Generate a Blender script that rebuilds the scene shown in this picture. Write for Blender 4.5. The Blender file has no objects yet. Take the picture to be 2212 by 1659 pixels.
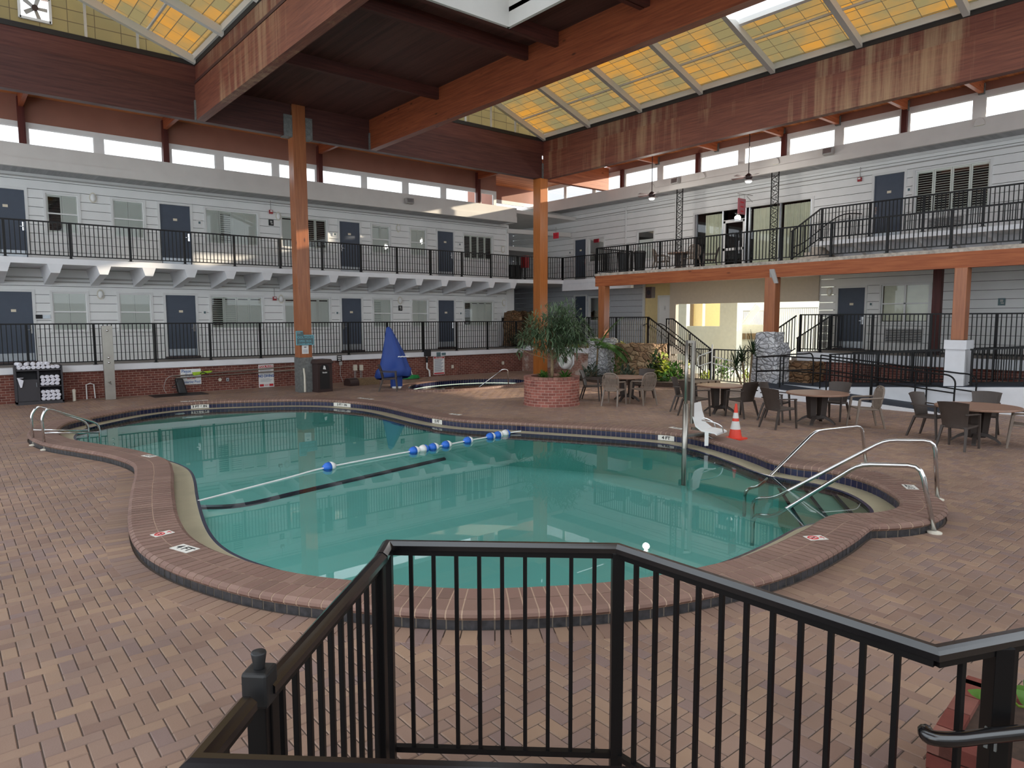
import bpy, bmesh, math, random
from mathutils import Vector, Matrix, Euler
random.seed(7)
PI = math.pi
S = bpy.context.scene
COL = S.collection

# ------------------------------------------------------------------ camera (solved from the photo's vanishing points)
F, YAW, PITCH, ROLL, H = 1487.06, math.radians(50.2997), math.radians(5.4085), math.radians(-0.1426), 2.4
fw = Vector((math.cos(YAW) * math.cos(PITCH), math.sin(YAW) * math.cos(PITCH), -math.sin(PITCH)))
r0 = Vector((math.sin(YAW), -math.cos(YAW), 0)); u0 = r0.cross(fw)
rt = r0 * math.cos(ROLL) + u0 * math.sin(ROLL); up = u0 * math.cos(ROLL) - r0 * math.sin(ROLL)
cam = bpy.data.objects.new('camera', bpy.data.cameras.new('camera')); COL.objects.link(cam)
cam.matrix_world = Matrix(((rt.x, up.x, -fw.x, 0), (rt.y, up.y, -fw.y, 0), (rt.z, up.z, -fw.z, H), (0, 0, 0, 1)))
cam.data.sensor_width = 36; cam.data.sensor_fit = 'HORIZONTAL'; cam.data.lens = 36 * F / 2212
cam.data.clip_start = 0.05; cam.data.clip_end = 400
S.camera = cam
S.view_settings.view_transform = 'Standard'; S.view_settings.look = 'None'; S.view_settings.gamma = 1
S.view_settings.use_curve_mapping = False

# ------------------------------------------------------------------ scene bookkeeping
def tag(o, label=None, cat=None, group=None, kind=None):
    if label: o['label'] = label
    if cat: o['category'] = cat
    if group: o['group'] = group
    if kind: o['kind'] = kind
    return o

def thing(name, label, cat, loc=(0, 0, 0), rz=0, group=None):
    o = bpy.data.objects.new(name, None); COL.objects.link(o)
    o.location = loc; o.rotation_euler = (0, 0, rz); o.empty_display_size = 0.1
    return tag(o, label, cat, group)

def link(name, me, parent=None, loc=(0, 0, 0), rz=0):
    o = bpy.data.objects.new(name, me); COL.objects.link(o)
    o.parent = parent; o.location = loc; o.rotation_euler = (0, 0, rz)
    return o

def dup(o, loc, rz=0, label=None, group=None):
    def rec(a, par):
        c = a.copy(); COL.objects.link(c); c.parent = par
        for ch in list(a.children): rec(ch, c)
        return c
    r = rec(o, None); r.location = loc; r.rotation_euler = (0, 0, rz)
    if label: r['label'] = label
    if group: r['group'] = group
    return r

# ------------------------------------------------------------------ mesh builder
class MB:
    def __init__(s, org=(0, 0, 0)):
        s.v, s.f, s.org = [], [], Vector(org)
    def add(s, vs, fs):
        n = len(s.v); s.v += [tuple(Vector(p) - s.org) for p in vs]; s.f += [tuple(i + n for i in f) for f in fs]
        return s
    def quad(s, a, b, c, d): return s.add((a, b, c, d), ((0, 1, 2, 3),))
    def hexa(s, p):  # 8 points: bottom loop then top loop
        return s.add(p, ((3, 2, 1, 0), (4, 5, 6, 7), (0, 1, 5, 4), (1, 2, 6, 5), (2, 3, 7, 6), (3, 0, 4, 7)))
    def box(s, x0, x1, y0, y1, z0, z1):
        x0, x1 = min(x0, x1), max(x0, x1); y0, y1 = min(y0, y1), max(y0, y1); z0, z1 = min(z0, z1), max(z0, z1)
        return s.hexa(((x0, y0, z0), (x1, y0, z0), (x1, y1, z0), (x0, y1, z0), (x0, y0, z1), (x1, y0, z1), (x1, y1, z1), (x0, y1, z1)))
    def bar(s, p, q, w, h, upv=(0, 0, 1)):  # square bar from p to q, w across, h along up
        p, q = Vector(p), Vector(q); d = (q - p).normalized(); U = Vector(upv)
        if abs(d.dot(U)) > 0.999: U = Vector((0, 1, 0)) if abs(d.y) < 0.9 else Vector((1, 0, 0))
        a = d.cross(U).normalized() * w / 2; b = a.cross(d).normalized() * h / 2
        return s.hexa((p - a - b, p + a - b, p + a + b, p - a + b, q - a - b, q + a - b, q + a + b, q - a + b))
    def tube(s, pts, r, n=8, closed=False, cap=True):
        P = [Vector(p) for p in pts]; m = len(P); R = r if isinstance(r, (list, tuple)) else [r] * m
        T = []
        for i in range(m):
            a = P[(i - 1) % m] if (closed or i > 0) else P[i]; b = P[(i + 1) % m] if (closed or i < m - 1) else P[i]
            T.append((b - a).normalized())
        up_ = Vector((0, 0, 1)) if abs(T[0].z) < 0.95 else Vector((1, 0, 0))
        N = (up_ - T[0] * up_.dot(T[0])).normalized(); vs = []
        for i in range(m):
            N = (N - T[i] * N.dot(T[i])).normalized(); B = T[i].cross(N)
            for k in range(n):
                a = 2 * PI * k / n; vs.append(P[i] + (N * math.cos(a) + B * math.sin(a)) * R[i])
        fs = []
        for i in range(m if closed else m - 1):
            for k in range(n):
                j = (i + 1) % m; fs.append((i * n + k, i * n + (k + 1) % n, j * n + (k + 1) % n, j * n + k))
        if cap and not closed: fs += [tuple(range(n - 1, -1, -1)), tuple((m - 1) * n + k for k in range(n))]
        return s.add(vs, fs)
    def lathe(s, prof, c=(0, 0, 0), n=24, cap=True):  # prof: (r, z)
        vs = []; c = Vector(c)
        for r, z in prof:
            for k in range(n):
                a = 2 * PI * k / n; vs.append(c + Vector((r * math.cos(a), r * math.sin(a), z)))
        fs = [(i * n + k, i * n + (k + 1) % n, (i + 1) * n + (k + 1) % n, (i + 1) * n + k) for i in range(len(prof) - 1) for k in range(n)]
        if cap: fs += [tuple(range(n - 1, -1, -1)), tuple((len(prof) - 1) * n + k for k in range(n))]
        return s.add(vs, fs)
    def prism(s, poly, d):  # poly: coplanar points, d: extrusion vector
        n = len(poly); d = Vector(d); P = [Vector(p) for p in poly]
        fs = [tuple(range(n - 1, -1, -1)), tuple(range(n, 2 * n))] + [(i, (i + 1) % n, (i + 1) % n + n, i + n) for i in range(n)]
        return s.add(P + [p + d for p in P], fs)
    def mesh(s, name, mat, smooth=False, bevel=0, weld=False, fixn=True):
        me = bpy.data.meshes.new(name); me.from_pydata(s.v, [], s.f)
        if fixn or bevel or weld:
            bm = bmesh.new(); bm.from_mesh(me)
            if weld: bmesh.ops.remove_doubles(bm, verts=bm.verts, dist=1e-5)
            if bevel: bmesh.ops.bevel(bm, geom=[e for e in bm.edges if e.calc_face_angle(0) > 0.6], offset=bevel, segments=2, affect='EDGES', profile=0.6)
            if fixn: bmesh.ops.recalc_face_normals(bm, faces=bm.faces)
            bm.to_mesh(me); bm.free()
        if smooth: me.shade_smooth()
        if mat: me.materials.append(mat)
        return me
    def build(s, name, mat, parent=None, loc=None, **k):
        return link(name, s.mesh(name, mat, **k), parent, tuple(s.org) if (parent is None and loc is None) else (loc or (0, 0, 0)))

def struct(name, mb, mat, **k):
    o = mb.build(name, mat, **k); o['kind'] = 'structure'; return o

def smooth_path(pts, n=6, closed=False):  # Catmull-Rom
    P = [Vector(p) for p in pts]; m = len(P); out = []
    for i in range(m if closed else m - 1):
        g = (lambda k: P[k % m]) if closed else (lambda k: P[max(0, min(m - 1, k))])
        a, b, c, d = g(i - 1), g(i), g(i + 1), g(i + 2)
        for k in range(n):
            t = k / n
            out.append(0.5 * (2 * b + (c - a) * t + (2 * a - 5 * b + 4 * c - d) * t * t + (3 * b - a - 3 * c + d) * t ** 3))
    if not closed: out.append(P[-1])
    return out

def text(name, body, size, mat, parent, loc, rot, align='CENTER', bold=0.0, sx=1.0, depth=0.001, spacing=1.0):
    cu = bpy.data.curves.new(name, 'FONT'); cu.body = body; cu.size = size; cu.align_x = align; cu.align_y = 'CENTER'
    cu.extrude = depth; cu.offset = bold; cu.materials.append(mat); cu.space_line = spacing
    t_ = bpy.data.objects.new(name, cu); me = bpy.data.meshes.new_from_object(t_); bpy.data.objects.remove(t_)
    for v in me.vertices: v.co.x *= sx
    if not me.materials: me.materials.append(mat)
    o = bpy.data.objects.new(name, me); COL.objects.link(o); o.parent = parent; o.location = loc; o.rotation_euler = rot
    return o

# ------------------------------------------------------------------ materials
def new_mat(name):
    m = bpy.data.materials.new(name); m.use_nodes = True; nt = m.node_tree; nt.nodes.clear()
    return m, nt, lambda t, **kw: _n(nt, t, kw)
def _n(nt, t, kw):
    n = nt.nodes.new('ShaderNode' + t)
    for k, v in kw.items():
        if k.startswith('i_'): n.inputs[k[2:].replace('_', ' ')].default_value = v
        else: setattr(n, k, v)
    return n
def out(nt, sh):
    o = nt.nodes.new('ShaderNodeOutputMaterial'); nt.links.new(sh, o.inputs['Surface'])
def lin(c):  # sRGB 0-255 -> linear
    return tuple(((x / 255) / 12.92 if x / 255 <= 0.04045 else ((x / 255 + 0.055) / 1.055) ** 2.4) for x in c) + (1,)

def flat(name, col, rough=0.6, metal=0.0, var=0.0, scale=8.0, spec=0.5, bump=0.0, bscale=60):
    m, nt, N = new_mat(name); L = nt.links.new
    b = N('BsdfPrincipled', i_Roughness=rough, i_Metallic=metal); b.inputs['Specular IOR Level'].default_value = spec
    c = lin(col); b.inputs['Base Color'].default_value = c
    if var or bump:
        g = N('NewGeometry'); no = N('TexNoise', i_Scale=scale, i_Detail=5.0); L(g.outputs['Position'], no.inputs['Vector'])
        if var:
            r = N('ValToRGB'); L(no.outputs['Fac'], r.inputs['Fac'])
            r.color_ramp.elements[0].position = 0.3; r.color_ramp.elements[1].position = 0.7
            r.color_ramp.elements[0].color = tuple(x * (1 - var) for x in c[:3]) + (1,); r.color_ramp.elements[1].color = tuple(min(1, x * (1 + var)) for x in c[:3]) + (1,)
            L(r.outputs['Color'], b.inputs['Base Color'])
        if bump:
            n2 = N('TexNoise', i_Scale=bscale, i_Detail=4.0); L(g.outputs['Position'], n2.inputs['Vector'])
            bu = N('Bump', i_Strength=bump, i_Distance=0.01); L(n2.outputs['Fac'], bu.inputs['Height']); L(bu.outputs['Normal'], b.inputs['Normal'])
    out(nt, b.outputs['BSDF']); return m

def wood(name, c1, c2, axis='X', rough=0.5, drips=None, knots=0.0, spec=0.3, stretch=14):
    """grain stretched along one world axis, optional pale vertical water stains"""
    m, nt, N = new_mat(name); L = nt.links.new
    b = N('BsdfPrincipled', i_Roughness=rough); b.inputs['Specular IOR Level'].default_value = spec
    g = N('NewGeometry'); mp = N('Mapping'); L(g.outputs['Position'], mp.inputs['Vector'])
    mp.inputs['Scale'].default_value = {'X': (0.6, stretch, stretch), 'Y': (stretch, 0.6, stretch), 'Z': (stretch, stretch, 0.6)}[axis]
    no = N('TexNoise', i_Scale=1.6, i_Detail=8.0, i_Roughness=0.65); L(mp.outputs['Vector'], no.inputs['Vector'])
    r = N('ValToRGB'); L(no.outputs['Fac'], r.inputs['Fac'])
    r.color_ramp.elements[0].position = 0.33; r.color_ramp.elements[1].position = 0.68
    r.color_ramp.elements[0].color = lin(c1); r.color_ramp.elements[1].color = lin(c2)
    col = r.outputs['Color']
    if knots:
        vo = N('TexVoronoi', i_Scale=2.6); m3 = N('Mapping'); m3.inputs['Scale'].default_value = {'X': (0.5, 1.3, 1.3), 'Y': (1.3, 0.5, 1.3), 'Z': (1.3, 1.3, 0.5)}[axis]
        L(g.outputs['Position'], m3.inputs['Vector']); L(m3.outputs['Vector'], vo.inputs['Vector'])
        kr = N('ValToRGB'); L(vo.outputs['Distance'], kr.inputs['Fac']); kr.color_ramp.elements[0].position = 0.05; kr.color_ramp.elements[1].position = 0.13
        kr.color_ramp.elements[0].color = (knots, knots, knots, 1); kr.color_ramp.elements[1].color = (0, 0, 0, 1)
        mx = N('MixRGB'); L(kr.outputs['Color'], mx.inputs['Fac']); L(col, mx.inputs['Color1']); mx.inputs['Color2'].default_value = lin((50, 22, 12)); col = mx.outputs['Color']
    if drips:
        m2 = N('Mapping'); L(g.outputs['Position'], m2.inputs['Vector']); m2.inputs['Scale'].default_value = (2.2, 2.2, 0.10)
        d = N('TexNoise', i_Scale=1.5, i_Detail=6.0, i_Roughness=0.72); L(m2.outputs['Vector'], d.inputs['Vector'])
        m4 = N('Mapping'); L(g.outputs['Position'], m4.inputs['Vector']); m4.inputs['Scale'].default_value = (0.28, 0.28, 0.3)
        d2 = N('TexNoise', i_Scale=1.0, i_Detail=2.0); L(m4.outputs['Vector'], d2.inputs['Vector'])
        mu = N('Math', operation='MULTIPLY'); L(d.outputs['Fac'], mu.inputs[0]); L(d2.outputs['Fac'], mu.inputs[1])
        dr = N('ValToRGB'); L(mu.outputs[0], dr.inputs['Fac']); dr.color_ramp.elements[0].position = 0.26; dr.color_ramp.elements[1].position = 0.42
        dr.color_ramp.elements[0].color = (0, 0, 0, 1); dr.color_ramp.elements[1].color = (0.75, 0.75, 0.75, 1)
        mx = N('MixRGB'); L(dr.outputs['Color'], mx.inputs['Fac']); L(col, mx.inputs['Color1']); mx.inputs['Color2'].default_value = lin(drips); col = mx.outputs['Color']
    L(col, b.inputs['Base Color'])
    bu = N('Bump', i_Strength=0.15, i_Distance=0.01); L(no.outputs['Fac'], bu.inputs['Height']); L(bu.outputs['Normal'], b.inputs['Normal'])
    out(nt, b.outputs['BSDF']); return m

def planks(name, c1, c2, w, axis, rough=0.6, groove=0.3):
    """boards of width w laid side by side across a world axis, running along `axis`"""
    m, nt, N = new_mat(name); L = nt.links.new
    b = N('BsdfPrincipled', i_Roughness=rough); b.inputs['Specular IOR Level'].default_value = 0.3
    g = N('NewGeometry'); sx = N('SeparateXYZ'); L(g.outputs['Position'], sx.inputs['Vector'])
    a = sx.outputs['Y' if axis == 'X' else 'X']
    dv = N('Math', operation='DIVIDE'); L(a, dv.inputs[0]); dv.inputs[1].default_value = w
    fr = N('Math', operation='FRACT'); L(dv.outputs[0], fr.inputs[0])
    lt = N('Math', operation='LESS_THAN'); L(fr.outputs[0], lt.inputs[0]); lt.inputs[1].default_value = 0.07
    fl = N('Math', operation='FLOOR'); L(dv.outputs[0], fl.inputs[0]); wn = N('TexWhiteNoise', noise_dimensions='1D'); L(fl.outputs[0], wn.inputs['W'])
    mp = N('Mapping'); L(g.outputs['Position'], mp.inputs['Vector']); mp.inputs['Scale'].default_value = (0.8, 12, 12) if axis == 'X' else (12, 0.8, 12)
    no = N('TexNoise', i_Scale=1.5, i_Detail=6.0); L(mp.outputs['Vector'], no.inputs['Vector'])
    ad = N('Math', operation='MULTIPLY_ADD'); L(wn.outputs['Value'], ad.inputs[0]); ad.inputs[1].default_value = 0.5; L(no.outputs['Fac'], ad.inputs[2])
    r = N('ValToRGB'); L(ad.outputs[0], r.inputs['Fac']); r.color_ramp.elements[0].position = 0.35; r.color_ramp.elements[1].position = 1.0
    r.color_ramp.elements[0].color = lin(c1); r.color_ramp.elements[1].color = lin(c2); L(r.outputs['Color'], b.inputs['Base Color'])
    iv = N('Math', operation='SUBTRACT'); iv.inputs[0].default_value = 1; L(lt.outputs[0], iv.inputs[1])
    bu = N('Bump', i_Strength=groove, i_Distance=0.02); L(iv.outputs[0], bu.inputs['Height']); L(bu.outputs['Normal'], b.inputs['Normal'])
    out(nt, b.outputs['BSDF']); return m

def brick(name, cols, mortar, axis, bw=0.21, bh=0.075, rough=0.8, whitewash=False):
    """running-bond brick wall; axis = world axis the wall runs along, or 'R' for a ring around a local origin"""
    m, nt, N = new_mat(name); L = nt.links.new
    b = N('BsdfPrincipled', i_Roughness=rough); b.inputs['Specular IOR Level'].default_value = 0.25
    g = N('NewGeometry')
    if axis == 'R':
        tc = N('TexCoord'); sx = N('SeparateXYZ'); L(tc.outputs['Object'], sx.inputs['Vector'])
        at = N('Math', operation='ARCTAN2'); L(sx.outputs['Y'], at.inputs[0]); L(sx.outputs['X'], at.inputs[1])
        mu = N('Math', operation='MULTIPLY'); L(at.outputs[0], mu.inputs[0]); mu.inputs[1].default_value = 0.78; h = mu.outputs[0]
    else:
        sx = N('SeparateXYZ'); L(g.outputs['Position'], sx.inputs['Vector']); h = sx.outputs[axis]
    cb = N('CombineXYZ'); L(h, cb.inputs['X']); L(sx.outputs['Z'], cb.inputs['Y'])
    bt = N('TexBrick', i_Scale=1.0); bt.inputs['Brick Width'].default_value = bw; bt.inputs['Row Height'].default_value = bh
    bt.inputs['Mortar Size'].default_value = 0.006; bt.inputs['Mortar Smooth'].default_value = 0.2; bt.inputs['Bias'].default_value = -0.1
    bt.inputs['Color1'].default_value = lin(cols[0]); bt.inputs['Color2'].default_value = lin(cols[1]); bt.inputs['Mortar'].default_value = lin(mortar)
    L(cb.outputs['Vector'], bt.inputs['Vector'])
    no = N('TexNoise', i_Scale=5.0, i_Detail=6.0); L(g.outputs['Position'], no.inputs['Vector'])
    mx = N('MixRGB', blend_type='MULTIPLY'); mx.inputs['Fac'].default_value = 0.6; L(bt.outputs['Color'], mx.inputs['Color1'])
    r = N('ValToRGB'); L(no.outputs['Fac'], r.inputs['Fac']); r.color_ramp.elements[0].position = 0.3; r.color_ramp.elements[1].position = 0.7
    r.color_ramp.elements[0].color = (0.55, 0.5, 0.5, 1); r.color_ramp.elements[1].color = (1, 1, 1, 1); L(r.outputs['Color'], mx.inputs['Color2'])
    col = mx.outputs['Color']
    if whitewash:
        n2 = N('TexNoise', i_Scale=2.2, i_Detail=5.0); L(g.outputs['Position'], n2.inputs['Vector'])
        r2 = N('ValToRGB'); L(n2.outputs['Fac'], r2.inputs['Fac']); r2.color_ramp.elements[0].position = 0.52; r2.color_ramp.elements[1].position = 0.62
        r2.color_ramp.elements[0].color = (0, 0, 0, 1); r2.color_ramp.elements[1].color = (0.75,) * 3 + (1,)
        m2 = N('MixRGB'); L(r2.outputs['Color'], m2.inputs['Fac']); L(col, m2.inputs['Color1']); m2.inputs['Color2'].default_value = lin((200, 188, 178)); col = m2.outputs['Color']
    L(col, b.inputs['Base Color'])
    iv = N('Math', operation='SUBTRACT'); iv.inputs[0].default_value = 1; L(bt.outputs['Fac'], iv.inputs[1])
    bu = N('Bump', i_Strength=0.5, i_Distance=0.012); L(iv.outputs[0], bu.inputs['Height']); L(bu.outputs['Normal'], b.inputs['Normal'])
    out(nt, b.outputs['BSDF']); return m

def island(name, stops, rough=0.75, noise=0.25, nscale=3.0, spec=0.25):
    """one tone per separate brick/paver/leaf, with large soft weathering"""
    m, nt, N = new_mat(name); L = nt.links.new
    b = N('BsdfPrincipled', i_Roughness=rough); b.inputs['Specular IOR Level'].default_value = spec
    g = N('NewGeometry'); r = N('ValToRGB'); L(g.outputs['Random Per Island'], r.inputs['Fac'])
    el = r.color_ramp.elements
    while len(el) < len(stops): el.new(0.5)
    for i, c in enumerate(stops): el[i].position = i / (len(stops) - 1); el[i].color = lin(c)
    no = N('TexNoise', i_Scale=nscale, i_Detail=6.0); L(g.outputs['Position'], no.inputs['Vector'])
    r2 = N('ValToRGB'); L(no.outputs['Fac'], r2.inputs['Fac']); r2.color_ramp.elements[0].position = 0.3; r2.color_ramp.elements[1].position = 0.7
    r2.color_ramp.elements[0].color = (1 - noise,) * 3 + (1,); r2.color_ramp.elements[1].color = (1, 1, 1, 1)
    mx = N('MixRGB', blend_type='MULTIPLY'); mx.inputs['Fac'].default_value = 1; L(r.outputs['Color'], mx.inputs['Color1']); L(r2.outputs['Color'], mx.inputs['Color2'])
    L(mx.outputs['Color'], b.inputs['Base Color'])
    n3 = N('TexNoise', i_Scale=90.0, i_Detail=3.0); L(g.outputs['Position'], n3.inputs['Vector'])
    bu = N('Bump', i_Strength=0.12, i_Distance=0.01); L(n3.outputs['Fac'], bu.inputs['Height']); L(bu.outputs['Normal'], b.inputs['Normal'])
    out(nt, b.outputs['BSDF']); return m

def leaf(name, stops, trans=0.35, rough=0.45):
    m, nt, N = new_mat(name); L = nt.links.new
    b = N('BsdfPrincipled', i_Roughness=rough); g = N('NewGeometry'); r = N('ValToRGB'); L(g.outputs['Random Per Island'], r.inputs['Fac'])
    el = r.color_ramp.elements
    while len(el) < len(stops): el.new(0.5)
    for i, c in enumerate(stops): el[i].position = i / (len(stops) - 1); el[i].color = lin(c)
    L(r.outputs['Color'], b.inputs['Base Color']); t = N('BsdfTranslucent'); L(r.outputs['Color'], t.inputs['Color'])
    mx = N('MixShader'); mx.inputs['Fac'].default_value = trans; L(b.outputs['BSDF'], mx.inputs[1]); L(t.outputs['BSDF'], mx.inputs[2])
    out(nt, mx.outputs['Shader']); return m

def glass(name, tint=(1, 1, 1, 1), refl=1.0, rough=0.0, ior=1.45):
    m, nt, N = new_mat(name); L = nt.links.new
    t = N('BsdfTransparent'); t.inputs['Color'].default_value = tint; gl = N('BsdfGlossy', i_Roughness=rough)
    fr = N('Fresnel', i_IOR=ior); mu = N('Math', operation='MULTIPLY'); L(fr.outputs['Fac'], mu.inputs[0]); mu.inputs[1].default_value = refl
    mx = N('MixShader'); L(mu.outputs[0], mx.inputs['Fac']); L(t.outputs['BSDF'], mx.inputs[1]); L(gl.outputs['BSDF'], mx.inputs[2])
    out(nt, mx.outputs['Shader']); return m, nt, gl, N

def stone(name, cols, gap, scale=3.0):
    m, nt, N = new_mat(name); L = nt.links.new
    b = N('BsdfPrincipled', i_Roughness=0.85); b.inputs['Specular IOR Level'].default_value = 0.2
    g = N('NewGeometry'); n0 = N('TexNoise', i_Scale=3.0, i_Detail=3.0); L(g.outputs['Position'], n0.inputs['Vector'])
    mxv = N('MixRGB', blend_type='ADD'); mxv.inputs['Fac'].default_value = 0.25; L(g.outputs['Position'], mxv.inputs['Color1']); L(n0.outputs['Color'], mxv.inputs['Color2'])
    mp = N('Mapping'); mp.inputs['Scale'].default_value = (1, 1, 1.7); L(mxv.outputs['Color'], mp.inputs['Vector'])
    v = N('TexVoronoi', i_Scale=scale, feature='DISTANCE_TO_EDGE'); L(mp.outputs['Vector'], v.inputs['Vector'])
    v2 = N('TexVoronoi', i_Scale=scale); L(mp.outputs['Vector'], v2.inputs['Vector'])
    r = N('ValToRGB'); sp = N('SeparateXYZ'); L(v2.outputs['Color'], sp.inputs['Vector']); L(sp.outputs['X'], r.inputs['Fac'])
    el = r.color_ramp.elements
    while len(el) < len(cols): el.new(0.5)
    for i, c in enumerate(cols): el[i].position = i / (len(cols) - 1); el[i].color = lin(c)
    e = N('ValToRGB'); L(v.outputs['Distance'], e.inputs['Fac']); e.color_ramp.elements[0].position = 0.01; e.color_ramp.elements[1].position = 0.05
    mx = N('MixRGB'); L(e.outputs['Color'], mx.inputs['Fac']); mx.inputs['Color1'].default_value = lin(gap); L(r.outputs['Color'], mx.inputs['Color2'])
    L(mx.outputs['Color'], b.inputs['Base Color'])
    e2 = N('ValToRGB'); L(v.outputs['Distance'], e2.inputs['Fac']); e2.color_ramp.elements[1].position = 0.2
    n2 = N('TexNoise', i_Scale=18.0, i_Detail=5.0); L(g.outputs['Position'], n2.inputs['Vector'])
    ad = N('Math', operation='MULTIPLY_ADD'); L(n2.outputs['Fac'], ad.inputs[0]); ad.inputs[1].default_value = 0.5; L(e2.outputs['Color'], ad.inputs[2])
    bu = N('Bump', i_Strength=0.9, i_Distance=0.05); L(ad.outputs[0], bu.inputs['Height']); L(bu.outputs['Normal'], b.inputs['Normal'])
    out(nt, b.outputs['BSDF']); return m

M = {}
M['siding'] = flat('white_siding', (233, 233, 231), 0.55, var=0.03, scale=2.0)
M['trim'] = flat('white_trim', (222, 222, 220), 0.5, var=0.03, scale=3.0)
M['fascia'] = flat('cream_fascia', (212, 209, 204), 0.55, var=0.04, scale=2.0)
M['concrete_white'] = flat('white_painted_concrete', (226, 227, 230), 0.6, var=0.05, scale=2.5)
M['concrete_edge'] = flat('weathered_slab_edge', (176, 166, 154), 0.85, var=0.35, scale=9.0)
M['walkway'] = flat('grey_walkway_concrete', (140, 132, 126), 0.8, var=0.12, scale=3.0)
M['soffit'] = planks('grey_soffit_boards', (150, 151, 152), (175, 176, 177), 0.11, 'Y', 0.6)
M['soffitB'] = planks('grey_soffit_boards_b', (150, 151, 152), (175, 176, 177), 0.11, 'X', 0.6)
M['door'] = flat('slate_blue_door', (68, 77, 92), 0.5, var=0.05, scale=5.0)
M['kick'] = flat('brushed_kick_plate', (170, 175, 180), 0.35, 0.9, var=0.1)
M['steel'] = flat('polished_steel', (205, 205, 205), 0.14, 1.0)
M['steel_brushed'] = flat('brushed_steel', (165, 160, 152), 0.38, 1.0, var=0.08, scale=4.0)
M['galv'] = flat('galvanised_plate', (120, 122, 120), 0.6, 0.4, var=0.25, scale=14.0)
M['black'] = flat('black_railing_paint', (12, 11, 12), 0.4, spec=0.3)
M['black_gloss'] = flat('black_gloss_rail_cap', (12, 12, 15), 0.2, spec=0.9, bump=0.03, bscale=9)
M['black_plastic'] = flat('black_plastic', (24, 24, 25), 0.5)
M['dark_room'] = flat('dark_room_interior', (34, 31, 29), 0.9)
M['shutter'] = flat('shutter_paint', (226, 233, 224), 0.5)
M['plate'] = flat('number_plate', (226, 214, 190), 0.5)
M['white'] = flat('white_plastic', (232, 232, 230), 0.4)
M['offwhite'] = flat('offwhite_plastic', (214, 208, 192), 0.5)
M['red'] = flat('red_enamel', (150, 26, 30), 0.4)
M['ink'] = flat('black_ink', (24, 24, 28), 0.7)
M['ink_blue'] = flat('blue_ink', (38, 92, 160), 0.7)
M['ink_red'] = flat('red_ink', (190, 36, 44), 0.7)
M['ink_grey'] = flat('grey_print', (120, 130, 150), 0.7)
M['conduit'] = flat('grey_conduit', (168, 166, 162), 0.5)
M['brown_panel'] = flat('brown_plywood_panel', (150, 104, 88), 0.7, var=0.06, scale=2.0)
M['purple_post'] = wood('dark_stained_post', (74, 34, 30), (98, 48, 42), 'Z', 0.5)
M['beamX'] = wood('stained_beam_x', (66, 38, 36), (92, 56, 50), 'X', 0.5, drips=None)
M['beamY'] = wood('stained_beam_y', (98, 56, 46), (132, 80, 62), 'Y', 0.5, drips=(178, 146, 112))
M['curbX'] = wood('stained_curb_x', (78, 44, 40), (104, 62, 54), 'X', 0.5)
M['curbY'] = wood('stained_curb_y', (92, 50, 42), (122, 72, 58), 'Y', 0.5, drips=(172, 150, 120))
M['orangeY'] = wood('orange_beam_y', (112, 54, 34), (152, 82, 50), 'Y', 0.42, knots=0.8)
M['orangeT'] = wood('orange_terrace_beam', (140, 74, 44), (176, 104, 64), 'Y', 0.5, knots=0.5)
M['orangeX'] = wood('orange_beam_x', (150, 80, 50), (196, 118, 78), 'X', 0.45, knots=0.6)
M['orangeZ'] = wood('orange_column', (142, 82, 48), (174, 108, 66), 'Z', 0.32, knots=0.7, spec=0.5)
M['orangeZ2'] = wood('orange_column_smooth', (164, 96, 42), (188, 114, 54), 'Z', 0.3, spec=0.5)
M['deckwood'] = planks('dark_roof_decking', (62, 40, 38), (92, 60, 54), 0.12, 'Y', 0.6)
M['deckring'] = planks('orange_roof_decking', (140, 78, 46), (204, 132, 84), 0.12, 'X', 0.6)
M['joist'] = wood('dark_joist', (64, 34, 30), (92, 50, 42), 'X', 0.55)
M['strip'] = flat('black_flashing', (34, 30, 28), 0.7)
M['rafter_white'] = flat('white_steel_rafter', (205, 203, 196), 0.5)
M['brickX'] = brick('brick_wall_x', ((112, 64, 56), (134, 80, 68)), (176, 154, 140), 'X')
M['brickY'] = brick('brick_wall_y', ((112, 64, 56), (134, 80, 68)), (176, 154, 140), 'Y')
M['brickYw'] = brick('whitewashed_brick', ((150, 106, 92), (170, 126, 108)), (196, 178, 164), 'Y', whitewash=True)
M['brickR'] = brick('planter_brick', ((140, 86, 76), (178, 112, 98)), (196, 168, 154), 'R', bw=0.2, bh=0.078)
M['coping'] = island('coping_brick', [(128, 102, 92), (142, 114, 102), (135, 106, 96), (148, 120, 108)], 0.5, 0.2, 1.5)
M['grout'] = flat('pale_grout', (196, 168, 146), 0.9)
M['paver'] = island('herringbone_pavers', [(138, 112, 100), (156, 128, 110), (146, 120, 106), (164, 136, 114), (138, 116, 110), (150, 124, 108)], 0.5, 0.3, 0.7)
M['joint'] = flat('dark_sand_joint', (84, 72, 64), 0.95)
M['tile_blue'] = flat('navy_waterline_tile', (27, 30, 62), 0.2, var=0.25, scale=6.0)
M['tile_dark'] = flat('dark_riser_tile', (56, 54, 56), 0.55, var=0.5, scale=16.0)
M['plaster'] = flat('aqua_pool_plaster', (150, 230, 220), 0.7, var=0.04, scale=1.0)
M['riser_grout'] = flat('stained_grout', (120, 110, 98), 0.9)
M['step'] = flat('green_grey_step_plaster', (150, 190, 170), 0.7, var=0.06, scale=3.0)
M['ledge'] = flat('tan_pool_ledge', (166, 158, 132), 0.42, spec=0.3, var=0.1, scale=3.0)
M['spa_floor'] = flat('dark_spa_plaster', (84, 84, 66), 0.7, var=0.1)
M['marker'] = flat('depth_marker_tile', (226, 224, 216), 0.4)
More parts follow.
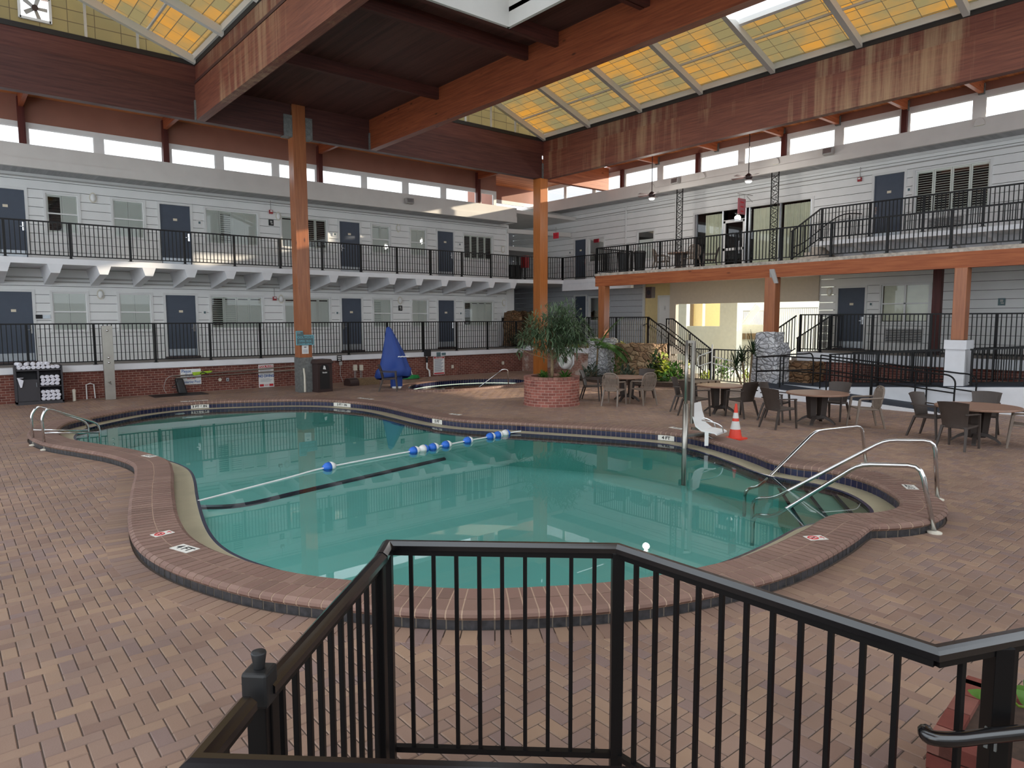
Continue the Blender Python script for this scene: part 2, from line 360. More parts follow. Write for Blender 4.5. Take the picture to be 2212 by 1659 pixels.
M['rock_white'] = stone('white_painted_stone', [(214, 214, 216), (196, 196, 200), (224, 224, 224)], (150, 150, 154), 4.5)
M['rock_tan'] = stone('tan_ledge_stone', [(168, 136, 104), (142, 112, 84), (186, 158, 124), (122, 94, 72)], (96, 74, 58), 3.2)
M['rock_brown'] = stone('brown_boulder', [(140, 108, 78), (116, 86, 62), (152, 124, 96)], (70, 54, 42), 4.0)
M['cream'] = flat('cream_stucco', (226, 204, 150), 0.7, var=0.03)
M['stucco'] = flat('pale_stucco', (226, 224, 208), 0.8, var=0.04, scale=6)
M['beige_header'] = flat('beige_header', (205, 192, 176), 0.7, var=0.03)
M['grey_siding'] = flat('grey_siding', (196, 198, 202), 0.6, var=0.03)
M['ramp_mat'] = flat('dark_blue_ramp_surface', (44, 50, 62), 0.85, var=0.1)
M['soil'] = flat('dark_soil', (60, 44, 34), 0.95, var=0.3, scale=20)
M['mulch'] = flat('red_mulch', (150, 86, 56), 0.95, var=0.4, scale=25)
M['chair_dark'] = flat('dark_brown_resin', (66, 56, 50), 0.5, var=0.08, bump=0.15, bscale=120)
M['chair_taupe'] = flat('taupe_resin', (128, 114, 102), 0.5, var=0.08, scale=12)
M['table_top'] = flat('brown_table_top', (142, 110, 92), 0.35, var=0.1, scale=20)
M['table_base'] = flat('dark_table_base', (62, 54, 50), 0.5)
M['blue_cover'] = flat('blue_vinyl_cover', (36, 66, 138), 0.6, var=0.08, scale=3)
M['blue'] = flat('blue_plastic', (40, 106, 204), 0.4)
M['cone'] = flat('orange_cone', (226, 66, 44), 0.5)
M['cone_band'] = flat('reflective_band', (214, 212, 206), 0.4)
M['towel'] = flat('white_terry_towel', (228, 228, 236), 0.95, bump=0.4, bscale=220)
M['rattan'] = flat('charcoal_rattan', (60, 58, 62), 0.65, bump=0.5, bscale=140)
M['trash'] = flat('brown_trash_bin', (58, 42, 40), 0.45)
M['teal'] = flat('teal_sign_edge', (112, 170, 182), 0.5)
M['teal_dark'] = flat('grey_teal_sign_face', (84, 108, 112), 0.5)
M['green_hose'] = flat('green_hose', (30, 140, 70), 0.5)
M['curtain'] = flat('pale_green_curtain', (216, 220, 198), 0.9, var=0.06, scale=4)
M['pinkish'] = flat('faded_red_sign', (168, 96, 104), 0.6)
M['exit'] = flat('red_exit_sign', (226, 50, 70), 0.5)
M['bark'] = flat('grey_bark', (134, 112, 84), 0.85, var=0.25, scale=20)
M['leaf_tree'] = leaf('willow_leaf', [(66, 86, 60), (98, 122, 88), (120, 142, 110), (78, 100, 70)])
M['leaf_green'] = leaf('green_leaf', [(46, 84, 36), (80, 124, 54), (112, 152, 72), (58, 96, 44)])
M['leaf_dark'] = leaf('dark_leaf', [(26, 44, 28), (44, 66, 38), (58, 82, 50)])
M['leaf_palm'] = leaf('palm_leaf', [(42, 78, 40), (70, 108, 52), (90, 128, 64)])
M['leaf_yellow'] = leaf('variegated_leaf', [(150, 176, 66), (196, 206, 92), (96, 136, 50), (222, 218, 140)], 0.5)
M['leaf_grey'] = leaf('silver_striped_leaf', [(66, 82, 70), (104, 122, 106), (140, 152, 136), (52, 68, 56)])
M['leaf_brown'] = leaf('dry_leaf', [(150, 116, 84), (120, 90, 66), (136, 120, 80)])
M['glass'], _, _, _ = glass('window_glass', refl=1.3)
M['sky_glass'], _, _, _ = glass('clerestory_glass', refl=0.6)
# water: clear surface with the Fresnel mirror of still water
M['water'], nt_, gl_, N_ = glass('pool_water', (0.85, 0.98, 0.98, 1), 1.0, 0.0, 1.33)
g_ = N_('NewGeometry'); n_ = N_('TexNoise', i_Scale=1.4, i_Detail=2.0); nt_.links.new(g_.outputs['Position'], n_.inputs['Vector'])
b_ = N_('Bump', i_Strength=0.02, i_Distance=0.02); nt_.links.new(n_.outputs['Fac'], b_.inputs['Height']); nt_.links.new(b_.outputs['Normal'], gl_.inputs['Normal'])
M['spa_water'], _, _, _ = glass('spa_water', (0.75, 0.8, 0.6, 1), 1.0, 0.0, 1.33)

def panel_mat(name, c_sunlit, c_plain, axis):
    """translucent fibreglass roof panel: woven core grid, some cells painted amber as if the sun shone through, lit from the sky behind it"""
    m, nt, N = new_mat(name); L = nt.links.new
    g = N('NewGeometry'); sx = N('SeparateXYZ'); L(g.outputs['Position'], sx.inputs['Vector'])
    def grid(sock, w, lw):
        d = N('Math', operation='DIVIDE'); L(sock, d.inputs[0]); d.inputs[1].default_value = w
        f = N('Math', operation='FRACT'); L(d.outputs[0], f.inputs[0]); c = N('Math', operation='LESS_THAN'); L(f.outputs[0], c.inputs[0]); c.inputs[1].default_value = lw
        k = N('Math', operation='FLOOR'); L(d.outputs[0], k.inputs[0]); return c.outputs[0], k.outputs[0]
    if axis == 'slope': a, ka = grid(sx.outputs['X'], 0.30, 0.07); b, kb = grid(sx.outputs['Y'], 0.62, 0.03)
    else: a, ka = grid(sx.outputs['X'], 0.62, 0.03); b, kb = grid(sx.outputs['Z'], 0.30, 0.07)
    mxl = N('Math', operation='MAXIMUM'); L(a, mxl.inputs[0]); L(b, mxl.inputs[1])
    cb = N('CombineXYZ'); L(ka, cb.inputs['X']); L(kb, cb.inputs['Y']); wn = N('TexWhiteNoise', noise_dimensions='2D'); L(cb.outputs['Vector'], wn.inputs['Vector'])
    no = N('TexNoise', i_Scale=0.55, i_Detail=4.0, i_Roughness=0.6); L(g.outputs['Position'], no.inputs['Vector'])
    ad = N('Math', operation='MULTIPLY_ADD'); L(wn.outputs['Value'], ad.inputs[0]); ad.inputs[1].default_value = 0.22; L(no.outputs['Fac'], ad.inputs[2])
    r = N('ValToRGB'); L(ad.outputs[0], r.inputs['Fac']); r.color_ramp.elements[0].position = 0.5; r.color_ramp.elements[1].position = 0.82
    r.color_ramp.elements[0].color = lin(c_plain); r.color_ramp.elements[1].color = lin(c_sunlit)  # yellow sun glow painted into the panel colour, cell by cell
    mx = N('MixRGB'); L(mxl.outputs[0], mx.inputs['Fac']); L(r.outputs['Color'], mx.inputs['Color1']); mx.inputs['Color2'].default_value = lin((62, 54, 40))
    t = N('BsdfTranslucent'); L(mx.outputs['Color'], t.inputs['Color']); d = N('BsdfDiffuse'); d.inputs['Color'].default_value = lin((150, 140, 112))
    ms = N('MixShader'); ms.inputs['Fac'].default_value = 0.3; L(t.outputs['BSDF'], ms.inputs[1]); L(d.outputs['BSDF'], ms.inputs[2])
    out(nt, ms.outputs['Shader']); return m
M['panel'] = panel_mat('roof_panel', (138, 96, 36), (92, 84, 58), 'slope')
M['gable_panel'] = panel_mat('gable_panel', (120, 108, 68), (104, 96, 64), 'gable')
# ================================================================== GROUND, POOL, SPA
def proj(p):
    d = Vector(p) - Vector((0, 0, H)); z = d.dot(fw)
    if z < 0.05: return None
    return 1106 + F * d.dot(rt) / z, 829.5 - F * d.dot(up) / z
def ray(px, py): return rt * ((px - 1106) / F) + up * (-(py - 829.5) / F) + fw
def onz(px, py, z=0.0):
    d = ray(px, py); return Vector((0, 0, H)) + d * ((z - H) / d.z)

POOL = [(1.83, 17.15), (2.11, 17.97), (2.67, 18.6), (3.3, 19.17), (3.95, 19.62), (4.88, 19.9), (5.82, 19.75), (6.89, 19.26), (7.62, 18.83), (8.22, 18.2), (8.58, 17.4),
        (8.8, 16.6), (8.85, 15.9), (8.8, 15.03), (8.74, 14.02), (8.78, 13.1), (9.0, 12.3), (9.47, 11.51), (10.05, 10.46), (10.58, 9.46), (10.98, 8.5), (11.05, 7.9), (10.8, 7.1),
        (10.41, 6.23), (10.1, 5.7), (10.02, 5.25), (10.1, 4.85), (10.02, 4.44), (9.82, 4.04), (9.46, 3.66), (9.05, 3.36), (8.66, 3.27), (8.24, 3.36), (7.9, 3.6),
        (7.55, 3.62), (7.05, 3.55), (6.14, 3.5), (5.43, 3.56), (4.44, 3.84), (3.57, 4.35), (3.13, 4.73), (2.62, 5.38), (2.31, 5.89), (2.1, 6.44), (1.95, 7.0), (1.9, 7.6),
        (1.97, 8.3), (2.12, 9.1), (2.34, 10.1), (2.6, 11.2), (2.72, 12.1), (2.55, 13.2), (2.19, 14.25), (1.88, 15.1), (1.75, 15.8), (1.72, 16.5)]
SPA = [(12.15, 19.9), (12.5, 20.75), (13.2, 21.4), (14.2, 21.85), (15.5, 21.95), (16.7, 21.55), (17.4, 20.7), (17.3, 19.95), (16.6, 19.4), (15.6, 19.05), (14.5, 18.92), (13.3, 18.95), (12.5, 19.25)]
def resample(poly, step):
    P = smooth_path([(x, y, 0) for x, y in poly], 10, True); out_ = []; acc = 0.0; prev = P[0]; L_ = sum((P[(i + 1) % len(P)] - P[i]).length for i in range(len(P)))
    n = int(round(L_ / step)); st = L_ / n; need = 0.0
    for i in range(len(P)):
        a, b = P[i], P[(i + 1) % len(P)]; d = (b - a).length
        while need <= acc + d - 1e-9 and len(out_) < n:
            out_.append(a.lerp(b, (need - acc) / max(d, 1e-9))); need += st
        acc += d
    ar = sum(out_[i].x * out_[(i + 1) % n].y - out_[(i + 1) % n].x * out_[i].y for i in range(n))
    if ar < 0: out_.reverse()
    nr = []
    for i in range(n):
        t = (out_[(i + 1) % n] - out_[i - 1]).normalized(); nr.append(Vector((t.y, -t.x, 0)))   # outward for a CCW loop
    return out_, nr
def off(P, Nn, d, z):
    return [P[i] + Nn[i] * d + Vector((0, 0, z)) for i in range(len(P))]
def smooth_off(P, Nn, d, z, it=6):
    Q = off(P, Nn, d, z); n = len(Q)
    for _ in range(it): Q = [(Q[i - 1] + Q[i] * 2 + Q[(i + 1) % n]) / 4 for i in range(n)]
    return Q
def strip(mb, A, B):
    n = len(A); mb.add(A + B, [(i, (i + 1) % n, (i + 1) % n + n, i + n) for i in range(n)])
def loop_fill(name, loops, mat):
    bm = bmesh.new(); es = []
    for lp in loops:
        vs = [bm.verts.new(p) for p in lp]; es += [bm.edges.new((vs[i], vs[(i + 1) % len(vs)])) for i in range(len(vs))]
    bmesh.ops.triangle_fill(bm, edges=es, use_beauty=True, use_dissolve=False)
    for f in bm.faces:
        if f.normal.z < 0: f.normal_flip()
    me = bpy.data.meshes.new(name); bm.to_mesh(me); bm.free(); me.materials.append(mat); return me

PP, PN = resample(POOL, 0.105)
SP_, SN = resample(SPA, 0.105)
inside_pts = lambda poly, x, y: sum(((a.y > y) != (b.y > y)) and (x < (b.x - a.x) * (y - a.y) / (b.y - a.y) + a.x) for a, b in zip(poly, poly[1:] + poly[:1])) % 2 == 1
pool_edge = smooth_off(PP, PN, 0.5, 0, 3); pool_course = smooth_off(PP, PN, 0.72, 0, 6); pool_cut = smooth_off(PP, PN, 0.60, 0, 6); spa_edge = smooth_off(SP_, SN, 0.12, 0, 2)

floor = link('floor', loop_fill('floor', [[Vector((-7, -7, -0.008)), Vector((26, -7, -0.008)), Vector((26, 24.5, -0.008)), Vector((-7, 24.5, -0.008))],
             [p + Vector((0, 0, -0.008)) for p in smooth_off(PP, PN, 0.42, 0, 3)], [p + Vector((0, 0, -0.008)) for p in smooth_off(SP_, SN, 0.1, 0, 2)]], M['joint']))
tag(floor, kind='structure')
# herringbone pavers, each brick its own island in the floor's paving
pv = MB()
def paver(mb, x0, y0, x1, y1, g=0.003, c=0.005):
    a, b, zt = g, g + c, 0.0
    z0 = random.uniform(-0.0015, 0.001)
    mb.add(((x0 + a, y0 + a, -0.007), (x1 - a, y0 + a, -0.007), (x1 - a, y1 - a, -0.007), (x0 + a, y1 - a, -0.007),
            (x0 + b, y0 + b, z0), (x1 - b, y0 + b, z0), (x1 - b, y1 - b, z0), (x0 + b, y1 - b, z0)),
           ((4, 5, 6, 7), (0, 1, 5, 4), (1, 2, 6, 5), (2, 3, 7, 6), (3, 0, 4, 7)))
PW = 0.1
for i in range(int(-3 / PW), int(21.5 / PW)):
    for j in range(int(-1.5 / PW), int(24.25 / PW)):
        m_ = (i - j) % 4
        if m_ not in (0, 3): continue
        x0, y0 = i * PW, j * PW; x1, y1 = (x0 + 2 * PW, y0 + PW) if m_ == 0 else (x0 + PW, y0 + 2 * PW)
        cx, cy = (x0 + x1) / 2, (y0 + y1) / 2
        q = proj((cx, cy, 0))
        if q is None or not (-500 < q[0] < 2750) or q[1] > 2300: continue
        if inside_pts(pool_cut, cx, cy) or inside_pts(spa_edge, cx, cy): continue
        paver(pv, x0, y0, x1, y1)
n = len(PP); O1, O2 = smooth_off(PP, PN, 0.5, 0, 3), smooth_off(PP, PN, 0.74, 0, 5)
for i in range(n):   # soldier course laid radially around the coping
    a0, a1, b0, b1 = O1[i], O1[(i + 1) % n], O2[i], O2[(i + 1) % n]; t = 0.03
    q = [a0.lerp(a1, t), a0.lerp(a1, 1 - t), b0.lerp(b1, 1 - t), b0.lerp(b1, t)]
    pv.add([p + Vector((0, 0, -0.008)) for p in q] + [p + Vector((0, 0, 0.0025)) + ((q[0] + q[2]) / 2 - p) * 0.03 for p in q],
           ((4, 5, 6, 7), (0, 1, 5, 4), (1, 2, 6, 5), (2, 3, 7, 6), (3, 0, 4, 7)))
pav = pv.build('paving', M['paver'], floor, fixn=False)

def basin(nm, P, Nn, top, lip, water_z, mats, depth, ledge):
    """raised brick coping, tile band, ledge with its navy edge, basin and still water"""
    root = bpy.data.objects.new(nm, None); COL.objects.link(root); root.location = (P[0].x, P[0].y, 0); root.location = (0, 0, 0)
    n = len(P); cb = MB(); gb = MB(); w = 0.5 if ledge else 0.22
    sec_in = [(0.01, lip - 0.005), (-0.012, lip + 0.02), (-0.008, top - 0.02), (0.03, top), (w / 2 - 0.004, top)]
    sec_out = [(w / 2 + 0.004, top), (w - 0.03, top), (w + 0.006, top - 0.02), (w + 0.01, lip + 0.02), (w - 0.012, lip - 0.005)]
    if not ledge: sec_in, sec_out = [(0.01, lip), (-0.01, top - 0.02), (0.02, top), (w, top), (w + 0.01, 0)], None
    for sec in (sec_in, sec_out):
        if not sec: continue
        L_ = [smooth_off(P, Nn, d, z, 3 if d > 0.3 else 0) for d, z in sec]
        for i in range(n):
            vs = []
            for lp in L_:
                a, b = lp[i], lp[(i + 1) % n]; vs += [a.lerp(b, 0.05), a.lerp(b, 0.95)]
            cb.add(vs, [(2 * k, 2 * k + 1, 2 * k + 3, 2 * k + 2) for k in range(len(L_) - 1)])
    gsec = [(d + (0.004 if k < 3 else -0.004), z - 0.004) for k, (d, z) in enumerate(sec_in + (sec_out or []))]
    for (d0, z0), (d1, z1) in zip(gsec, gsec[1:]):
        strip(gb, smooth_off(P, Nn, d0, z0, 3 if d0 > 0.3 else 0), smooth_off(P, Nn, d1, z1, 3 if d1 > 0.3 else 0))
    c = cb.build('coping', M['coping'], root, fixn=False); gb.build('grout_bed', M['grout'], root, fixn=False)
    tb = MB(); t2 = MB()
    A, B = off(P, Nn, 0.016, lip), off(P, Nn, 0.016, -0.12)
    strip(t2, off(P, Nn, 0.02, lip), off(P, Nn, 0.02, -0.12))
    for i in range(n):
        k = (i + 1) % n; tb.quad(A[i].lerp(A[k], 0.03), A[i].lerp(A[k], 0.97), B[i].lerp(B[k], 0.97), B[i].lerp(B[k], 0.03))
    tb.build('waterline_tile', M['tile_blue'], root, fixn=False); t2.build('tile_grout', M['grout'], root, fixn=False)
    if ledge:
        rb = MB(); rg_ = MB(); A, B = smooth_off(P, Nn, w - 0.03, lip, 3), smooth_off(P, Nn, w - 0.03, -0.01, 3); strip(rg_, smooth_off(P, Nn, w - 0.034, lip, 3), smooth_off(P, Nn, w - 0.034, -0.01, 3))
        for i in range(n): k = (i + 1) % n; rb.quad(A[i].lerp(A[k], 0.05), A[i].lerp(A[k], 0.95), B[i].lerp(B[k], 0.95), B[i].lerp(B[k], 0.05))
        rb.build('riser_tile', M['tile_dark'], root, fixn=False); rg_.build('riser_grout', M['riser_grout'], root, fixn=False)
        lb = MB(); strip(lb, off(P, Nn, 0.02, -0.026), smooth_off(P, Nn, -0.27, -0.03, 8)); lb.build('ledge', M['ledge'], root, fixn=False)
        sb = MB(); strip(sb, smooth_off(P, Nn, -0.27, -0.029, 8), smooth_off(P, Nn, -0.31, -0.034, 10)); strip(sb, smooth_off(P, Nn, -0.31, -0.034, 10), smooth_off(P, Nn, -0.31, -0.18, 10))
        sb.build('ledge_edge_tile', M['tile_blue'], root, fixn=False)
        E = smooth_off(P, Nn, -0.31, -0.15, 10)
    else: E = off(P, Nn, 0.018, -0.15)
    bb = MB(); dn = [Vector((p.x, p.y, -depth)) for p in E]; strip(bb, E, dn)
    bb.build('basin_wall', mats[0], root, fixn=False)
    link('basin_floor', loop_fill('basin_floor', [dn], mats[0]), root)
    link('water', loop_fill('water', [[p + Vector((0, 0, water_z + 0.15)) for p in E] if ledge else off(P, Nn, 0.012, water_z)], mats[1]), root)
    return root
pool = basin('swimming_pool', PP, PN, 0.15, 0.085, -0.042, (M['plaster'], M['water']), 0.75, True)
tag(pool, 'large curved turquoise swimming pool with raised brick coping', 'swimming pool')
spa = basin('spa_pool', SP_, SN, 0.06, 0.02, -0.1, (M['spa_floor'], M['spa_water']), 0.7, False)
tag(spa, 'small dark spa pool sunk in the deck before the brick wall', 'spa')
# break line on the pool floor, entry steps in the right-hand bay
bl = MB(); pts = smooth_path([(onz(px, py, -0.735)) for px, py in ((418, 1097), (520, 1093), (640, 1066), (830, 1022), (1000, 983), (1070, 968), (1096, 946))], 6)
bl.tube(pts, 0.05, 6); bl.build('depth_break_line', M['tile_blue'], pool)
for k, (z, l0, l1, zz) in enumerate(((-0.09, (1777, 1041), (1838, 1108), -0.5), (-0.14, (1724, 1038), (1785, 1117), -0.7), (-0.20, (1675, 1043), (1731, 1132), -0.9))):
    a, b = onz(*l0, z), onz(*l1, z); d = (b - a).normalized(); a = a - d * 0.12; b = b + d * 0.12; nn = Vector((d.y, -d.x, 0))
    if nn.x < 0: nn = -nn
    a2, b2 = a + nn * (0.55 if k else 0.9), b + nn * (0.55 if k else 0.9)
    st = MB(); st.hexa([Vector((p.x, p.y, -0.74)) for p in (a, b, b2, a2)] + [Vector((p.x, p.y, z)) for p in (a, b, b2, a2)])
    s_ = st.build('entry_step', M['ledge'] if k == 0 else M['step'], pool)
    e = MB(); e.bar(a + Vector((0, 0, 0.004)), b + Vector((0, 0, 0.004)), 0.05, 0.012); e.build('step_edge_tile', M['tile_blue'], s_)

# ================================================================== FACADES
class Wall:
    """maps (u along the wall, d out of the wall towards the court, z) to the world"""
    def __init__(s, axis, at): s.axis, s.at = axis, at
    def p(s, u, d, z): return (u, s.at - d, z) if s.axis == 'X' else (s.at - d, u, z)
    def box(s, mb, u0, u1, d0, d1, z0, z1):
        a, b = s.p(u0, d0, z0), s.p(u1, d1, z1); return mb.box(a[0], b[0], a[1], b[1], a[2], b[2])
WA, WB = Wall('X', 26.2), Wall('Y', 25.0)
RZ = lambda W: 0 if W.axis == 'X' else -PI / 2     # text facing the court

def siding(nm, W, u0, u1, z0, z1, holes, mat, course=0.27, parent=None):
    mb = MB(); z = z0
    while z < z1 - 1e-6:
        zt = min(z + course, z1); cuts = sorted({z, zt} | {q for h in holes for q in (h[2], h[3]) if z < q < zt})
        for a, b in zip(cuts, cuts[1:]):
            free = [(u0, u1)]
            for h in holes:
                if h[2] < b - 1e-6 and h[3] > a + 1e-6:
                    free = [seg for f in free for seg in ((f[0], min(f[1], h[0])), (max(f[0], h[1]), f[1])) if seg[1] - seg[0] > 1e-4]
            da = 0.024 - 0.02 * (a - z) / course; db = 0.024 - 0.02 * (b - z) / course
            for f in free:
                P = W.p; a_ = a + (0.013 if a == z else 0); mb.quad(P(f[0], da, a_), P(f[1], da, a_), P(f[1], db, b), P(f[0], db, b))
                if a == z: mb.quad(P(f[0], -0.03, a_), P(f[1], -0.03, a_), P(f[1], da, a_), P(f[0], da, a_))
        z = zt
    if parent: return mb.build(nm, mat, parent, fixn=False)
    return struct(nm, mb, mat, fixn=False)

door_n = [0]; win_n = [0]
def casing(mb, W, u0, u1, z0, z1, w=0.07, d=0.035, sill=True):
    W.box(mb, u0 - w, u0, -0.1, d, z0, z1 + w); W.box(mb, u1, u1 + w, -0.1, d, z0, z1 + w); W.box(mb, u0, u1, -0.1, d, z1, z1 + w)
    if sill: W.box(mb, u0 - w - 0.03, u1 + w + 0.03, -0.1, d + 0.03, z0 - 0.05, z0)

def door(W, u0, u1, z0, z1, handle=1, kick=True, plate=True, mat=None, threshold=True, lock_big=False):
    door_n[0] += 1
    mb = MB(); W.box(mb, u0, u1, -0.07, -0.025, z0 + 0.02, z1)
    root = struct('door_%d' % door_n[0], mb, mat or M['door'])
    f = MB(); casing(f, W, u0 - 0.004, u1 + 0.004, z0, z1 + 0.004, 0.075, 0.035, False); f.build('door_frame', M['trim'], root)
    hu = u1 - 0.07 if handle > 0 else u0 + 0.07; s = 1 if handle > 0 else -1
    h = MB(); zc = z0 + 1.0
    W.box(h, hu - 0.03, hu + 0.03, -0.025, -0.008, zc - 0.12, zc + 0.14)
    h.tube([W.p(hu, -0.01, zc), W.p(hu, 0.04, zc), W.p(hu - s * 0.12, 0.045, zc)], 0.011, 6); h.build('door_handle', M['steel'], root)
    if plate:
        pm = MB(); c = (u0 + u1) / 2; W.box(pm, c - 0.065, c + 0.065, -0.025, -0.015, z0 + 1.55, z0 + 1.63)
        pl = pm.build('number_plate', M['plate'], root)
    if kick:
        km = MB(); W.box(km, u0 + 0.03, u1 - 0.03, -0.025, -0.02, z0 + 0.04, z0 + 0.27); km.build('kick_plate', M['kick'], root)
    if threshold:
        t = MB(); W.box(t, u0 - 0.08, u1 + 0.08, -0.1, 0.12, z0 - 0.13, z0 + 0.02); t.build('threshold', M['trash'], root)
    return root

def shutter(W, u0, u1, z0, z1, openness, root, d=-0.055):
    """one plantation-shutter leaf: stiles, rails and tilted louvres"""
    mb = MB(); s = 0.045
    W.box(mb, u0, u0 + s, d - 0.03, d, z0, z1); W.box(mb, u1 - s, u1, d - 0.03, d, z0, z1)
    W.box(mb, u0 + s, u1 - s, d - 0.03, d, z0, z0 + 0.07); W.box(mb, u0 + s, u1 - s, d - 0.03, d, z1 - 0.07, z1)
    zc = z0 + 0.07 + 0.035; a = math.radians(80 - 75 * openness); hw = 0.041
    while zc < z1 - 0.08:
        c, sn = math.cos(a) * hw, math.sin(a) * hw; P = W.p; dd = d - 0.015
        q = [(dd - c, zc + sn), (dd + c, zc - sn)]
        mb.quad(P(u0 + s, q[0][0], q[0][1]), P(u1 - s, q[0][0], q[0][1]), P(u1 - s, q[1][0], q[1][1]), P(u0 + s, q[1][0], q[1][1]))
        zc += 0.075
    return mb.build('shutter', M['shutter'], root, fixn=False)

def window(W, u0, u1, z0, z1, leaves, sash=True, glass_on=True, cas=0.06):
    win_n[0] += 1
    f = MB(); casing(f, W, u0, u1, z0, z1, cas, 0.04); root = struct('window_%d' % win_n[0], f, M['trim'])
    s = MB(); t = 0.035
    W.box(s, u0, u0 + t, -0.06, -0.01, z0, z1); W.box(s, u1 - t, u1, -0.06, -0.01, z0, z1); W.box(s, u0 + t, u1 - t, -0.06, -0.01, z0, z0 + t); W.box(s, u0 + t, u1 - t, -0.06, -0.01, z1 - t, z1)
    if sash: W.box(s, u0 + t, u1 - t, -0.06, 0.0, (z0 + z1) / 2 - 0.02, (z0 + z1) / 2 + 0.02)
    s.build('sash', M['white'], root)
    if glass_on:
        g = MB(); g.quad(W.p(u0 + t, -0.035, z0 + t), W.p(u1 - t, -0.035, z0 + t), W.p(u1 - t, -0.035, z1 - t), W.p(u0 + t, -0.035, z1 - t)); g.build('glass_pane', M['glass'], root, fixn=False)
    n = len(leaves); w = (u1 - u0 - 0.04) / max(n, 1)
    for k, o in enumerate(leaves): shutter(W, u0 + 0.02 + k * w + 0.004, u0 + 0.02 + (k + 1) * w - 0.004, z0 + 0.02, z1 - 0.02, o, root)
    return root

b = MB(); b.box(-7.2, -7, -7, 33, 0, 0.6); struct('wall_back_left', b, M['siding'])  # unseen wall, kept low to let more daylight onto the right facade
b = MB(); b.box(-7.2, 26, -7.2, -7, 0, 3.6); struct('wall_back', b, M['siding'])  # unseen wall, part height chosen to balance light on deck and facades
# ---- facade A (left): y = 26.2
AL = [  # lower level, sill/door z
    ('d', 1.33, 2.30, 1.10, 3.27), ('w', 2.83, 3.77, 2.05, 3.27, [0.05, 0.05], 1), ('w', 4.70, 5.66, 2.04, 3.27, [0.05, 0.05], 1), ('d', 6.13, 7.10, 1.10, 3.25),
    ('w', 7.62, 9.49, 2.06, 3.25, [0.75, 0.3, 0.1, 0.1], 0), ('w', 10.34, 12.21, 2.05, 3.25, [0.1, 0.1, 0.12, 0.12], 0), ('d', 12.72, 13.60, 1.10, 3.25),
    ('w', 14.17, 15.03, 2.04, 3.25, [0.35, 0.08], 1), ('w', 16.05, 16.87, 2.04, 3.25, [0.08, 0.08], 1), ('d', 17.43, 18.30, 1.10, 3.24), ('w', 18.88, 20.57, 2.05, 3.23, [0.9, 0.12, 0.12, 0.12], 0)]
AU = [('d', 1.30, 2.28, 4.27, 6.37), ('w', 2.82, 3.69, 5.13, 6.35, [0.95, 0.05], 1), ('w', 4.66, 5.58, 5.13, 6.35, [0.05, 0.05], 1), ('d', 6.08, 7.05, 4.27, 6.35),
      ('w', 7.57, 9.42, 5.12, 6.34, [0.08, 0.4, 0.08, 0.08], 0), ('w', 10.31, 12.18, 5.16, 6.36, [0.1, 0.1, 0.8, 0.85], 0), ('d', 12.71, 13.60, 4.27, 6.34),
      ('w', 14.16, 15.01, 5.16, 6.33, [0.08, 0.08], 1), ('w', 16.03, 16.82, 5.16, 6.32, [0.08, 0.08], 1), ('d', 17.43, 18.29, 4.27, 6.32), ('w', 18.88, 20.56, 5.15, 6.31, [0.9, 0.85, 0.85, 0.9], 0)]
holes = [(o[1], o[2], o[3], o[4]) for o in AL + AU]
siding('wall_left', WA, -5, 21.5, 1.03, 6.92, holes, M['siding'])
for o in AL + AU:
    if o[0] == 'd': door(WA, o[1], o[2], o[3], o[4], handle=1 if abs(o[1] - 12.7) > 0.2 else -1)
    else: window(WA, o[1], o[2], o[3], o[4], o[5], bool(o[6]))
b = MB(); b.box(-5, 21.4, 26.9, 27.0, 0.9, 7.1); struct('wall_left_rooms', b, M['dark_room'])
b = MB(); b.box(21.38, 21.52, 26.14, 31, 1.03, 6.9); b.box(21.3, 21.75, 26.02, 26.2, 1.03, 4.0); struct('trim_1', b, M['siding'])
b = MB(); b.box(21.4, 25, 30.0, 30.2, 1.0, 7.6); struct('wall_corner_back', b, M['grey_siding'])
b = MB(); b.box(21.5, 25, 27.2, 30.2, 5.85, 6.05); struct('ceiling_corner_canopy', b, M['fascia'])
b = MB(); b.box(20.0, 25.4, 27.4, 31, 7.45, 7.6); struct('ceiling_corner_roof', b, M['fascia'])
# brick plinth, white curb, walkway, balcony A
b = MB(); b.box(-7, 20.9, 24.3, 26.3, -0.05, 0.85); struct('wall_left_plinth', b, M['brickX'])
b = MB(); b.box(-7, 20.9, 24.22, 24.6, 0.85, 1.03); struct('trim_2', b, M['concrete_white'])
b = MB(); b.box(-7, 22, 24.6, 26.3, 0.85, 1.025); b.box(20.9, 25, 23.2, 31, 0.85, 1.1); struct('floor_walkway_left', b, M['walkway'])
b = MB(); b.box(-7, 20.55, 24.3, 26.2, 4.03, 4.2); b.prism([(20.55, 24.3, 4.03), (22.75, 23.62, 4.03), (22.75, 19.4, 4.03), (25, 19.4, 4.03), (25, 31, 4.03), (20.55, 31, 4.03)], (0, 0, 0.17)); b.box(22.77, 22.95, 19.5, 23.7, 3.7, 4.03); struct('floor_balcony_left', b, M['concrete_white'])
b = MB()
for x in [2.75 + 1.252 * k for k in range(-5, 15)]:
    b.hexa(((x - 0.11, 24.34, 3.78), (x + 0.11, 24.34, 3.78), (x + 0.11, 26.2, 3.5), (x - 0.11, 26.2, 3.5), (x - 0.2, 24.3, 4.05), (x + 0.2, 24.3, 4.05), (x + 0.2, 26.2, 4.05), (x - 0.2, 26.2, 4.05)))
struct('beam_balcony_brackets', b, M['concrete_white'])
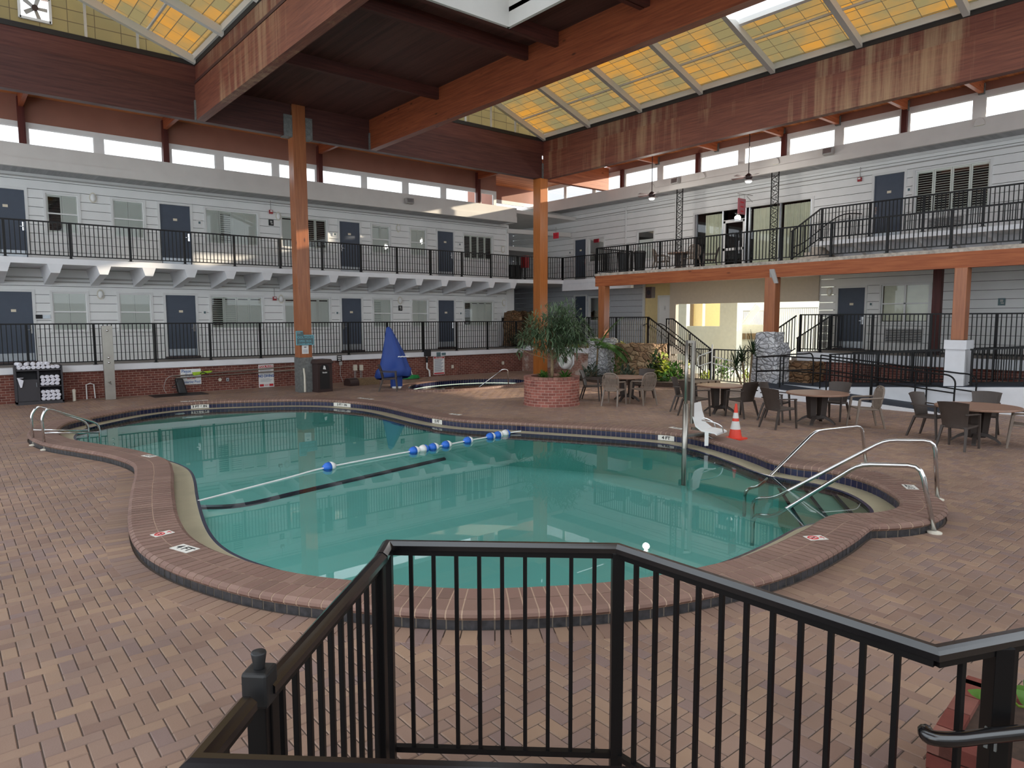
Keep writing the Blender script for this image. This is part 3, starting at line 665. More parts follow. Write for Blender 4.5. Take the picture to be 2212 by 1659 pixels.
# eave A: soffit, fascia, flat roof, clerestory
b = MB(); b.box(-5, 21.0, 25.0, 26.2, 6.9, 6.95); struct('ceiling_eave_left', b, M['soffit'])
b = MB(); b.box(-5, 21.0, 24.9, 25.02, 6.85, 7.10); b.box(-5, 21.0, 24.94, 25.02, 7.10, 7.52); b.box(20.98, 21.02, 24.94, 26.2, 6.85, 7.52); struct('trim_3', b, M['fascia'])
b = MB(); b.box(-5, 25.4, 25.0, 33, 7.3, 7.45); struct('ceiling_roof_left', b, M['fascia'])

def clerestory(W, d, panes, z0, z1, zt, u0, u1, posts, post_z, nm, ptrim):
    """strip windows under a plywood band: sill/frames, panes, stained posts"""
    f = MB(); ps = sorted(panes)
    W.box(f, u0, u1, d - 0.08, d, z1, zt); W.box(f, u0, u1, d - 0.08, d, z0 - 0.25, z0)
    e = [u0] + [q for p in ps for q in p] + [u1]
    for a, b_ in zip(e[0::2], e[1::2]):
        if b_ - a > 0.005: W.box(f, a, b_, d - 0.08, d, z0, z1)
    root = struct(nm, f, ptrim)
    for a, b_ in ps:
        win_n[0] += 1
        fr = MB(); t = 0.03
        W.box(fr, a, a + t, d - 0.06, d - 0.015, z0, z1); W.box(fr, b_ - t, b_, d - 0.06, d - 0.015, z0, z1); W.box(fr, a + t, b_ - t, d - 0.06, d - 0.015, z1 - t, z1); W.box(fr, a + t, b_ - t, d - 0.06, d - 0.015, z0, z0 + t)
        w_ = struct('window_%d' % win_n[0], fr, M['white'])
        g = MB(); g.quad(W.p(a + t, d - 0.04, z0 + t), W.p(b_ - t, d - 0.04, z0 + t), W.p(b_ - t, d - 0.04, z1 - t), W.p(a + t, d - 0.04, z1 - t)); g.build('glass_pane', M['sky_glass'], w_, fixn=False)
PA = [(-2.95, -1.25), (-1.0, 0.7), (0.87, 2.22), (2.40, 4.10), (4.34, 6.05), (6.31, 7.72), (7.98, 9.71), (9.94, 11.36), (11.59, 13.29), (13.50, 15.16), (15.42, 17.06), (17.31, 18.94), (19.21, 19.94)]
clerestory(WA, 0.9, PA, 7.45, 8.08, 8.22, -5, 20.1, None, None, 'wall_left_clerestory', M['trim'])
b = MB(); b.box(-5, 20.1, 25.32, 25.4, 8.22, 9.0); b.box(20.0, 20.1, 25.4, 27.4, 7.4, 9.0); b.box(20.1, 24.2, 27.3, 27.4, 8.3, 9.0); struct('wall_left_plywood', b, M['brown_panel'])
b = MB(); b.box(20.1, 20.9, 27.3, 27.4, 7.4, 8.3); b.box(20.9, 24.2, 27.3, 27.4, 8.12, 8.3); struct('trim_4', b, M['trim'])
for x in (-3.2, 2.25, 6.13, 11.5, 19.0):
    b = MB(); b.box(x - 0.09, x + 0.09, 25.16, 25.31, 7.5, 8.9); struct('column_clerestory', b, M['purple_post'])

# ---- facade B (right): x = 25
BH = [(24.33, 25.10, 4.2, 6.33), (23.13, 24.12, 5.18, 6.32), (20.10, 21.05, 5.09, 6.36), (12.80, 17.91, 4.25, 6.77), (9.67, 10.62, 5.03, 7.23), (7.22, 9.34, 5.77, 7.20),
      (24.30, 25.07, 1.28, 3.52), (22.83, 24.06, 2.30, 3.45), (10.77, 11.70, 1.28, 3.46), (8.72, 10.22, 2.24, 3.52)]
siding('wall_right', WB, -6, 31, 4.2, 7.83, BH, M['siding'], 0.28)
siding('wall_right_lower', WB, -6, 12.39, 1.0, 4.2, BH, M['siding'], 0.28)
siding('wall_right_far', WB, 20.55, 31, 1.0, 4.2, BH, M['grey_siding'], 0.28)
door(WB, 24.33, 25.10, 4.22, 6.33, handle=-1); window(WB, 23.13, 24.12, 5.18, 6.32, [0.1, 0.1], False)
window(WB, 20.10, 21.05, 5.09, 6.36, [], True)
bl_ = MB(); WB.box(bl_, 20.12, 21.03, -0.14, -0.12, 5.1, 6.0); bl_.build('roller_blind', M['shutter'], bpy.data.objects['window_%d' % win_n[0]])
door(WB, 9.67, 10.62, 5.05, 7.23, handle=1); window(WB, 7.22, 9.34, 5.77, 7.20, [0.7, 0.7, 0.7, 0.7], False)
door(WB, 24.30, 25.07, 1.30, 3.52, handle=-1); window(WB, 22.83, 24.06, 2.30, 3.45, [0.3, 0.3], False)
door(WB, 10.77, 11.70, 1.30, 3.46, handle=-1); window(WB, 8.72, 10.22, 2.24, 3.52, [], True)
wr = bpy.data.objects['window_%d' % win_n[0]]
m_ = MB(); WB.box(m_, 9.44, 9.50, -0.06, 0.0, 2.24, 3.52); m_.build('mullion', M['white'], wr)
m_ = MB(); WB.box(m_, 8.76, 10.18, -0.13, -0.11, 2.3, 3.5); m_.build('roller_blind', M['curtain'], wr)
# lobby glazing on the terrace: frames, panes, curtains behind
win_n[0] += 1
f = MB(); casing(f, WB, 12.80, 17.91, 4.25, 6.77, 0.08, 0.04, False); lob = struct('window_%d' % win_n[0], f, M['trim'])
for a in (12.83, 14.05, 15.35, 15.52, 16.56, 17.85):
    m_ = MB(); WB.box(m_, a - 0.03, a + 0.03, -0.08, 0.01, 4.25, 6.77); m_.build('mullion', M['kick'], lob)
for a, b_ in ((12.86, 14.02), (14.08, 15.32), (16.59, 17.82)):
    m_ = MB(); m_.quad(WB.p(a, -0.04, 4.3), WB.p(b_, -0.04, 4.3), WB.p(b_, -0.04, 6.75), WB.p(a, -0.04, 6.75)); m_.build('glass_pane', M['glass'], lob, fixn=False)
    c = MB(); k = 60; ua, ub = (a + 0.05, b_ - 0.05) if a < 16 else (a + 0.05, a + 0.9)
    top = [WB.p(ua + (ub - ua) * i / k, -0.13 + 0.03 * math.sin(i * 1.35) + 0.01 * math.sin(i * 0.5), 6.7) for i in range(k + 1)]
    bot = [(p[0], p[1], 4.3) for p in top]; c.add(top + bot, [(i, i + 1, i + k + 2, i + k + 1) for i in range(k)]); c.build('curtain', M['curtain'], lob, fixn=False)
door_n[0] += 1
f = MB(); t = 0.09
WB.box(f, 15.55, 15.55 + t, -0.06, 0.0, 4.25, 6.35); WB.box(f, 16.53 - t, 16.53, -0.06, 0.0, 4.25, 6.35); WB.box(f, 15.55, 16.53, -0.06, 0.0, 6.26, 6.38); WB.box(f, 15.55, 16.53, -0.06, 0.0, 4.25, 4.45); WB.box(f, 15.55, 16.53, -0.06, 0.0, 5.15, 5.25)
dg = struct('door_%d' % door_n[0], f, M['white'])
m_ = MB(); m_.quad(WB.p(15.6, -0.03, 4.3), WB.p(16.5, -0.03, 4.3), WB.p(16.5, -0.03, 6.75), WB.p(15.6, -0.03, 6.75)); m_.build('glass_pane', M['glass'], dg, fixn=False)
m_ = MB(); m_.bar(WB.p(15.75, 0.05, 5.0), WB.p(15.75, 0.05, 5.5), 0.03, 0.03); WB.box(m_, 15.73, 15.77, 0, 0.05, 5.0, 5.03); WB.box(m_, 15.73, 15.77, 0, 0.05, 5.47, 5.5); m_.build('door_handle', M['steel'], dg)
m_ = MB(); WB.box(m_, 15.7, 16.0, 0.0, 0.05, 6.3, 6.36); m_.bar(WB.p(15.75, 0.03, 6.33), WB.p(16.15, 0.12, 6.35), 0.02, 0.02); m_.build('door_closer', M['kick'], dg)
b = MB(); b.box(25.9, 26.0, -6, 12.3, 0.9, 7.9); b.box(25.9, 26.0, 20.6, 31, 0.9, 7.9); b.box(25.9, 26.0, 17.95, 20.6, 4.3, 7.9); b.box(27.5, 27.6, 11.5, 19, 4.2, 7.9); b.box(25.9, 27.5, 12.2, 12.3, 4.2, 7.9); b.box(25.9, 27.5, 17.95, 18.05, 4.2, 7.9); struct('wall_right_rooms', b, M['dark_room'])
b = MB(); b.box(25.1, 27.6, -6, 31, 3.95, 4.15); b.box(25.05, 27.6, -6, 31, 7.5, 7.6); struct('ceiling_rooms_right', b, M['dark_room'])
# terrace slab, platform, eave B
b = MB(); b.box(20.5, 25, -5, 19.45, 4.1, 4.2); struct('floor_terrace', b, M['concrete_edge'])
b = MB(); b.box(20.6, 25, -5, 19.4, 4.04, 4.098); struct('ceiling_terrace', b, M['fascia'])
b = MB(); b.box(23.6, 25, -5, 11.8, 4.89, 5.03); struct('floor_platform', b, M['concrete_white'])
b = MB()
for y in [11.6 - 0.95 * k for k in range(0, 14)]:
    b.hexa(((23.95, y - 0.06, 4.75), (25, y - 0.06, 4.45), (25, y + 0.06, 4.45), (23.95, y + 0.06, 4.75), (23.7, y - 0.06, 4.9), (25, y - 0.06, 4.9), (25, y + 0.06, 4.9), (23.7, y + 0.06, 4.9)))
b.box(24.9, 25, -5, 11.8, 4.2, 4.9); struct('beam_platform_brackets', b, M['concrete_white'])
b = MB()
for k in range(4): b.box(23.62, 24.9, 11.8 + 0.26 * k, 11.8 + 0.26 * (k + 1), 4.2, 4.2 + 0.166 * (4 - k))
struct('floor_platform_steps', b, M['concrete_edge'])
b = MB(); b.box(23.8, 25, -6, 26.2, 7.78, 7.84); struct('ceiling_eave_right', b, M['soffitB'])
b = MB(); b.box(23.70, 23.82, -6, 26.2, 7.68, 7.90); b.box(23.74, 23.82, -6, 26.2, 7.90, 8.2); b.box(23.74, 25, 26.15, 26.2, 7.68, 8.2); struct('trim_5', b, M['fascia'])
b = MB(); b.box(23.8, 27.6, -6, 33, 8.02, 8.12); struct('ceiling_roof_right', b, M['fascia'])
PB = [(e - 1.78, e) for e in (26.6, 24.7, 22.75, 20.9)] + [(17.2, 18.85), (15.25, 16.95), (13.28, 15.0), (11.55, 13.2), (9.48, 11.28), (7.45, 9.2), (5.4, 7.15), (3.3, 5.1), (1.2, 3.0), (-1, 0.9), (-3.1, -1.3)]
clerestory(WB, 1.05, PB, 8.15, 8.83, 9.0, -6, 26.7, None, None, 'wall_right_clerestory', M['trim'])
b = MB(); b.box(23.97, 24.05, -6, 27.3, 9.0, 9.3); struct('wall_right_plywood', b, M['brown_panel'])
for y in (21.05, 17.05, 13.38, 9.33, 5.2):
    b = MB(); b.box(23.84, 23.95, y - 0.08, y + 0.08, 8.1, 9.0); struct('column_clerestory', b, M['purple_post'])
# passage under facade B: header, cream side wall, floor
b = MB(); b.box(24.9, 25.1, 12.39, 18.75, 3.02, 4.05); b.box(24.9, 25.1, 18.75, 19.08, 0, 4.05); struct('wall_passage_header', b, M['beige_header'])
b = MB(); b.box(25.08, 25.2, 19.0, 20.59, 1.0, 4.05); struct('wall_passage_cream', b, M['cream'])
b = MB(); WB.box(b, 20.57, 20.66, -0.05, 0.05, 1.2, 4.05); struct('trim_6', b, M['trim'])
door(WB, 19.12, 19.72, 1.26, 3.35, handle=-1, kick=False, plate=False, mat=M['white'], threshold=False)
d_ = bpy.data.objects['door_%d' % door_n[0]]
m_ = MB(); WB.box(m_, 19.36, 19.5, -0.025, -0.015, 2.75, 2.98); sg_ = m_.build('door_sign', M['trim'], d_); text('sign_figure', 'i', 0.2, M['ink'], sg_, WB.p(19.43, -0.012, 2.86), (PI / 2, 0, -PI / 2))

# ================================================================== ROOF
YA, XB_, ZB = 21.9, 19.85, 8.2
def beam(nm, x0, x1, y0, y1, z0, z1, mat):
    b = MB(); b.box(x0, x1, y0, y1, z0, z1); return struct(nm, b, mat)
for x0, x1 in ((-6, 9.03), (9.49, 19.8)): beam('beam_eave', x0, x1, 21.85, 22.1, ZB, 9.25, M['beamX'])
beam('beam_side', 19.85, 20.1, -5, 21.85, ZB, 9.25, M['beamY'])
beam('beam_cross', 6.17, 6.42, -5, 21.85, ZB, 9.22, M['beamY'])
beam('beam_cross', 11.8, 12.05, -5, 21.85, ZB, 9.22, M['orangeY'])
beam('beam_cross', -1.85, -1.6, -5, 21.85, ZB, 9.22, M['beamY'])
beam('beam_stub', 20.1, 23.9, 21.85, 22.1, ZB, 9.2, M['orangeX'])
for x0, x1 in ((-1.6, 6.25), (12.05, 19.92)):   # curb boards of the two skylight bays, set back from the main beams
    beam('beam_curb', x0, x1, 21.9, 22.05, 9.25, 9.75, M['curbX']); beam('trim_7', x0, x1, 21.88, 22.06, 9.75, 9.88, M['strip'])
for x, mt in ((6.22, 'curbY'), (19.92, 'curbY'), (11.88, 'curbY'), (-1.75, 'curbY')):
    beam('beam_curb', x, x + 0.13, -5, 22.05, 9.22, 9.75, M[mt]); beam('trim_8', x - 0.02, x + 0.14, -5, 22.06, 9.75, 9.88, M['strip'])
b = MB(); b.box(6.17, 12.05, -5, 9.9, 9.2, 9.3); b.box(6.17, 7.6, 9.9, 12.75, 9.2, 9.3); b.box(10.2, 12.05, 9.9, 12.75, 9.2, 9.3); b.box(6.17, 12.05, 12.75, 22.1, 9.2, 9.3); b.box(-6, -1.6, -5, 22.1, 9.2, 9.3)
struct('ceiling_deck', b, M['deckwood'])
for y in (17.62, 13.6, 9.75, 5.6, 1.5): beam('beam_joist', 6.42, 11.8, y - 0.06, y + 0.06, 8.87, 9.2, M['joist'])
for y in (12.5, 9.9): beam('beam_joist', 6.42, 11.8, y - 0.06, y + 0.06, 8.87, 9.2, M['joist'])
b = MB(); b.box(7.55, 10.25, 12.36, 12.44, 8.88, 10.2); b.box(10.2, 10.28, 9.9, 12.44, 8.88, 10.2); b.box(7.52, 7.6, 9.9, 12.44, 8.88, 10.2); b.box(7.55, 10.25, 9.86, 9.95, 8.9, 10.2); struct('trim_9', b, M['fascia'])
win_n[0] += 1
b = MB(); b.box(7.55, 10.25, 9.9, 12.72, 10.2, 10.22); o = struct('window_%d' % win_n[0], b, M['sky_glass'])
# ring roof between the main beams and the clerestories
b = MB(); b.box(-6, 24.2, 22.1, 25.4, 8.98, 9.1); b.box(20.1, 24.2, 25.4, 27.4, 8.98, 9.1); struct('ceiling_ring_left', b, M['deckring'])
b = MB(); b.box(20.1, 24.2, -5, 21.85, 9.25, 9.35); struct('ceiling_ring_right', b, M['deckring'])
for x in (-3.2, 2.25, 6.13, 11.5, 19.0): beam('beam_rafter', x - 0.06, x + 0.06, 22.1, 25.3, 8.62, 8.98, M['orangeY'])
for y in (19.1, 16.2, 13.45, 11.45, 9.3, 7.25, 5.2, 3.1, 1.0):
    beam('beam_rafter', 20.1, 23.94, y - 0.06, y + 0.06, 8.93, 9.25, M['orangeX']); beam('trim_10', 23.86, 23.95, y - 0.08, y + 0.08, 8.9, 9.2, M['galv'])
# skylight bays: gable of translucent panels and clear glass, white rafters and purlins
def bay(x0, x1):
    xr = (x0 + x1) / 2; ze = 9.85; zr = ze + 0.355 * (xr - x0); ys = [21.9 - 2.56 * k for k in range(11)]
    for s, xe in ((1, x0), (-1, x1)):
        sl = (zr - ze) / abs(xr - xe); P = lambda t, y, dz=0.0: (xe + s * t, y, ze + sl * t + dz); W_ = abs(xr - xe)
        b = MB()
        for k, (y1, y0) in enumerate(zip(ys, ys[1:])):
            sky = (s == -1 and k == 4)
            t1 = W_ - 2.05 if sky else W_; b.quad(P(0, y0, 0.16), P(t1, y0, 0.16), P(t1, y1, 0.16), P(0, y1, 0.16))
            if sky:
                win_n[0] += 1; f = MB()
                for a_, b_ in ((t1, t1 + 0.09), (W_ - 0.09, W_)): f.hexa([P(a_, y0, 0.06), P(b_, y0, 0.06), P(b_, y1, 0.06), P(a_, y1, 0.06), P(a_, y0, 0.2), P(b_, y0, 0.2), P(b_, y1, 0.2), P(a_, y1, 0.2)])
                fo = struct('window_%d' % win_n[0], f, M['white']); g = MB(); g.quad(P(t1, y0, 0.16), P(W_, y0, 0.16), P(W_, y1, 0.16), P(t1, y1, 0.16)); g.build('glass_pane', M['sky_glass'], fo, fixn=False)
        struct('ceiling_skylight_panels', b, M['sky_glass' if s == 1 else 'panel'], fixn=False)  # unseen left-hand slopes made clear glass to bring in more top light
        for y in ys:
            b = MB(); a, c = Vector(P(0.03, y - 0.08)), Vector(P(W_, y - 0.08)); b.bar(a, c, 0.15, 0.2); struct('beam_skylight_rafter', b, M['rafter_white'])
        for t in (0.04, W_ * 0.32, W_ * 0.66):
            b = MB(); b.bar(P(t, ys[0], 0.11), P(t, ys[-1], 0.11), 0.05 if t > 0.1 else 0.14, 0.06 if t > 0.1 else 0.2); struct('beam_purlin', b, M['rafter_white'])
    b = MB()
    if x0 < 0:   # a square vent opening sits in this gable
        a0, a1, z0, z1 = 2.08, 2.72, 10.05, 10.62
        b.quad((x0, 21.98, ze), (a0, 21.98, ze), (a0, 21.98, ze + 0.355 * (a0 - x0)), (x0, 21.98, ze)); b.quad((a1, 21.98, ze), (x1, 21.98, ze), (x1, 21.98, ze), (a1, 21.98, ze + 0.355 * (x1 - a1)))
        b.quad((a0, 21.98, ze), (a1, 21.98, ze), (a1, 21.98, z0), (a0, 21.98, z0)); b.add(((a0, 21.98, z1), (a1, 21.98, z1), (a1, 21.98, zr - 0.355 * abs(a1 - xr)), (xr, 21.98, zr), (a0, 21.98, zr - 0.355 * abs(xr - a0))), ((0, 1, 2, 3, 4),))
    else: b.add(((x0, 21.98, ze), (x1, 21.98, ze), (xr, 21.98, zr)), ((0, 1, 2),))
    struct('wall_skylight_gable', b, M['gable_panel'], fixn=False)
    for k in range(-3, 4):
        x = xr + k * 1.24
        if x0 < 0 and abs(x - 2.4) < 0.35: continue
        zt = zr - 0.355 * abs(x - xr); b = MB(); b.box(x - 0.03, x + 0.03, 21.9, 21.96, ze, zt - 0.05)
        if zt - ze > 0.15: struct('beam_gable_stud', b, M['rafter_white'])
bay(-1.72, 6.25); bay(11.9, 19.97)
# ================================================================== COLUMNS
def column(x0, x1, y0, y1, z0, z1, mat): 
    b = MB(); b.box(x0, x1, y0, y1, z0, z1); return struct('column', b, mat, bevel=0.012)
c1 = column(9.05, 9.48, 21.78, 22.18, 0.0, 9.2, M['orangeZ'])
b = MB(); b.box(9.03, 9.50, 21.76, 22.20, 0, 1.15); b.build('steel_base_sleeve', M['galv'], c1)
for xa, xb in ((8.78, 9.05), (9.48, 9.72)):
    b = MB(); b.box(xa, xb, 21.8, 22.12, 8.18, 8.85); b.build('beam_bracket', M['galv'], c1)
c2 = column(19.55, 19.98, 21.68, 22.12, 0.0, ZB, M['orangeZ2'])
b = MB(); b.box(19.79, 19.87, 21.80, 21.86, 8.2, 8.85); b.build('beam_bracket', M['galv'], c2)
for x in (6.13, 11.76):
    b = MB(); b.box(x, x + 0.06, 21.78, 21.86, 8.2, 8.75); struct('trim_11', b, M['galv'])
# terrace beam and its posts
b = MB(); b.box(20.5, 20.72, -5, 19.42, 3.69, 4.1); struct('beam_terrace', b, M['orangeT'])
b = MB(); b.box(21.9, 22.1, -5, 16.2, 3.78, 4.03); struct('beam_terrace_inner', b, M['purple_post'])
for y0, y1, z0 in ((18.88, 19.2, 1.5), (11.58, 11.95, 1.92), (6.28, 6.58, 1.82)):
    column(20.45, 20.77, y0, y1, z0, 3.69, M['orangeZ'])
for y in (7.98, 2.5):
    column(23.4, 23.6, y - 0.12, y + 0.12, 1.28, 4.04, M['purple_post'])
b = MB(); b.box(20.36, 20.86, 6.2, 6.66, 0.0, 1.82); b.box(20.33, 20.89, 6.17, 6.69, 1.58, 1.82); struct('column_pedestal', b, M['concrete_white'])
# ================================================================== RAILINGS
def ony(px, py, y):
    d = ray(px, py); return Vector((0, 0, H)) + d * (y / d.y)
def onx(px, py, x):
    d = ray(px, py); return Vector((0, 0, H)) + d * (x / d.x)
def railing(label, pts, h, name='railing', cat='railing', group=None, pitch=0.115, gap=0.09, posts=(), cap=(0.055, 0.04), post=0.065, bal=0.022, mat='black', capmat=None, fill=True, baseplate=True, skip_ends=0.05):
    P = [Vector(p) for p in pts]; O = P[0]
    root = thing(name, label, cat, tuple(O), 0, group)
    tr = MB(O); br = MB(O)
    for a, b in zip(P, P[1:]):
        u = Vector((0, 0, 1)); tr.bar(a + u * (h - cap[1] / 2), b + u * (h - cap[1] / 2), cap[0], cap[1])
        br.bar(a + u * gap, b + u * gap, 0.03, 0.03)
    tr.build('top_rail', M[capmat or mat], root); br.build('bottom_rail', M[mat], root)
    for p in posts:
        p = Vector(p); b = MB(O); b.box(p.x - post / 2, p.x + post / 2, p.y - post / 2, p.y + post / 2, p.z, p.z + h - cap[1] * 0.5)
        if baseplate: b.box(p.x - post, p.x + post, p.y - post, p.y + post, p.z, p.z + 0.012)
        b.build('post', M[mat], root)
    if not fill: return root
    bb = MB(); s = bal / 2; bb.box(-s, s, -s, s, gap, h - cap[1]); me = bb.mesh('baluster', M[mat]); spots = []
    for a, b in zip(P, P[1:]):
        L_ = (b - a).length; n = max(1, int(round(L_ / pitch)))
        for i in range(n):
            q = a.lerp(b, (i + 0.5) / n)
            if all((Vector((q.x, q.y)) - Vector((p[0], p[1]))).length > skip_ends for p in posts): spots.append(q)
    spots.sort(key=lambda q: (q.x ** 2 + q.y ** 2) if proj(q) and -20 < proj(q)[0] < 2232 else 1e6 + q.length)
    for q in spots[:100]: link('baluster', me, root, tuple(q - O))
    if len(spots) > 100:
        b = MB(O)
        for q in spots[100:]: b.box(q.x - s, q.x + s, q.y - s, q.y + s, q.z + gap, q.z + h - cap[1])
        o = b.build('baluster', M[mat], root, fixn=False); o['kind'] = 'stuff'
    return root
railing('black picket railing along the ground walkway above the white curb of the left building', [(-2.6, 24.42, 1.03), (21.0, 24.42, 1.03)], 1.27, posts=[(1.96 + 1.69 * k, 24.42, 1.03) for k in range(-2, 12)], gap=0.1)
railing('black picket railing along the upper balcony of the left building, turning at the corner', [(-2.6, 24.36, 4.2), (20.8, 24.36, 4.2), (22.82, 23.72, 4.2), (22.82, 19.5, 4.2)], 1.07,
        posts=[(3.17 + 1.585 * k, 24.36, 4.2) for k in range(-3, 12)] + [(22.82, 23.72, 4.2), (22.82, 21.6, 4.2)])
railing('black picket railing along the edge of the upper right terrace above the orange beam', [(22.75, 19.40, 4.2), (20.56, 19.40, 4.2), (20.56, 2.2, 4.2)], 1.03,
        posts=[(20.56, 19.40 - 1.583 * k, 4.2) for k in range(0, 11)] + [(22.7, 19.40, 4.2)])
railing('black picket railing on the raised platform behind the terrace, sloping down beside its steps', [(23.66, 12.85, 4.38), (23.66, 11.8, 5.06), (23.66, 2.5, 5.06)], 1.11,
        posts=[(23.66, 12.8, 4.4)] + [(23.66, 11.75 - 1.6 * k, 5.06) for k in range(6)])
hr = MB((24.7, 11.5, 6.0)); hr.tube(smooth_path([(24.75, 10.9, 5.98), (24.75, 11.7, 5.98), (24.75, 12.9, 5.2), (24.75, 13.3, 5.05), (24.75, 13.35, 4.85), (24.75, 13.2, 4.8)], 5), 0.02, 8)
hr.bar((24.75, 11.3, 5.03), (24.75, 11.3, 5.98), 0.03, 0.03); hr.bar((24.75, 12.9, 4.2), (24.75, 12.9, 5.2), 0.03, 0.03)
tag(hr.build('handrail', M['black']), 'curved black handrail beside the steps to the raised upper platform', 'handrail')
railing('black picket railing on the right ground walkway in front of the air conditioner grille', [(22.16, 11.62, 1.28), (22.16, 2.2, 1.28)], 1.25, posts=[(22.16, 11.6, 1.28)] + [(22.16, 10.9 - 1.62 * k, 1.28) for k in range(6)], gap=0.1)
railing('short black stair railing rising to the right ground walkway beside the stone pillar', [(22.16, 13.0, 0.45), (22.16, 11.75, 1.28)], 1.22, posts=[(22.16, 12.95, 0.48)], gap=0.1)
railing('black stair railing on the far side of the right steps, against the bright passage', [(24.6, 13.0, 0.45), (24.6, 11.75, 1.28), (24.6, 11.3, 1.28)], 1.22, posts=[(24.6, 12.95, 0.48), (24.6, 11.75, 1.28)], gap=0.1)
railing('black picket railing behind the palm, sloping down the near side of the stone stairs', [(22.2, 23.2, 1.2), (22.2, 18.05, 1.2), (22.0, 15.95, 0.02)], 1.27, posts=[(22.2, 23.0, 1.2), (22.2, 21.4, 1.2), (22.2, 19.75, 1.2), (22.2, 18.05, 1.2), (22.1, 16.95, 0.58), (22.0, 15.98, 0.04)], gap=0.1)
railing('black stair railing on the far side of the stone stairs, under the white door', [(23.4, 18.1, 1.2), (23.4, 17.75, 1.2), (23.2, 15.75, 0.02)], 1.2, posts=[(23.4, 18.05, 1.2), (23.3, 16.8, 0.6), (23.2, 15.8, 0.04)], gap=0.1)
for zz, x0 in ((0.0, 0), (1, 1)):   # handrail tubes on brackets inside both stair flights
    X = 22.3 if x0 == 0 else 23.12
    hr = MB((X, 17, 1.5)); hr.tube(smooth_path([(X, 18.4, 2.12), (X, 17.95, 2.1), (X - 0.1, 16.2, 1.05), (X - 0.12, 15.85, 0.95)], 4), 0.02, 8); hr.bar((X, 18.1, 1.2), (X, 18.1, 2.1), 0.025, 0.025); hr.bar((X - 0.11, 16.1, 0.1), (X - 0.11, 16.1, 1.0), 0.025, 0.025)
    tag(hr.build('handrail', M['black']), ('near' if x0 == 0 else 'far') + ' black handrail tube of the stone stairs, inside the %s railing' % ('picket' if x0 == 0 else 'rear'), 'handrail')
railing('black picket fence panel between the stone stairs and the pool gate', [(21.9, 15.75, 0), (21.9, 14.85, 0)], 1.28, name='fence_panel', cat='fence', posts=[(21.9, 15.7, 0), (21.9, 14.85, 0)], gap=0.1, pitch=0.1)
gt = railing('black picket pool gate with white grab bars, left of the stone pillar', [(21.9, 14.75, 0.02), (21.9, 12.75, 0.02)], 1.26, name='pool_gate', cat='gate', posts=[(21.9, 14.72, 0.02), (21.9, 12.8, 0.02)], gap=0.1, pitch=0.13, baseplate=False)
g = MB((21.9, 14.75, 0.02)); g.tube([(21.85, 14.78, 1.2), (21.7, 15.25, 1.0), (21.7, 15.3, 0.9), (21.7, 15.25, 0.62), (21.85, 14.78, 0.8)], 0.022, 8); g.tube([(21.85, 14.72, 1.0), (21.82, 13.4, 0.78)], 0.02, 6); g.tube([(21.85, 14.72, 0.75), (21.82, 13.4, 0.5)], 0.02, 6); g.tube([(21.86, 14.79, 0.1), (21.86, 14.79, 1.45)], 0.025, 8); g.build('grab_bar', M['white'], gt)
# upper ramp pickets either side of the white pedestal
zr_ = lambda y: 0.43 + (9.14 - y) * 0.0725
railing('black sloping picket railing of the upper ramp, left of the white pedestal', [(20.42, 9.75, zr_(9.75)), (20.42, 6.74, zr_(6.74))], 0.95, posts=[(20.42, y, zr_(y)) for y in (9.72, 8.35, 7.0)], gap=0.08, post=0.05)
railing('black sloping picket railing of the upper ramp, right of the white pedestal', [(20.42, 6.1, zr_(6.1)), (20.42, 2.0, zr_(2.0))], 0.95, posts=[(20.42, y, zr_(y)) for y in (6.05, 4.9, 3.3)], gap=0.08, post=0.05)
railing('black sloping picket railing at the back of the upper ramp before the brick plinth', [(21.95, 9.75, zr_(9.75)), (21.95, 2.0, zr_(2.0))], 0.95, posts=[(21.95, y, zr_(y)) for y in (9.7, 8.0, 6.0, 4.0)], gap=0.08, post=0.05)

def pipe_rail(label, top, drop, posts, base, end_curve=True):
    O = Vector(top[0]); root = thing('pipe_handrail', label, 'handrail', (O.x, O.y, base(O.y)))
    org = (O.x, O.y, base(O.y)); T = [Vector(p) for p in top]; B = [p - Vector((0, 0, drop)) for p in T]
    a = MB(org); loop = list(T)
    if end_curve: e = T[-1]; f = (T[-1] - T[-2]).normalized(); loop = T[:-1] + smooth_path([T[-1] - f * 0.25, T[-1], T[-1] + f * 0.14 - Vector((0, 0, 0.13)), T[-1] + f * 0.14 - Vector((0, 0, drop)), T[-1] + f * 0.14 - Vector((0, 0, T[-1].z - base(T[-1].y)))], 4)
    a.tube(loop, 0.021, 8); a.build('top_rail', M['black'], root)
    b = MB(org); b.tube(B + ([B[-1] + f * 0.14] if end_curve else []), 0.018, 8); b.build('mid_rail', M['black'], root)
    for y in posts:
        t = (y - T[0].y) / (T[-1].y - T[0].y); q = T[0].lerp(T[-1], t); c = MB(org); c.tube([(q.x, q.y, base(y)), q], 0.021, 8); c.build('post', M['black'], root)
    return root
zl = lambda y: max(0.0, 0.36 - (10.9 - y) * 0.068)
pipe_rail('front black pipe handrail of the lower ramp beside the round tables', [(19.15, 10.6, 1.28), (19.15, 9.3, 1.26), (19.15, 6.15, 0.98)], 0.42, (10.6, 9.2, 8.0, 6.9), zl)
pipe_rail('rear black pipe handrail of the lower ramp against the white ramp wall', [(20.2, 9.9, 1.3), (20.2, 6.0, 0.95)], 0.42, (9.9, 8.4, 7.0), zl)
lr = thing('pipe_handrail', 'black pipe handrail around the ramp landing in front of the stone pillar', 'handrail', (19.15, 11.3, 0.37))
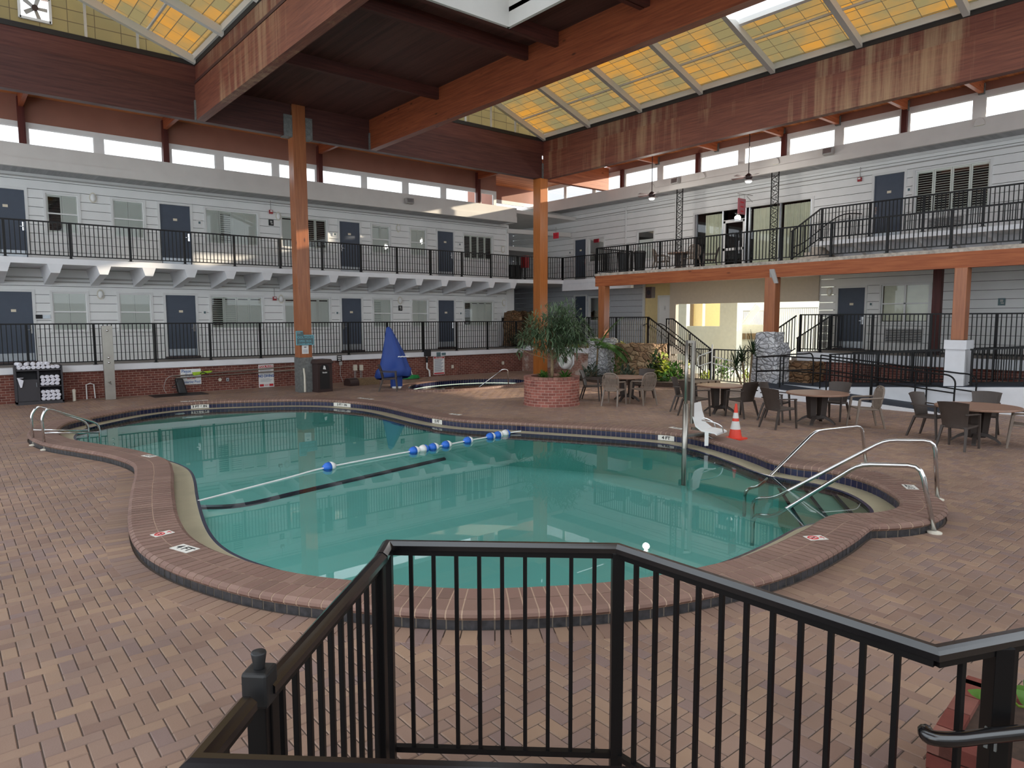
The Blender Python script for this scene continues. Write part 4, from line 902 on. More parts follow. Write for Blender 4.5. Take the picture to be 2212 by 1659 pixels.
a = MB((19.15, 11.3, 0.37)); a.tube(smooth_path([(19.12, 11.35, 1.22), (19.6, 10.9, 1.27), (20.1, 10.4, 1.32), (20.3, 10.2, 1.25), (20.32, 10.18, 0.37)], 4), 0.021, 8); a.build('top_rail', M['black'], lr)
a = MB((19.15, 11.3, 0.37)); a.tube([(19.12, 11.35, 0.78), (20.3, 10.2, 0.85)], 0.018, 8); a.tube([(19.12, 11.35, 0.8), (19.15, 10.6, 0.86)], 0.018, 8); a.tube([(19.12, 11.35, 1.22), (19.15, 10.6, 1.28)], 0.02, 8); a.build('mid_rail', M['black'], lr)
for p in ((19.12, 11.35), (19.7, 10.8)): a = MB((19.15, 11.3, 0.37)); a.tube([(p[0], p[1], 0.37), (p[0], p[1], 1.25)], 0.021, 8); a.build('post', M['black'], lr)

# ---- ramps, plinths, steps on the right
b = MB(); b.hexa(((19.03, 5.6, -0.02), (20.28, 5.6, -0.02), (20.28, 11.5, -0.02), (19.03, 11.5, -0.02), (19.03, 5.6, 0.0), (20.28, 5.6, 0.0), (20.28, 11.5, 0.34), (19.03, 11.5, 0.34)))
b.box(20.28, 22.1, 9.7, 11.5, 0, 0.34); b.hexa(((20.28, 2, 0), (22.1, 2, 0), (22.1, 9.7, 0), (20.28, 9.7, 0), (20.28, 2, zr_(2) - 0.03), (22.1, 2, zr_(2) - 0.03), (22.1, 9.7, 0.35), (20.28, 9.7, 0.35)))
struct('floor_ramp', b, M['concrete_white'])
b = MB(); b.hexa(((19.1, 5.62, 0.002), (20.26, 5.62, 0.002), (20.26, 11.5, 0.342), (19.1, 11.5, 0.342), (19.1, 5.62, 0.012), (20.26, 5.62, 0.012), (20.26, 11.5, 0.36), (19.1, 11.5, 0.36))); b.box(20.26, 22.08, 9.7, 11.5, 0.342, 0.36)
b.hexa(((20.34, 2, zr_(2) - 0.03), (22.08, 2, zr_(2) - 0.03), (22.08, 9.7, 0.352), (20.34, 9.7, 0.352), (20.34, 2, zr_(2) - 0.005), (22.08, 2, zr_(2) - 0.005), (22.08, 9.7, 0.375), (20.34, 9.7, 0.375)))
struct('floor_ramp_mat', b, M['ramp_mat'])
b = MB(); b.box(22.1, 22.3, 2, 11.62, 0, 0.99); struct('wall_right_plinth', b, M['brickY'])
b = MB(); b.box(22.05, 22.3, 2, 11.62, 0.99, 1.27); struct('trim_12', b, M['concrete_white'])
b = MB(); b.box(22.1, 25, 2, 11.62, 1.0, 1.28); b.box(22.2, 25, 18.05, 31, 0.9, 1.2); struct('floor_walkway_right', b, M['walkway'])
b = MB()
for k in range(5): b.box(22.2, 24.9, 11.62 + 0.28 * k, 11.62 + 0.28 * (k + 1), 0, 1.28 - 0.21 * (k + 1))
struct('floor_steps_right', b, M['concrete_edge'])
b = MB()
for k in range(7): b.box(22.15 - 0.03 * k, 23.35 - 0.03 * k, 18.05 - 0.3 * (k + 1), 18.05 - 0.3 * k, 0, 1.2 - 0.165 * (k + 1))
struct('floor_steps_left', b, M['concrete_edge'])
b = MB(); b.box(20.8, 21.0, 19.6, 24.3, 0, 0.96); struct('wall_corner_plinth', b, M['brickYw'])
b = MB(); b.box(20.72, 21.02, 19.6, 24.3, 0.96, 1.17); b.box(20.72, 22.1, 24.2, 24.3, 0.96, 1.17); struct('trim_13', b, M['concrete_white'])
b = MB(); b.box(21.0, 22.2, 18.3, 24.3, 0.0, 1.12); struct('floor_planting_bed', b, M['mulch'])
b = MB(); b.prism([(18.9, 16.9, 0), (19.3, 15.4, 0), (19.9, 14.3, 0), (21.7, 14.3, 0), (21.9, 15.9, 0), (21.9, 18.6, 0), (20.3, 19.3, 0), (19.2, 19.2, 0), (18.9, 18.0, 0)], (0, 0, 0.16)); struct('floor_garden_bed', b, M['soil'])
from mathutils import noise
def rocky(nm, x0, x1, y0, y1, z0, z1, mat, amp=0.07, cuts=9, taper=0.1, seed=0, kind='structure'):
    bm = bmesh.new(); bmesh.ops.create_cube(bm, size=1); bmesh.ops.subdivide_edges(bm, edges=bm.edges[:], cuts=cuts, use_grid_fill=True)
    c = Vector(((x0 + x1) / 2, (y0 + y1) / 2, 0))
    for v in bm.verts:
        p = Vector((x0 + (v.co.x + 0.5) * (x1 - x0), y0 + (v.co.y + 0.5) * (y1 - y0), z0 + (v.co.z + 0.5) * (z1 - z0)))
        t = v.co.z + 0.5; p.x = c.x + (p.x - c.x) * (1 - taper * t); p.y = c.y + (p.y - c.y) * (1 - taper * t)
        d = noise.noise_vector(p * 2.3 + Vector((seed, 0, 0))) * amp + noise.noise_vector(p * 6 + Vector((seed, 3, 0))) * amp * 0.5
        if t < 0.02: d.z = 0
        v.co = p + d
    me = bpy.data.meshes.new(nm); bm.to_mesh(me); bm.free(); me.materials.append(mat); me.shade_smooth(); o = link(nm, me)
    if kind: o['kind'] = kind
    return o
rocky('column_stone_base', 20.25, 20.95, 18.5, 19.62, 0, 1.62, M['rock_white'], 0.05, 12, 0.1, 1)
rocky('column_stone_pillar', 20.15, 20.95, 11.25, 12.2, 0, 1.62, M['rock_white'], 0.05, 12, 0.08, 2); rocky('column_stone_pillar', 20.25, 20.9, 11.45, 12.08, 1.55, 1.95, M['rock_white'], 0.04, 8, 0.06, 5)
rocky('wall_rockery', 20.7, 21.7, 16.6, 18.6, 0, 1.4, M['rock_tan'], 0.09, 14, 0.06, 3); rocky('wall_stone_cheek', 20.95, 21.9, 10.6, 11.9, 0.3, 0.98, M['rock_brown'], 0.07, 9, 0.04, 9)
# outside, seen through the passage: terrace, low walls, stair, far fence
b = MB(); b.box(25, 60, -4, 40, -0.1, 0.0); b.box(22.0, 25.1, 11.6, 19, -0.02, 0.01); struct('floor_outside', b, M['stucco'])
def plate(nm, X, px0, px1, py0, py1, mat, th=0.15, dz0=None):
    a, c = onx(px0, py0, X), onx(px1, py1, X); b = MB(); b.box(X, X + th, c.y, a.y, c.z if dz0 is None else dz0, a.z); return struct(nm, b, mat)
plate('wall_outside_low', 30.5, 1462, 1592, 704, 900, M['stucco'], 0.2, 0); plate('wall_outside_pier', 30.4, 1462, 1478, 640, 900, M['stucco'], 0.3, 0); plate('wall_outside_pier', 30.2, 1556, 1586, 640, 900, M['stucco'], 0.5, 0)
plate('wall_outside_tan', 32, 1470, 1512, 600, 900, M['cream'], 0.2, 0); plate('door_outside', 31.9, 1482, 1491, 655, 900, M['bark'], 0.1, 0); plate('wall_outside_yellow', 34, 1525, 1562, 600, 900, M['cream'], 0.2, 0)
plate('wall_outside_lattice', 36, 1575, 1602, 680, 900, M['trim'], 0.2, 0); plate('wall_outside_far', 44, 1440, 1850, 560, 900, M['stucco'], 0.2, 0)
bw = plate('wall_outside_block', 31.5, 1578, 1660, 701, 900, M['stucco'], 0.2, 0)
for k in range(6):
    a, c = onx(1580 + 11 * k, 720, 31.48), onx(1588 + 11 * k, 733, 31.48); m_ = MB(); m_.box(31.46, 31.5, c.y, a.y, c.z, a.z); m_.build('breeze_block', M['bark'], bw, fixn=False)
def far_fence(label, X, px0, px1, py_t, n, z0, mat='conduit'):
    a, c = onx(px0, py_t, X), onx(px1, py_t, X); rt_ = thing('fence_panel', label, 'fence', (X, a.y, z0)); O = (X, a.y, z0); m_ = MB(O); m_.bar((X, a.y, a.z), (X, c.y, a.z), 0.05, 0.05); m_.bar((X, a.y, z0 + 0.12), (X, c.y, z0 + 0.12), 0.05, 0.05); m_.build('rail', M[mat], rt_)
    pm = MB(); pm.box(-0.015, 0.015, -0.015, 0.015, 0, a.z - z0); me = pm.mesh('picket', M[mat])
    for k in range(n): link('picket', me, rt_, (0, (c.y - a.y) * k / (n - 1), 0))
far_fence('pale far fence seen outside through the passage, right of the orange post', 33, 1682, 1768, 666, 22, 0.0)
far_fence('pale balcony fence outside beyond the breeze blocks', 33.5, 1604, 1650, 672, 16, 1.2, 'conduit')
st_ = MB((33.4, 14, 1)); st_.bar(onx(1602, 700, 33.3), onx(1634, 655, 33.3), 0.06, 0.06); st_.bar(onx(1602, 712, 33.3), onx(1640, 662, 33.3), 0.05, 0.3)
tag(st_.build('outdoor_stair_stringer', M['trim']), 'sloping outdoor stair stringer seen above the breeze block wall', 'stair')

# ================================================================== FOREGROUND RAIL AND GATE
FZ = 1.24
def rail_on(px, py): return onz(px, py, FZ)
A1, A2, A3, A4 = rail_on(838, 1172), rail_on(1335, 1179), rail_on(2022, 1402), rail_on(2300, 1348)
G0, G1 = rail_on(573, 1478), rail_on(822, 1200); K0, K1, K2 = rail_on(533, 1512), rail_on(425, 1640), rail_on(1480, 1675)
gap_, cw = 0.11, 0.062
def cap_run(mb, P, w=0.066, h=0.03):
    prof = [(-w / 2, -h), (-w / 2, -0.006), (-w / 2 + 0.012, 0.004), (-w / 6, 0.012), (w / 6, 0.012), (w / 2 - 0.012, 0.004), (w / 2, -0.006), (w / 2, -h)]
    n = len(P); rings = []
    for i in range(n):
        d0 = (P[i] - P[i - 1]).normalized() if i else None; d1 = (P[i + 1] - P[i]).normalized() if i < n - 1 else None
        t = ((d0 or d1) + (d1 or d0)).normalized(); s_ = Vector((t.y, -t.x, 0)).normalized(); k = 1 / max(0.5, s_.dot(Vector(((d1 or d0).y, -(d1 or d0).x, 0)).normalized()))
        rings.append([P[i] + s_ * a * k + Vector((0, 0, z)) for a, z in prof])
    m_ = len(prof); vs = [p for r in rings for p in r]; fs = [(i * m_ + k, i * m_ + (k + 1) % m_, (i + 1) * m_ + (k + 1) % m_, (i + 1) * m_ + k) for i in range(n - 1) for k in range(m_)]
    fs += [tuple(range(m_ - 1, -1, -1)), tuple((n - 1) * m_ + k for k in range(m_))]; mb.add(vs, fs)
def near_rail(name, label, cat, P, posts, pitch=0.118, segs=None, group=None):
    O = Vector((P[0].x, P[0].y, 0)); root = thing(name, label, cat, tuple(O), 0, group)
    c = MB(O); cap_run(c, P); c.build('rail_cap', M['black_gloss'], root, smooth=False)
    u = MB(O); l = MB(O); dn = Vector((0, 0, -0.045)); segs = segs or list(range(len(P) - 1))
    for i in range(len(P) - 1): u.bar(P[i] + dn, P[i + 1] + dn, 0.036, 0.034)
    u.build('top_channel', M['black'], root)
    for i in segs: l.bar(Vector((P[i].x, P[i].y, gap_)), Vector((P[i + 1].x, P[i + 1].y, gap_)), 0.036, 0.03)
    l.build('bottom_channel', M['black'], root)
    for p, w_ in posts:
        ang = math.atan2((P[1] - P[0]).y, (P[1] - P[0]).x)
        a2 = MB(); a2.box(-w_ / 2, w_ / 2, -w_ / 2, w_ / 2, 0.0, FZ - 0.03); link('post', a2.mesh('post', M['black'], bevel=0.004), root, (p.x - O.x, p.y - O.y, 0), ang)
    bm_ = MB(); s_ = 0.0105; bm_.box(-s_, s_, -s_, s_, gap_, FZ - 0.05); me = bm_.mesh('baluster', M['black'], bevel=0.002)
    for i in segs:
        a, b = P[i], P[i + 1]; n = max(1, int(round((b - a).length / pitch))); ang = math.atan2((b - a).y, (b - a).x)
        for k in range(1, n):
            q = a.lerp(b, k / n)
            if all((Vector((q.x, q.y, 0)) - Vector((p.x, p.y, 0))).length > w_ / 2 + 0.02 for p, w_ in posts): link('baluster', me, root, (q.x - O.x, q.y - O.y, 0), ang)
    return root
gd = (A1 - G1).normalized()
near_rail('railing', 'nearest black railing in front of the camera, kinked at the middle post', 'railing', [G1 + gd * 0.012, A1, A2, A3, A4], [(A1 - gd * 0.05, 0.06), (A2, 0.062), (A3 + (A4 - A3) * 0.48, 0.07)], segs=[1, 2, 3], pitch=0.124)
gate = near_rail('pool_gate', 'black picket gate standing open at the bottom, left of the near railing', 'gate', [G0, G1], [(G0 + gd * 0.02, 0.05), (G1 - gd * 0.05, 0.055)], pitch=0.108)
for z in (0.95, 0.3):
    h = MB((G0.x, G0.y, 0)); h.tube([(G1.x + gd.x * 0.0, G1.y + gd.y * 0.0 - 0.012, z), (G1.x, G1.y - 0.012, z + 0.13)], 0.012, 8); h.build('hinge', M['galv'], gate)
kd = (K0 - K1).normalized(); lp = K0 + kd * 0.09
near_rail('railing', 'short black railing corner at the bottom left with a capped gate post', 'railing', [K0, K1, K2], [(K1, 0.05)], segs=[0, 1], pitch=0.12)
lt_ = thing('gate_latch_post', 'square black gate post with a tapered latch knob at bottom left', 'post', (lp.x, lp.y, 0))
ang = math.atan2(kd.y, kd.x)
b = MB(); b.box(-0.032, 0.032, -0.032, 0.032, 0, FZ + 0.03); link('post', b.mesh('post', M['black'], bevel=0.004), lt_, (0, 0, 0), ang)
b = MB(); b.box(-0.042, 0.042, -0.042, 0.042, FZ - 0.06, FZ + 0.055); link('latch_housing', b.mesh('latch_housing', M['black_plastic'], bevel=0.01), lt_, (0, 0, 0), ang)
b = MB(); b.lathe([(0.017, FZ + 0.05), (0.017, FZ + 0.06), (0.024, FZ + 0.105), (0.022, FZ + 0.11)], n=16); b.build('latch_knob', M['black_plastic'], lt_, smooth=True)
# handrail bracketed to the post at the right edge, brick planter behind it
hp = A3 + (A4 - A3) * 0.48; hq = [onz(px, py, 0.93) for px, py in ((1998, 1575), (2008, 1592), (2060, 1597), (2130, 1590), (2300, 1572))]
hr = thing('handrail', 'black moulded handrail end bracketed to the post at the right edge', 'handrail', tuple(hq[2]))
b = MB(tuple(hq[2])); b.tube(smooth_path(hq, 4), [0.012] + [0.026] * 16, 10); b.build('rail', M['black_gloss'], hr, smooth=True)
b = MB(tuple(hq[2])); b.box(hp.x - 0.04, hp.x + 0.02, hp.y - 0.02, hp.y + 0.02, 0.82, 0.90); b.build('bracket', M['galv'], hr)
bx = onz(2003, 1590, 0.45); pl_ = thing('brick_planter', 'red brick planter corner at the bottom right under the handrail', 'planter', (bx.x, bx.y, 0))
d1 = (onz(2150, 1645, 0.45) - bx).normalized(); d2 = Vector((-d1.y, d1.x, 0)); d2 = d2 if d2.x > 0 else -d2
c0 = Vector((bx.x, bx.y, 0)); pp = [c0, c0 + d1 * 1.2, c0 + d1 * 1.2 + d2 * 0.8, c0 + d2 * 0.8]
bk = MB(c0); nrow = 6
for r in range(nrow):   # courses of real bricks
    z0 = r * 0.075
    for ed in range(4):
        a, b_ = pp[ed], pp[(ed + 1) % 4]; L_ = (b_ - a).length; n = int(L_ / 0.2); e = (b_ - a).normalized(); nn = Vector((-e.y, e.x, 0)); ctr = sum(pp, Vector()) / 4
        if (ctr - a).dot(nn) < 0: nn = -nn
        for k in range(n):
            s0 = L_ / n * k + (0.05 if r % 2 else 0) ; s1 = min(L_, s0 + L_ / n - 0.01); q = [a + e * s0, a + e * s1, a + e * s1 + nn * 0.1, a + e * s0 + nn * 0.1]
            bk.hexa([p + Vector((0, 0, z0)) for p in q] + [p + Vector((0, 0, z0 + 0.066)) for p in q])
M['red_brick'] = island('red_planter_brick', [(112, 58, 50), (124, 68, 58), (104, 52, 46), (140, 96, 84)], 0.8, 0.3, 8)
bk.build('brick_courses', M['red_brick'], pl_)
b = MB(c0); q = [c0 + (p - (sum(pp, Vector()) / 4)) * 0.0 + p - c0 for p in pp]; ctr = sum(pp, Vector()) / 4
b.prism([p.lerp(ctr, 0.03) for p in pp], (0, 0, 0.41)); b.build('soil_core', M['soil'], pl_)
# ================================================================== PATIO FURNITURE
def make_table(label, x, y, dia, z=0.0, group='round patio tables'):
    t = thing('patio_table', label, 'table', (x, y, z), YAW - PI / 2 + 0.12, group); r = dia / 2
    b = MB(); b.lathe([(r - 0.03, 0.685), (r, 0.69), (r + 0.004, 0.71), (r - 0.004, 0.725), (r - 0.03, 0.728)], n=48); b.build('tabletop', M['table_top'], t)
    b = MB()
    for s in (-1, 1):
        b.hexa([(s * 0.05, -0.08, 0.14), (s * 0.18, -0.08, 0.14), (s * 0.18, 0.08, 0.14), (s * 0.05, 0.08, 0.14), (s * 0.06, -0.11, 0.69), (s * 0.22, -0.11, 0.69), (s * 0.22, 0.11, 0.69), (s * 0.06, 0.11, 0.69)])
    b.box(-0.14, 0.14, -0.08, 0.08, 0.12, 0.2)
    b.build('pedestal', M['table_base'], t, bevel=0.008)
    f = MB(); P = [(0.08, 0.20), (0.18, 0.19), (0.30, 0.13), (0.40, 0.04)]; vs = []
    for k, (r_, z_) in enumerate(P): h = 0.05 - 0.006 * k; vs += [(r_, -0.035, z_ - h + (0.01 if k == 3 else 0)), (r_, 0.035, z_ - h + (0.01 if k == 3 else 0)), (r_, 0.035, z_ + h * 0.4), (r_, -0.035, z_ + h * 0.4)]
    f.add(vs, [(4 * k + a, 4 * k + (a + 1) % 4, 4 * k + 4 + (a + 1) % 4, 4 * k + 4 + a) for k in range(3) for a in range(4)] + [(0, 1, 2, 3), (12, 13, 14, 15)]); me = f.mesh('foot', M['table_base'])
    for k in range(4): link('foot', me, t, (0, 0, 0.0), k * PI / 2 + PI / 4)
    return t
def leg_mesh(nm, a, b, w0, w1, mat):
    m_ = MB(); a, b = Vector(a), Vector(b); s = [(-1, -1), (1, -1), (1, 1), (-1, 1)]
    m_.hexa([(a.x + i * w1, a.y + j * w1, a.z) for i, j in s] + [(b.x + i * w0, b.y + j * w0, b.z) for i, j in s]); return m_.mesh(nm, mat, bevel=0.003)
def chair_solid():
    """brown woven-resin armchair with a solid curved back; faces +y"""
    t = thing('patio_armchair', 'x', 'chair'); m = M['chair_dark']
    b = MB(); b.hexa([(-0.23, -0.22, 0.39), (0.23, -0.22, 0.39), (0.25, 0.25, 0.41), (-0.25, 0.25, 0.41), (-0.23, -0.22, 0.43), (0.23, -0.22, 0.43), (0.25, 0.25, 0.45), (-0.25, 0.25, 0.45)]); b.build('seat', m, t, bevel=0.012)
    n, k = 8, 8; vs = []
    for s_ in (0, 1):
        for j in range(k + 1):
            v = j / k; z = 0.40 + 0.49 * v; w = 0.205 + 0.06 * v ** 1.3; y0 = -0.22 - 0.13 * v ** 1.4
            for i in range(n + 1):
                u = i / n * 2 - 1; zz = z - (0.02 * u * u if j == k else 0); vs.append((u * w, y0 + 0.05 * u * u - s_ * 0.022, zz))
    st = (n + 1) * (k + 1); q = lambda j, i, s_: s_ * st + j * (n + 1) + i; fs = []
    for j in range(k):
        for i in range(n): fs += [(q(j, i, 0), q(j, i + 1, 0), q(j + 1, i + 1, 0), q(j + 1, i, 0)), (q(j, i, 1), q(j + 1, i, 1), q(j + 1, i + 1, 1), q(j, i + 1, 1))]
        fs += [(q(j, 0, 0), q(j + 1, 0, 0), q(j + 1, 0, 1), q(j, 0, 1)), (q(j, n, 0), q(j, n, 1), q(j + 1, n, 1), q(j + 1, n, 0))]
    for i in range(n): fs += [(q(0, i, 0), q(0, i, 1), q(0, i + 1, 1), q(0, i + 1, 0)), (q(k, i, 0), q(k, i + 1, 0), q(k, i + 1, 1), q(k, i, 1))]
    b = MB(); b.add(vs, fs); b.build('backrest', m, t)
    for s_ in (-1, 1):
        link('leg', leg_mesh('leg', (s_ * 0.25, 0.27, 0), (s_ * 0.245, 0.22, 0.63), 0.022, 0.016, m), t); link('leg', leg_mesh('leg', (s_ * 0.24, -0.33, 0), (s_ * 0.2, -0.2, 0.42), 0.024, 0.016, m), t)
        b = MB(); b.bar((s_ * 0.245, 0.25, 0.64), (s_ * 0.225, -0.28, 0.66), 0.05, 0.025); b.build('armrest', m, t, bevel=0.006)
    return t
def chair_slat():
    """taupe moulded-resin armchair with a rounded slatted back; faces +y"""
    t = thing('patio_armchair', 'x', 'chair'); m = M['chair_taupe']
    b = MB(); b.hexa([(-0.21, -0.21, 0.39), (0.21, -0.21, 0.39), (0.25, 0.25, 0.42), (-0.25, 0.25, 0.42), (-0.21, -0.21, 0.42), (0.21, -0.21, 0.42), (0.25, 0.25, 0.45), (-0.25, 0.25, 0.45)]); b.build('seat', m, t, bevel=0.012)
    Y = lambda z: -0.22 - 0.2 * max(0, z - 0.42) ** 1.15
    out_l = [(0.23 * math.copysign(abs(math.cos(a)) ** 0.6, math.cos(a)), 0.66 + 0.245 * math.copysign(abs(math.sin(a)) ** 0.75, math.sin(a))) for a in [2 * PI * i / 32 for i in range(32)]]
    b = MB(); b.tube([(x, Y(z) + 0.12 * x * x, z) for x, z in out_l], 0.02, 6, True)
    for i in range(-5, 6):
        x = i * 0.038; h = 0.225 * (1 - (abs(x) / 0.235) ** 2.4); b.bar((x, Y(0.66 - h) + 0.12 * x * x, 0.66 - h), (x, Y(0.66 + h) + 0.12 * x * x, 0.66 + h), 0.024, 0.012, (0, 1, 0))
    for z0, z1, wv in ((0.43, 0.52, 0.17), (0.80, 0.87, 0.16)): b.hexa([(-wv, Y(z0) - 0.006, z0), (wv, Y(z0) - 0.006, z0), (wv, Y(z0) + 0.008, z0), (-wv, Y(z0) + 0.008, z0), (-wv, Y(z1) - 0.006, z1), (wv, Y(z1) - 0.006, z1), (wv, Y(z1) + 0.008, z1), (-wv, Y(z1) + 0.008, z1)])
    b.build('backrest', m, t)
    for s_ in (-1, 1):
        link('leg', leg_mesh('leg', (s_ * 0.26, 0.29, 0), (s_ * 0.25, 0.22, 0.62), 0.024, 0.017, m), t); link('leg', leg_mesh('leg', (s_ * 0.23, -0.33, 0), (s_ * 0.2, -0.22, 0.45), 0.024, 0.017, m), t)
        b = MB(); b.tube(smooth_path([(s_ * 0.25, 0.23, 0.6), (s_ * 0.255, 0.19, 0.645), (s_ * 0.26, 0.0, 0.655), (s_ * 0.235, -0.27, 0.67)], 4), 0.021, 8); b.build('armrest', m, t, smooth=True)
    return t
T1, T2, T3, T4 = (15.3, 13.2), (15.1, 9.95), (15.2, 7.5), (15.15, 4.35)
make_table('round brown patio table nearest the brick planter and life ring', *T1, 1.2)
make_table('round patio table behind the white pool lift seat, pale glare on its top', *T2, 1.15)
make_table('round patio table in front of the lower ramp, beyond the orange cone', *T3, 1.32)
make_table('round patio table nearest the right edge, a chair back hiding its middle', *T4, 1.42)
protos = {}
def place_chair(kind, x, y, target, label, z=0.0, group='patio armchairs around the tables', turn=0.0):
    a = math.atan2(target[1] - y, target[0] - x) - PI / 2 + turn
    if kind not in protos:
        c = protos[kind] = chair_solid() if kind == 's' else chair_slat(); c.location = (x, y, z); c.rotation_euler = (0, 0, a); tag(c, label, group=group); return c
    return dup(protos[kind], (x, y, z), a, label, group)
place_chair('s', 14.72, 14.05, T1, 'dark solid-backed armchair beside the brick planter, seen in profile')
place_chair('l', 14.33, 12.83, T1, 'taupe slat-backed armchair, left one of the pair at the table by the planter')
place_chair('l', 15.1, 12.42, T1, 'taupe slat-backed armchair, right one of the pair at the table by the planter')
place_chair('s', 16.15, 13.35, T1, 'dark armchair mostly hidden behind the table by the planter, against the plants')
place_chair('s', 14.75, 10.75, T2, 'dark solid-backed armchair left of the table behind the pool lift mast')
place_chair('s', 14.25, 10.1, T2, 'dark armchair back turned to us, directly behind the white lift seat')
place_chair('s', 14.95, 9.25, T2, 'dark solid-backed armchair behind the orange cone, right of its table')
place_chair('s', 14.1, 7.8, T3, 'dark armchair at the left front of the table before the lower ramp')
place_chair('s', 15.05, 8.42, T3, 'dark armchair behind another at the left of the table before the lower ramp')
place_chair('s', 16.15, 7.55, T3, 'dark armchair on the far side of the table before the lower ramp')
place_chair('l', 15.6, 6.6, T3, 'taupe slat-backed armchair right of the table before the lower ramp', turn=0.35)
place_chair('s', 15.3, 5.2, T4, 'dark armchair at the left of the table nearest the right edge')
place_chair('s', 14.35, 4.4, T4, 'large dark armchair back turned to us at the table nearest the right edge')
place_chair('s', 16.25, 4.55, T4, 'dark armchair on the far side of the table nearest the right edge')
place_chair('l', 15.35, 3.6, T4, 'taupe slat-backed armchair cut off by the right edge of the photo')
place_chair('s', 11.5, 20.3, (12.27, 19.8), 'dark armchair standing alone beside the blue vinyl cover', group='single chairs')
# upper terrace
make_table('dark round table on the upper terrace between the chairs', 22.3, 16.6, 1.0, 4.2, 'upper terrace furniture')
place_chair('l', 22.0, 17.3, (22.3, 16.6), 'slat-backed armchair at the left of the upper terrace table', 4.2, 'upper terrace furniture')
place_chair('l', 21.8, 15.75, (22.3, 16.6), 'slat-backed armchair at the right of the upper terrace table', 4.2, 'upper terrace furniture')
place_chair('s', 22.9, 15.7, (22.3, 16.6), 'dark armchair behind the upper terrace table', 4.2, 'upper terrace furniture')
for k, (x, y) in enumerate(((21.6, 18.9), (21.9, 18.3))):
    b = MB((x, y, 4.2)); b.lathe([(0.2, 4.2), (0.24, 5.0), (0.26, 5.02), (0.22, 5.1)], (x, y, 0), 16); b.add([], [])
    tag(b.build('waste_bin', M['black_plastic']), ('left' if k == 0 else 'right') + ' one of two dark bins in the corner of the upper terrace railing', 'bin', 'terrace bins')

# ================================================================== PLANTS
def leaf_quad(mb, p, d, L_, w, droop=0.3, n=3, side=None):
    d = d.normalized(); s = side or d.cross(Vector((0, 0, 1))); s = s.normalized() if s.length > 1e-3 else Vector((1, 0, 0)); vs = []; q = Vector(p)
    for k in range(n + 1):
        t = k / n; ww = w * math.sin(PI * (0.12 + 0.86 * t)) ** 0.8 / 2; vs += [q - s * ww, q + s * ww]; dd = (d + Vector((0, 0, -droop * t * 2))).normalized(); q = q + dd * L_ / n
    mb.add(vs, [(2 * k, 2 * k + 1, 2 * k + 3, 2 * k + 2) for k in range(n)])
def rnd_dir(rng, up=0.3): 
    a = rng.uniform(0, 2 * PI); return Vector((math.cos(a), math.sin(a), rng.uniform(up - 0.5, up + 0.5))).normalized()
# brick planter with a slender tree and strap-leaved plants
PX, PY = 13.2, 14.15
b = MB(); n = 56
pl = thing('round_brick_planter', 'round red brick planter at the foot of the bushy tree and orange column', 'planter', (PX, PY, 0))
b.lathe([(0.80, 0.0), (0.78, 0.1), (0.78, 0.74)], n=64, cap=False); b.lathe([(0.60, 0.58), (0.60, 0.74)], n=64, cap=False); b.build('brick_ring', M['brickR'], pl)
b = MB()
for k in range(36):
    a0, a1 = 2 * PI * (k + 0.04) / 36, 2 * PI * (k + 0.96) / 36; q = [(r * math.cos(a), r * math.sin(a)) for a, r in ((a0, 0.79), (a1, 0.79), (a1, 0.585), (a0, 0.585))]
    b.hexa([(x, y, 0.735) for x, y in q] + [(x, y, 0.80) for x, y in q])
M['planter_cap'] = island('planter_cap_brick', [(150, 100, 88), (172, 122, 108), (120, 82, 78), (182, 134, 118)], 0.85, 0.3, 6); b.build('cap_bricks', M['planter_cap'], pl)
b = MB(); b.lathe([(0.01, 0.70), (0.61, 0.70)], n=32, cap=False); b.build('soil', M['soil'], pl)
rng = random.Random(3)
tr = thing('planter_tree', 'slender bushy tree with narrow grey-green leaves growing from the brick planter', 'tree', (PX, PY, 0.7))
b = MB(); b.tube(smooth_path([(0, 0, 0), (0.02, 0, 0.5), (-0.02, 0.03, 0.9), (0.03, 0.0, 1.3), (0.0, 0.05, 1.7)], 4), [0.05 - 0.0018 * k for k in range(17)], 8); b.build('trunk', M['bark'], tr, smooth=True)
lf = MB(); br = MB(); right = Vector((math.sin(YAW), -math.cos(YAW), 0)); back = Vector((math.cos(YAW), math.sin(YAW), 0))
clumps = [(-0.15, 2.35, 0.62), (0.30, 2.75, 0.55), (-0.55, 2.05, 0.45), (0.55, 2.3, 0.55), (0.15, 1.85, 0.6), (0.65, 1.85, 0.4), (-0.25, 1.6, 0.4), (0.2, 1.45, 0.35), (-0.85, 1.75, 0.28), (-0.95, 1.3, 0.2), (0.25, 1.05, 0.2), (0.6, 1.5, 0.4), (0.8, 2.05, 0.3), (0.35, 2.95, 0.35), (-0.5, 2.3, 0.3)]
for cx, cz, r in clumps:
    cz = cz * 0.62 + 0.05; r *= 0.92; c = right * cx * 0.95 + Vector((0, 0, cz)) + back * rng.uniform(-0.25, 0.25); br.tube(smooth_path([(0, 0, max(0.55, cz - 0.7)), tuple((c * 0.6) + Vector((0, 0, 0.35 * max(0.55, cz - 0.7)))), tuple(c)], 3), 0.011, 5)
    for _ in range(int(420 * r * r / 0.3)):
        p = c + Vector((rng.gauss(0, 1), rng.gauss(0, 1), rng.gauss(0, 0.8))).normalized() * r * rng.uniform(0.15, 1.0); d = (p - c).normalized() + rnd_dir(rng, -0.1) * 0.8; leaf_quad(lf, p, d, rng.uniform(0.17, 0.28), rng.uniform(0.022, 0.036), 0.35)
br.build('branch', M['bark'], tr); lf.build('foliage', M['leaf_tree'], tr, fixn=False)
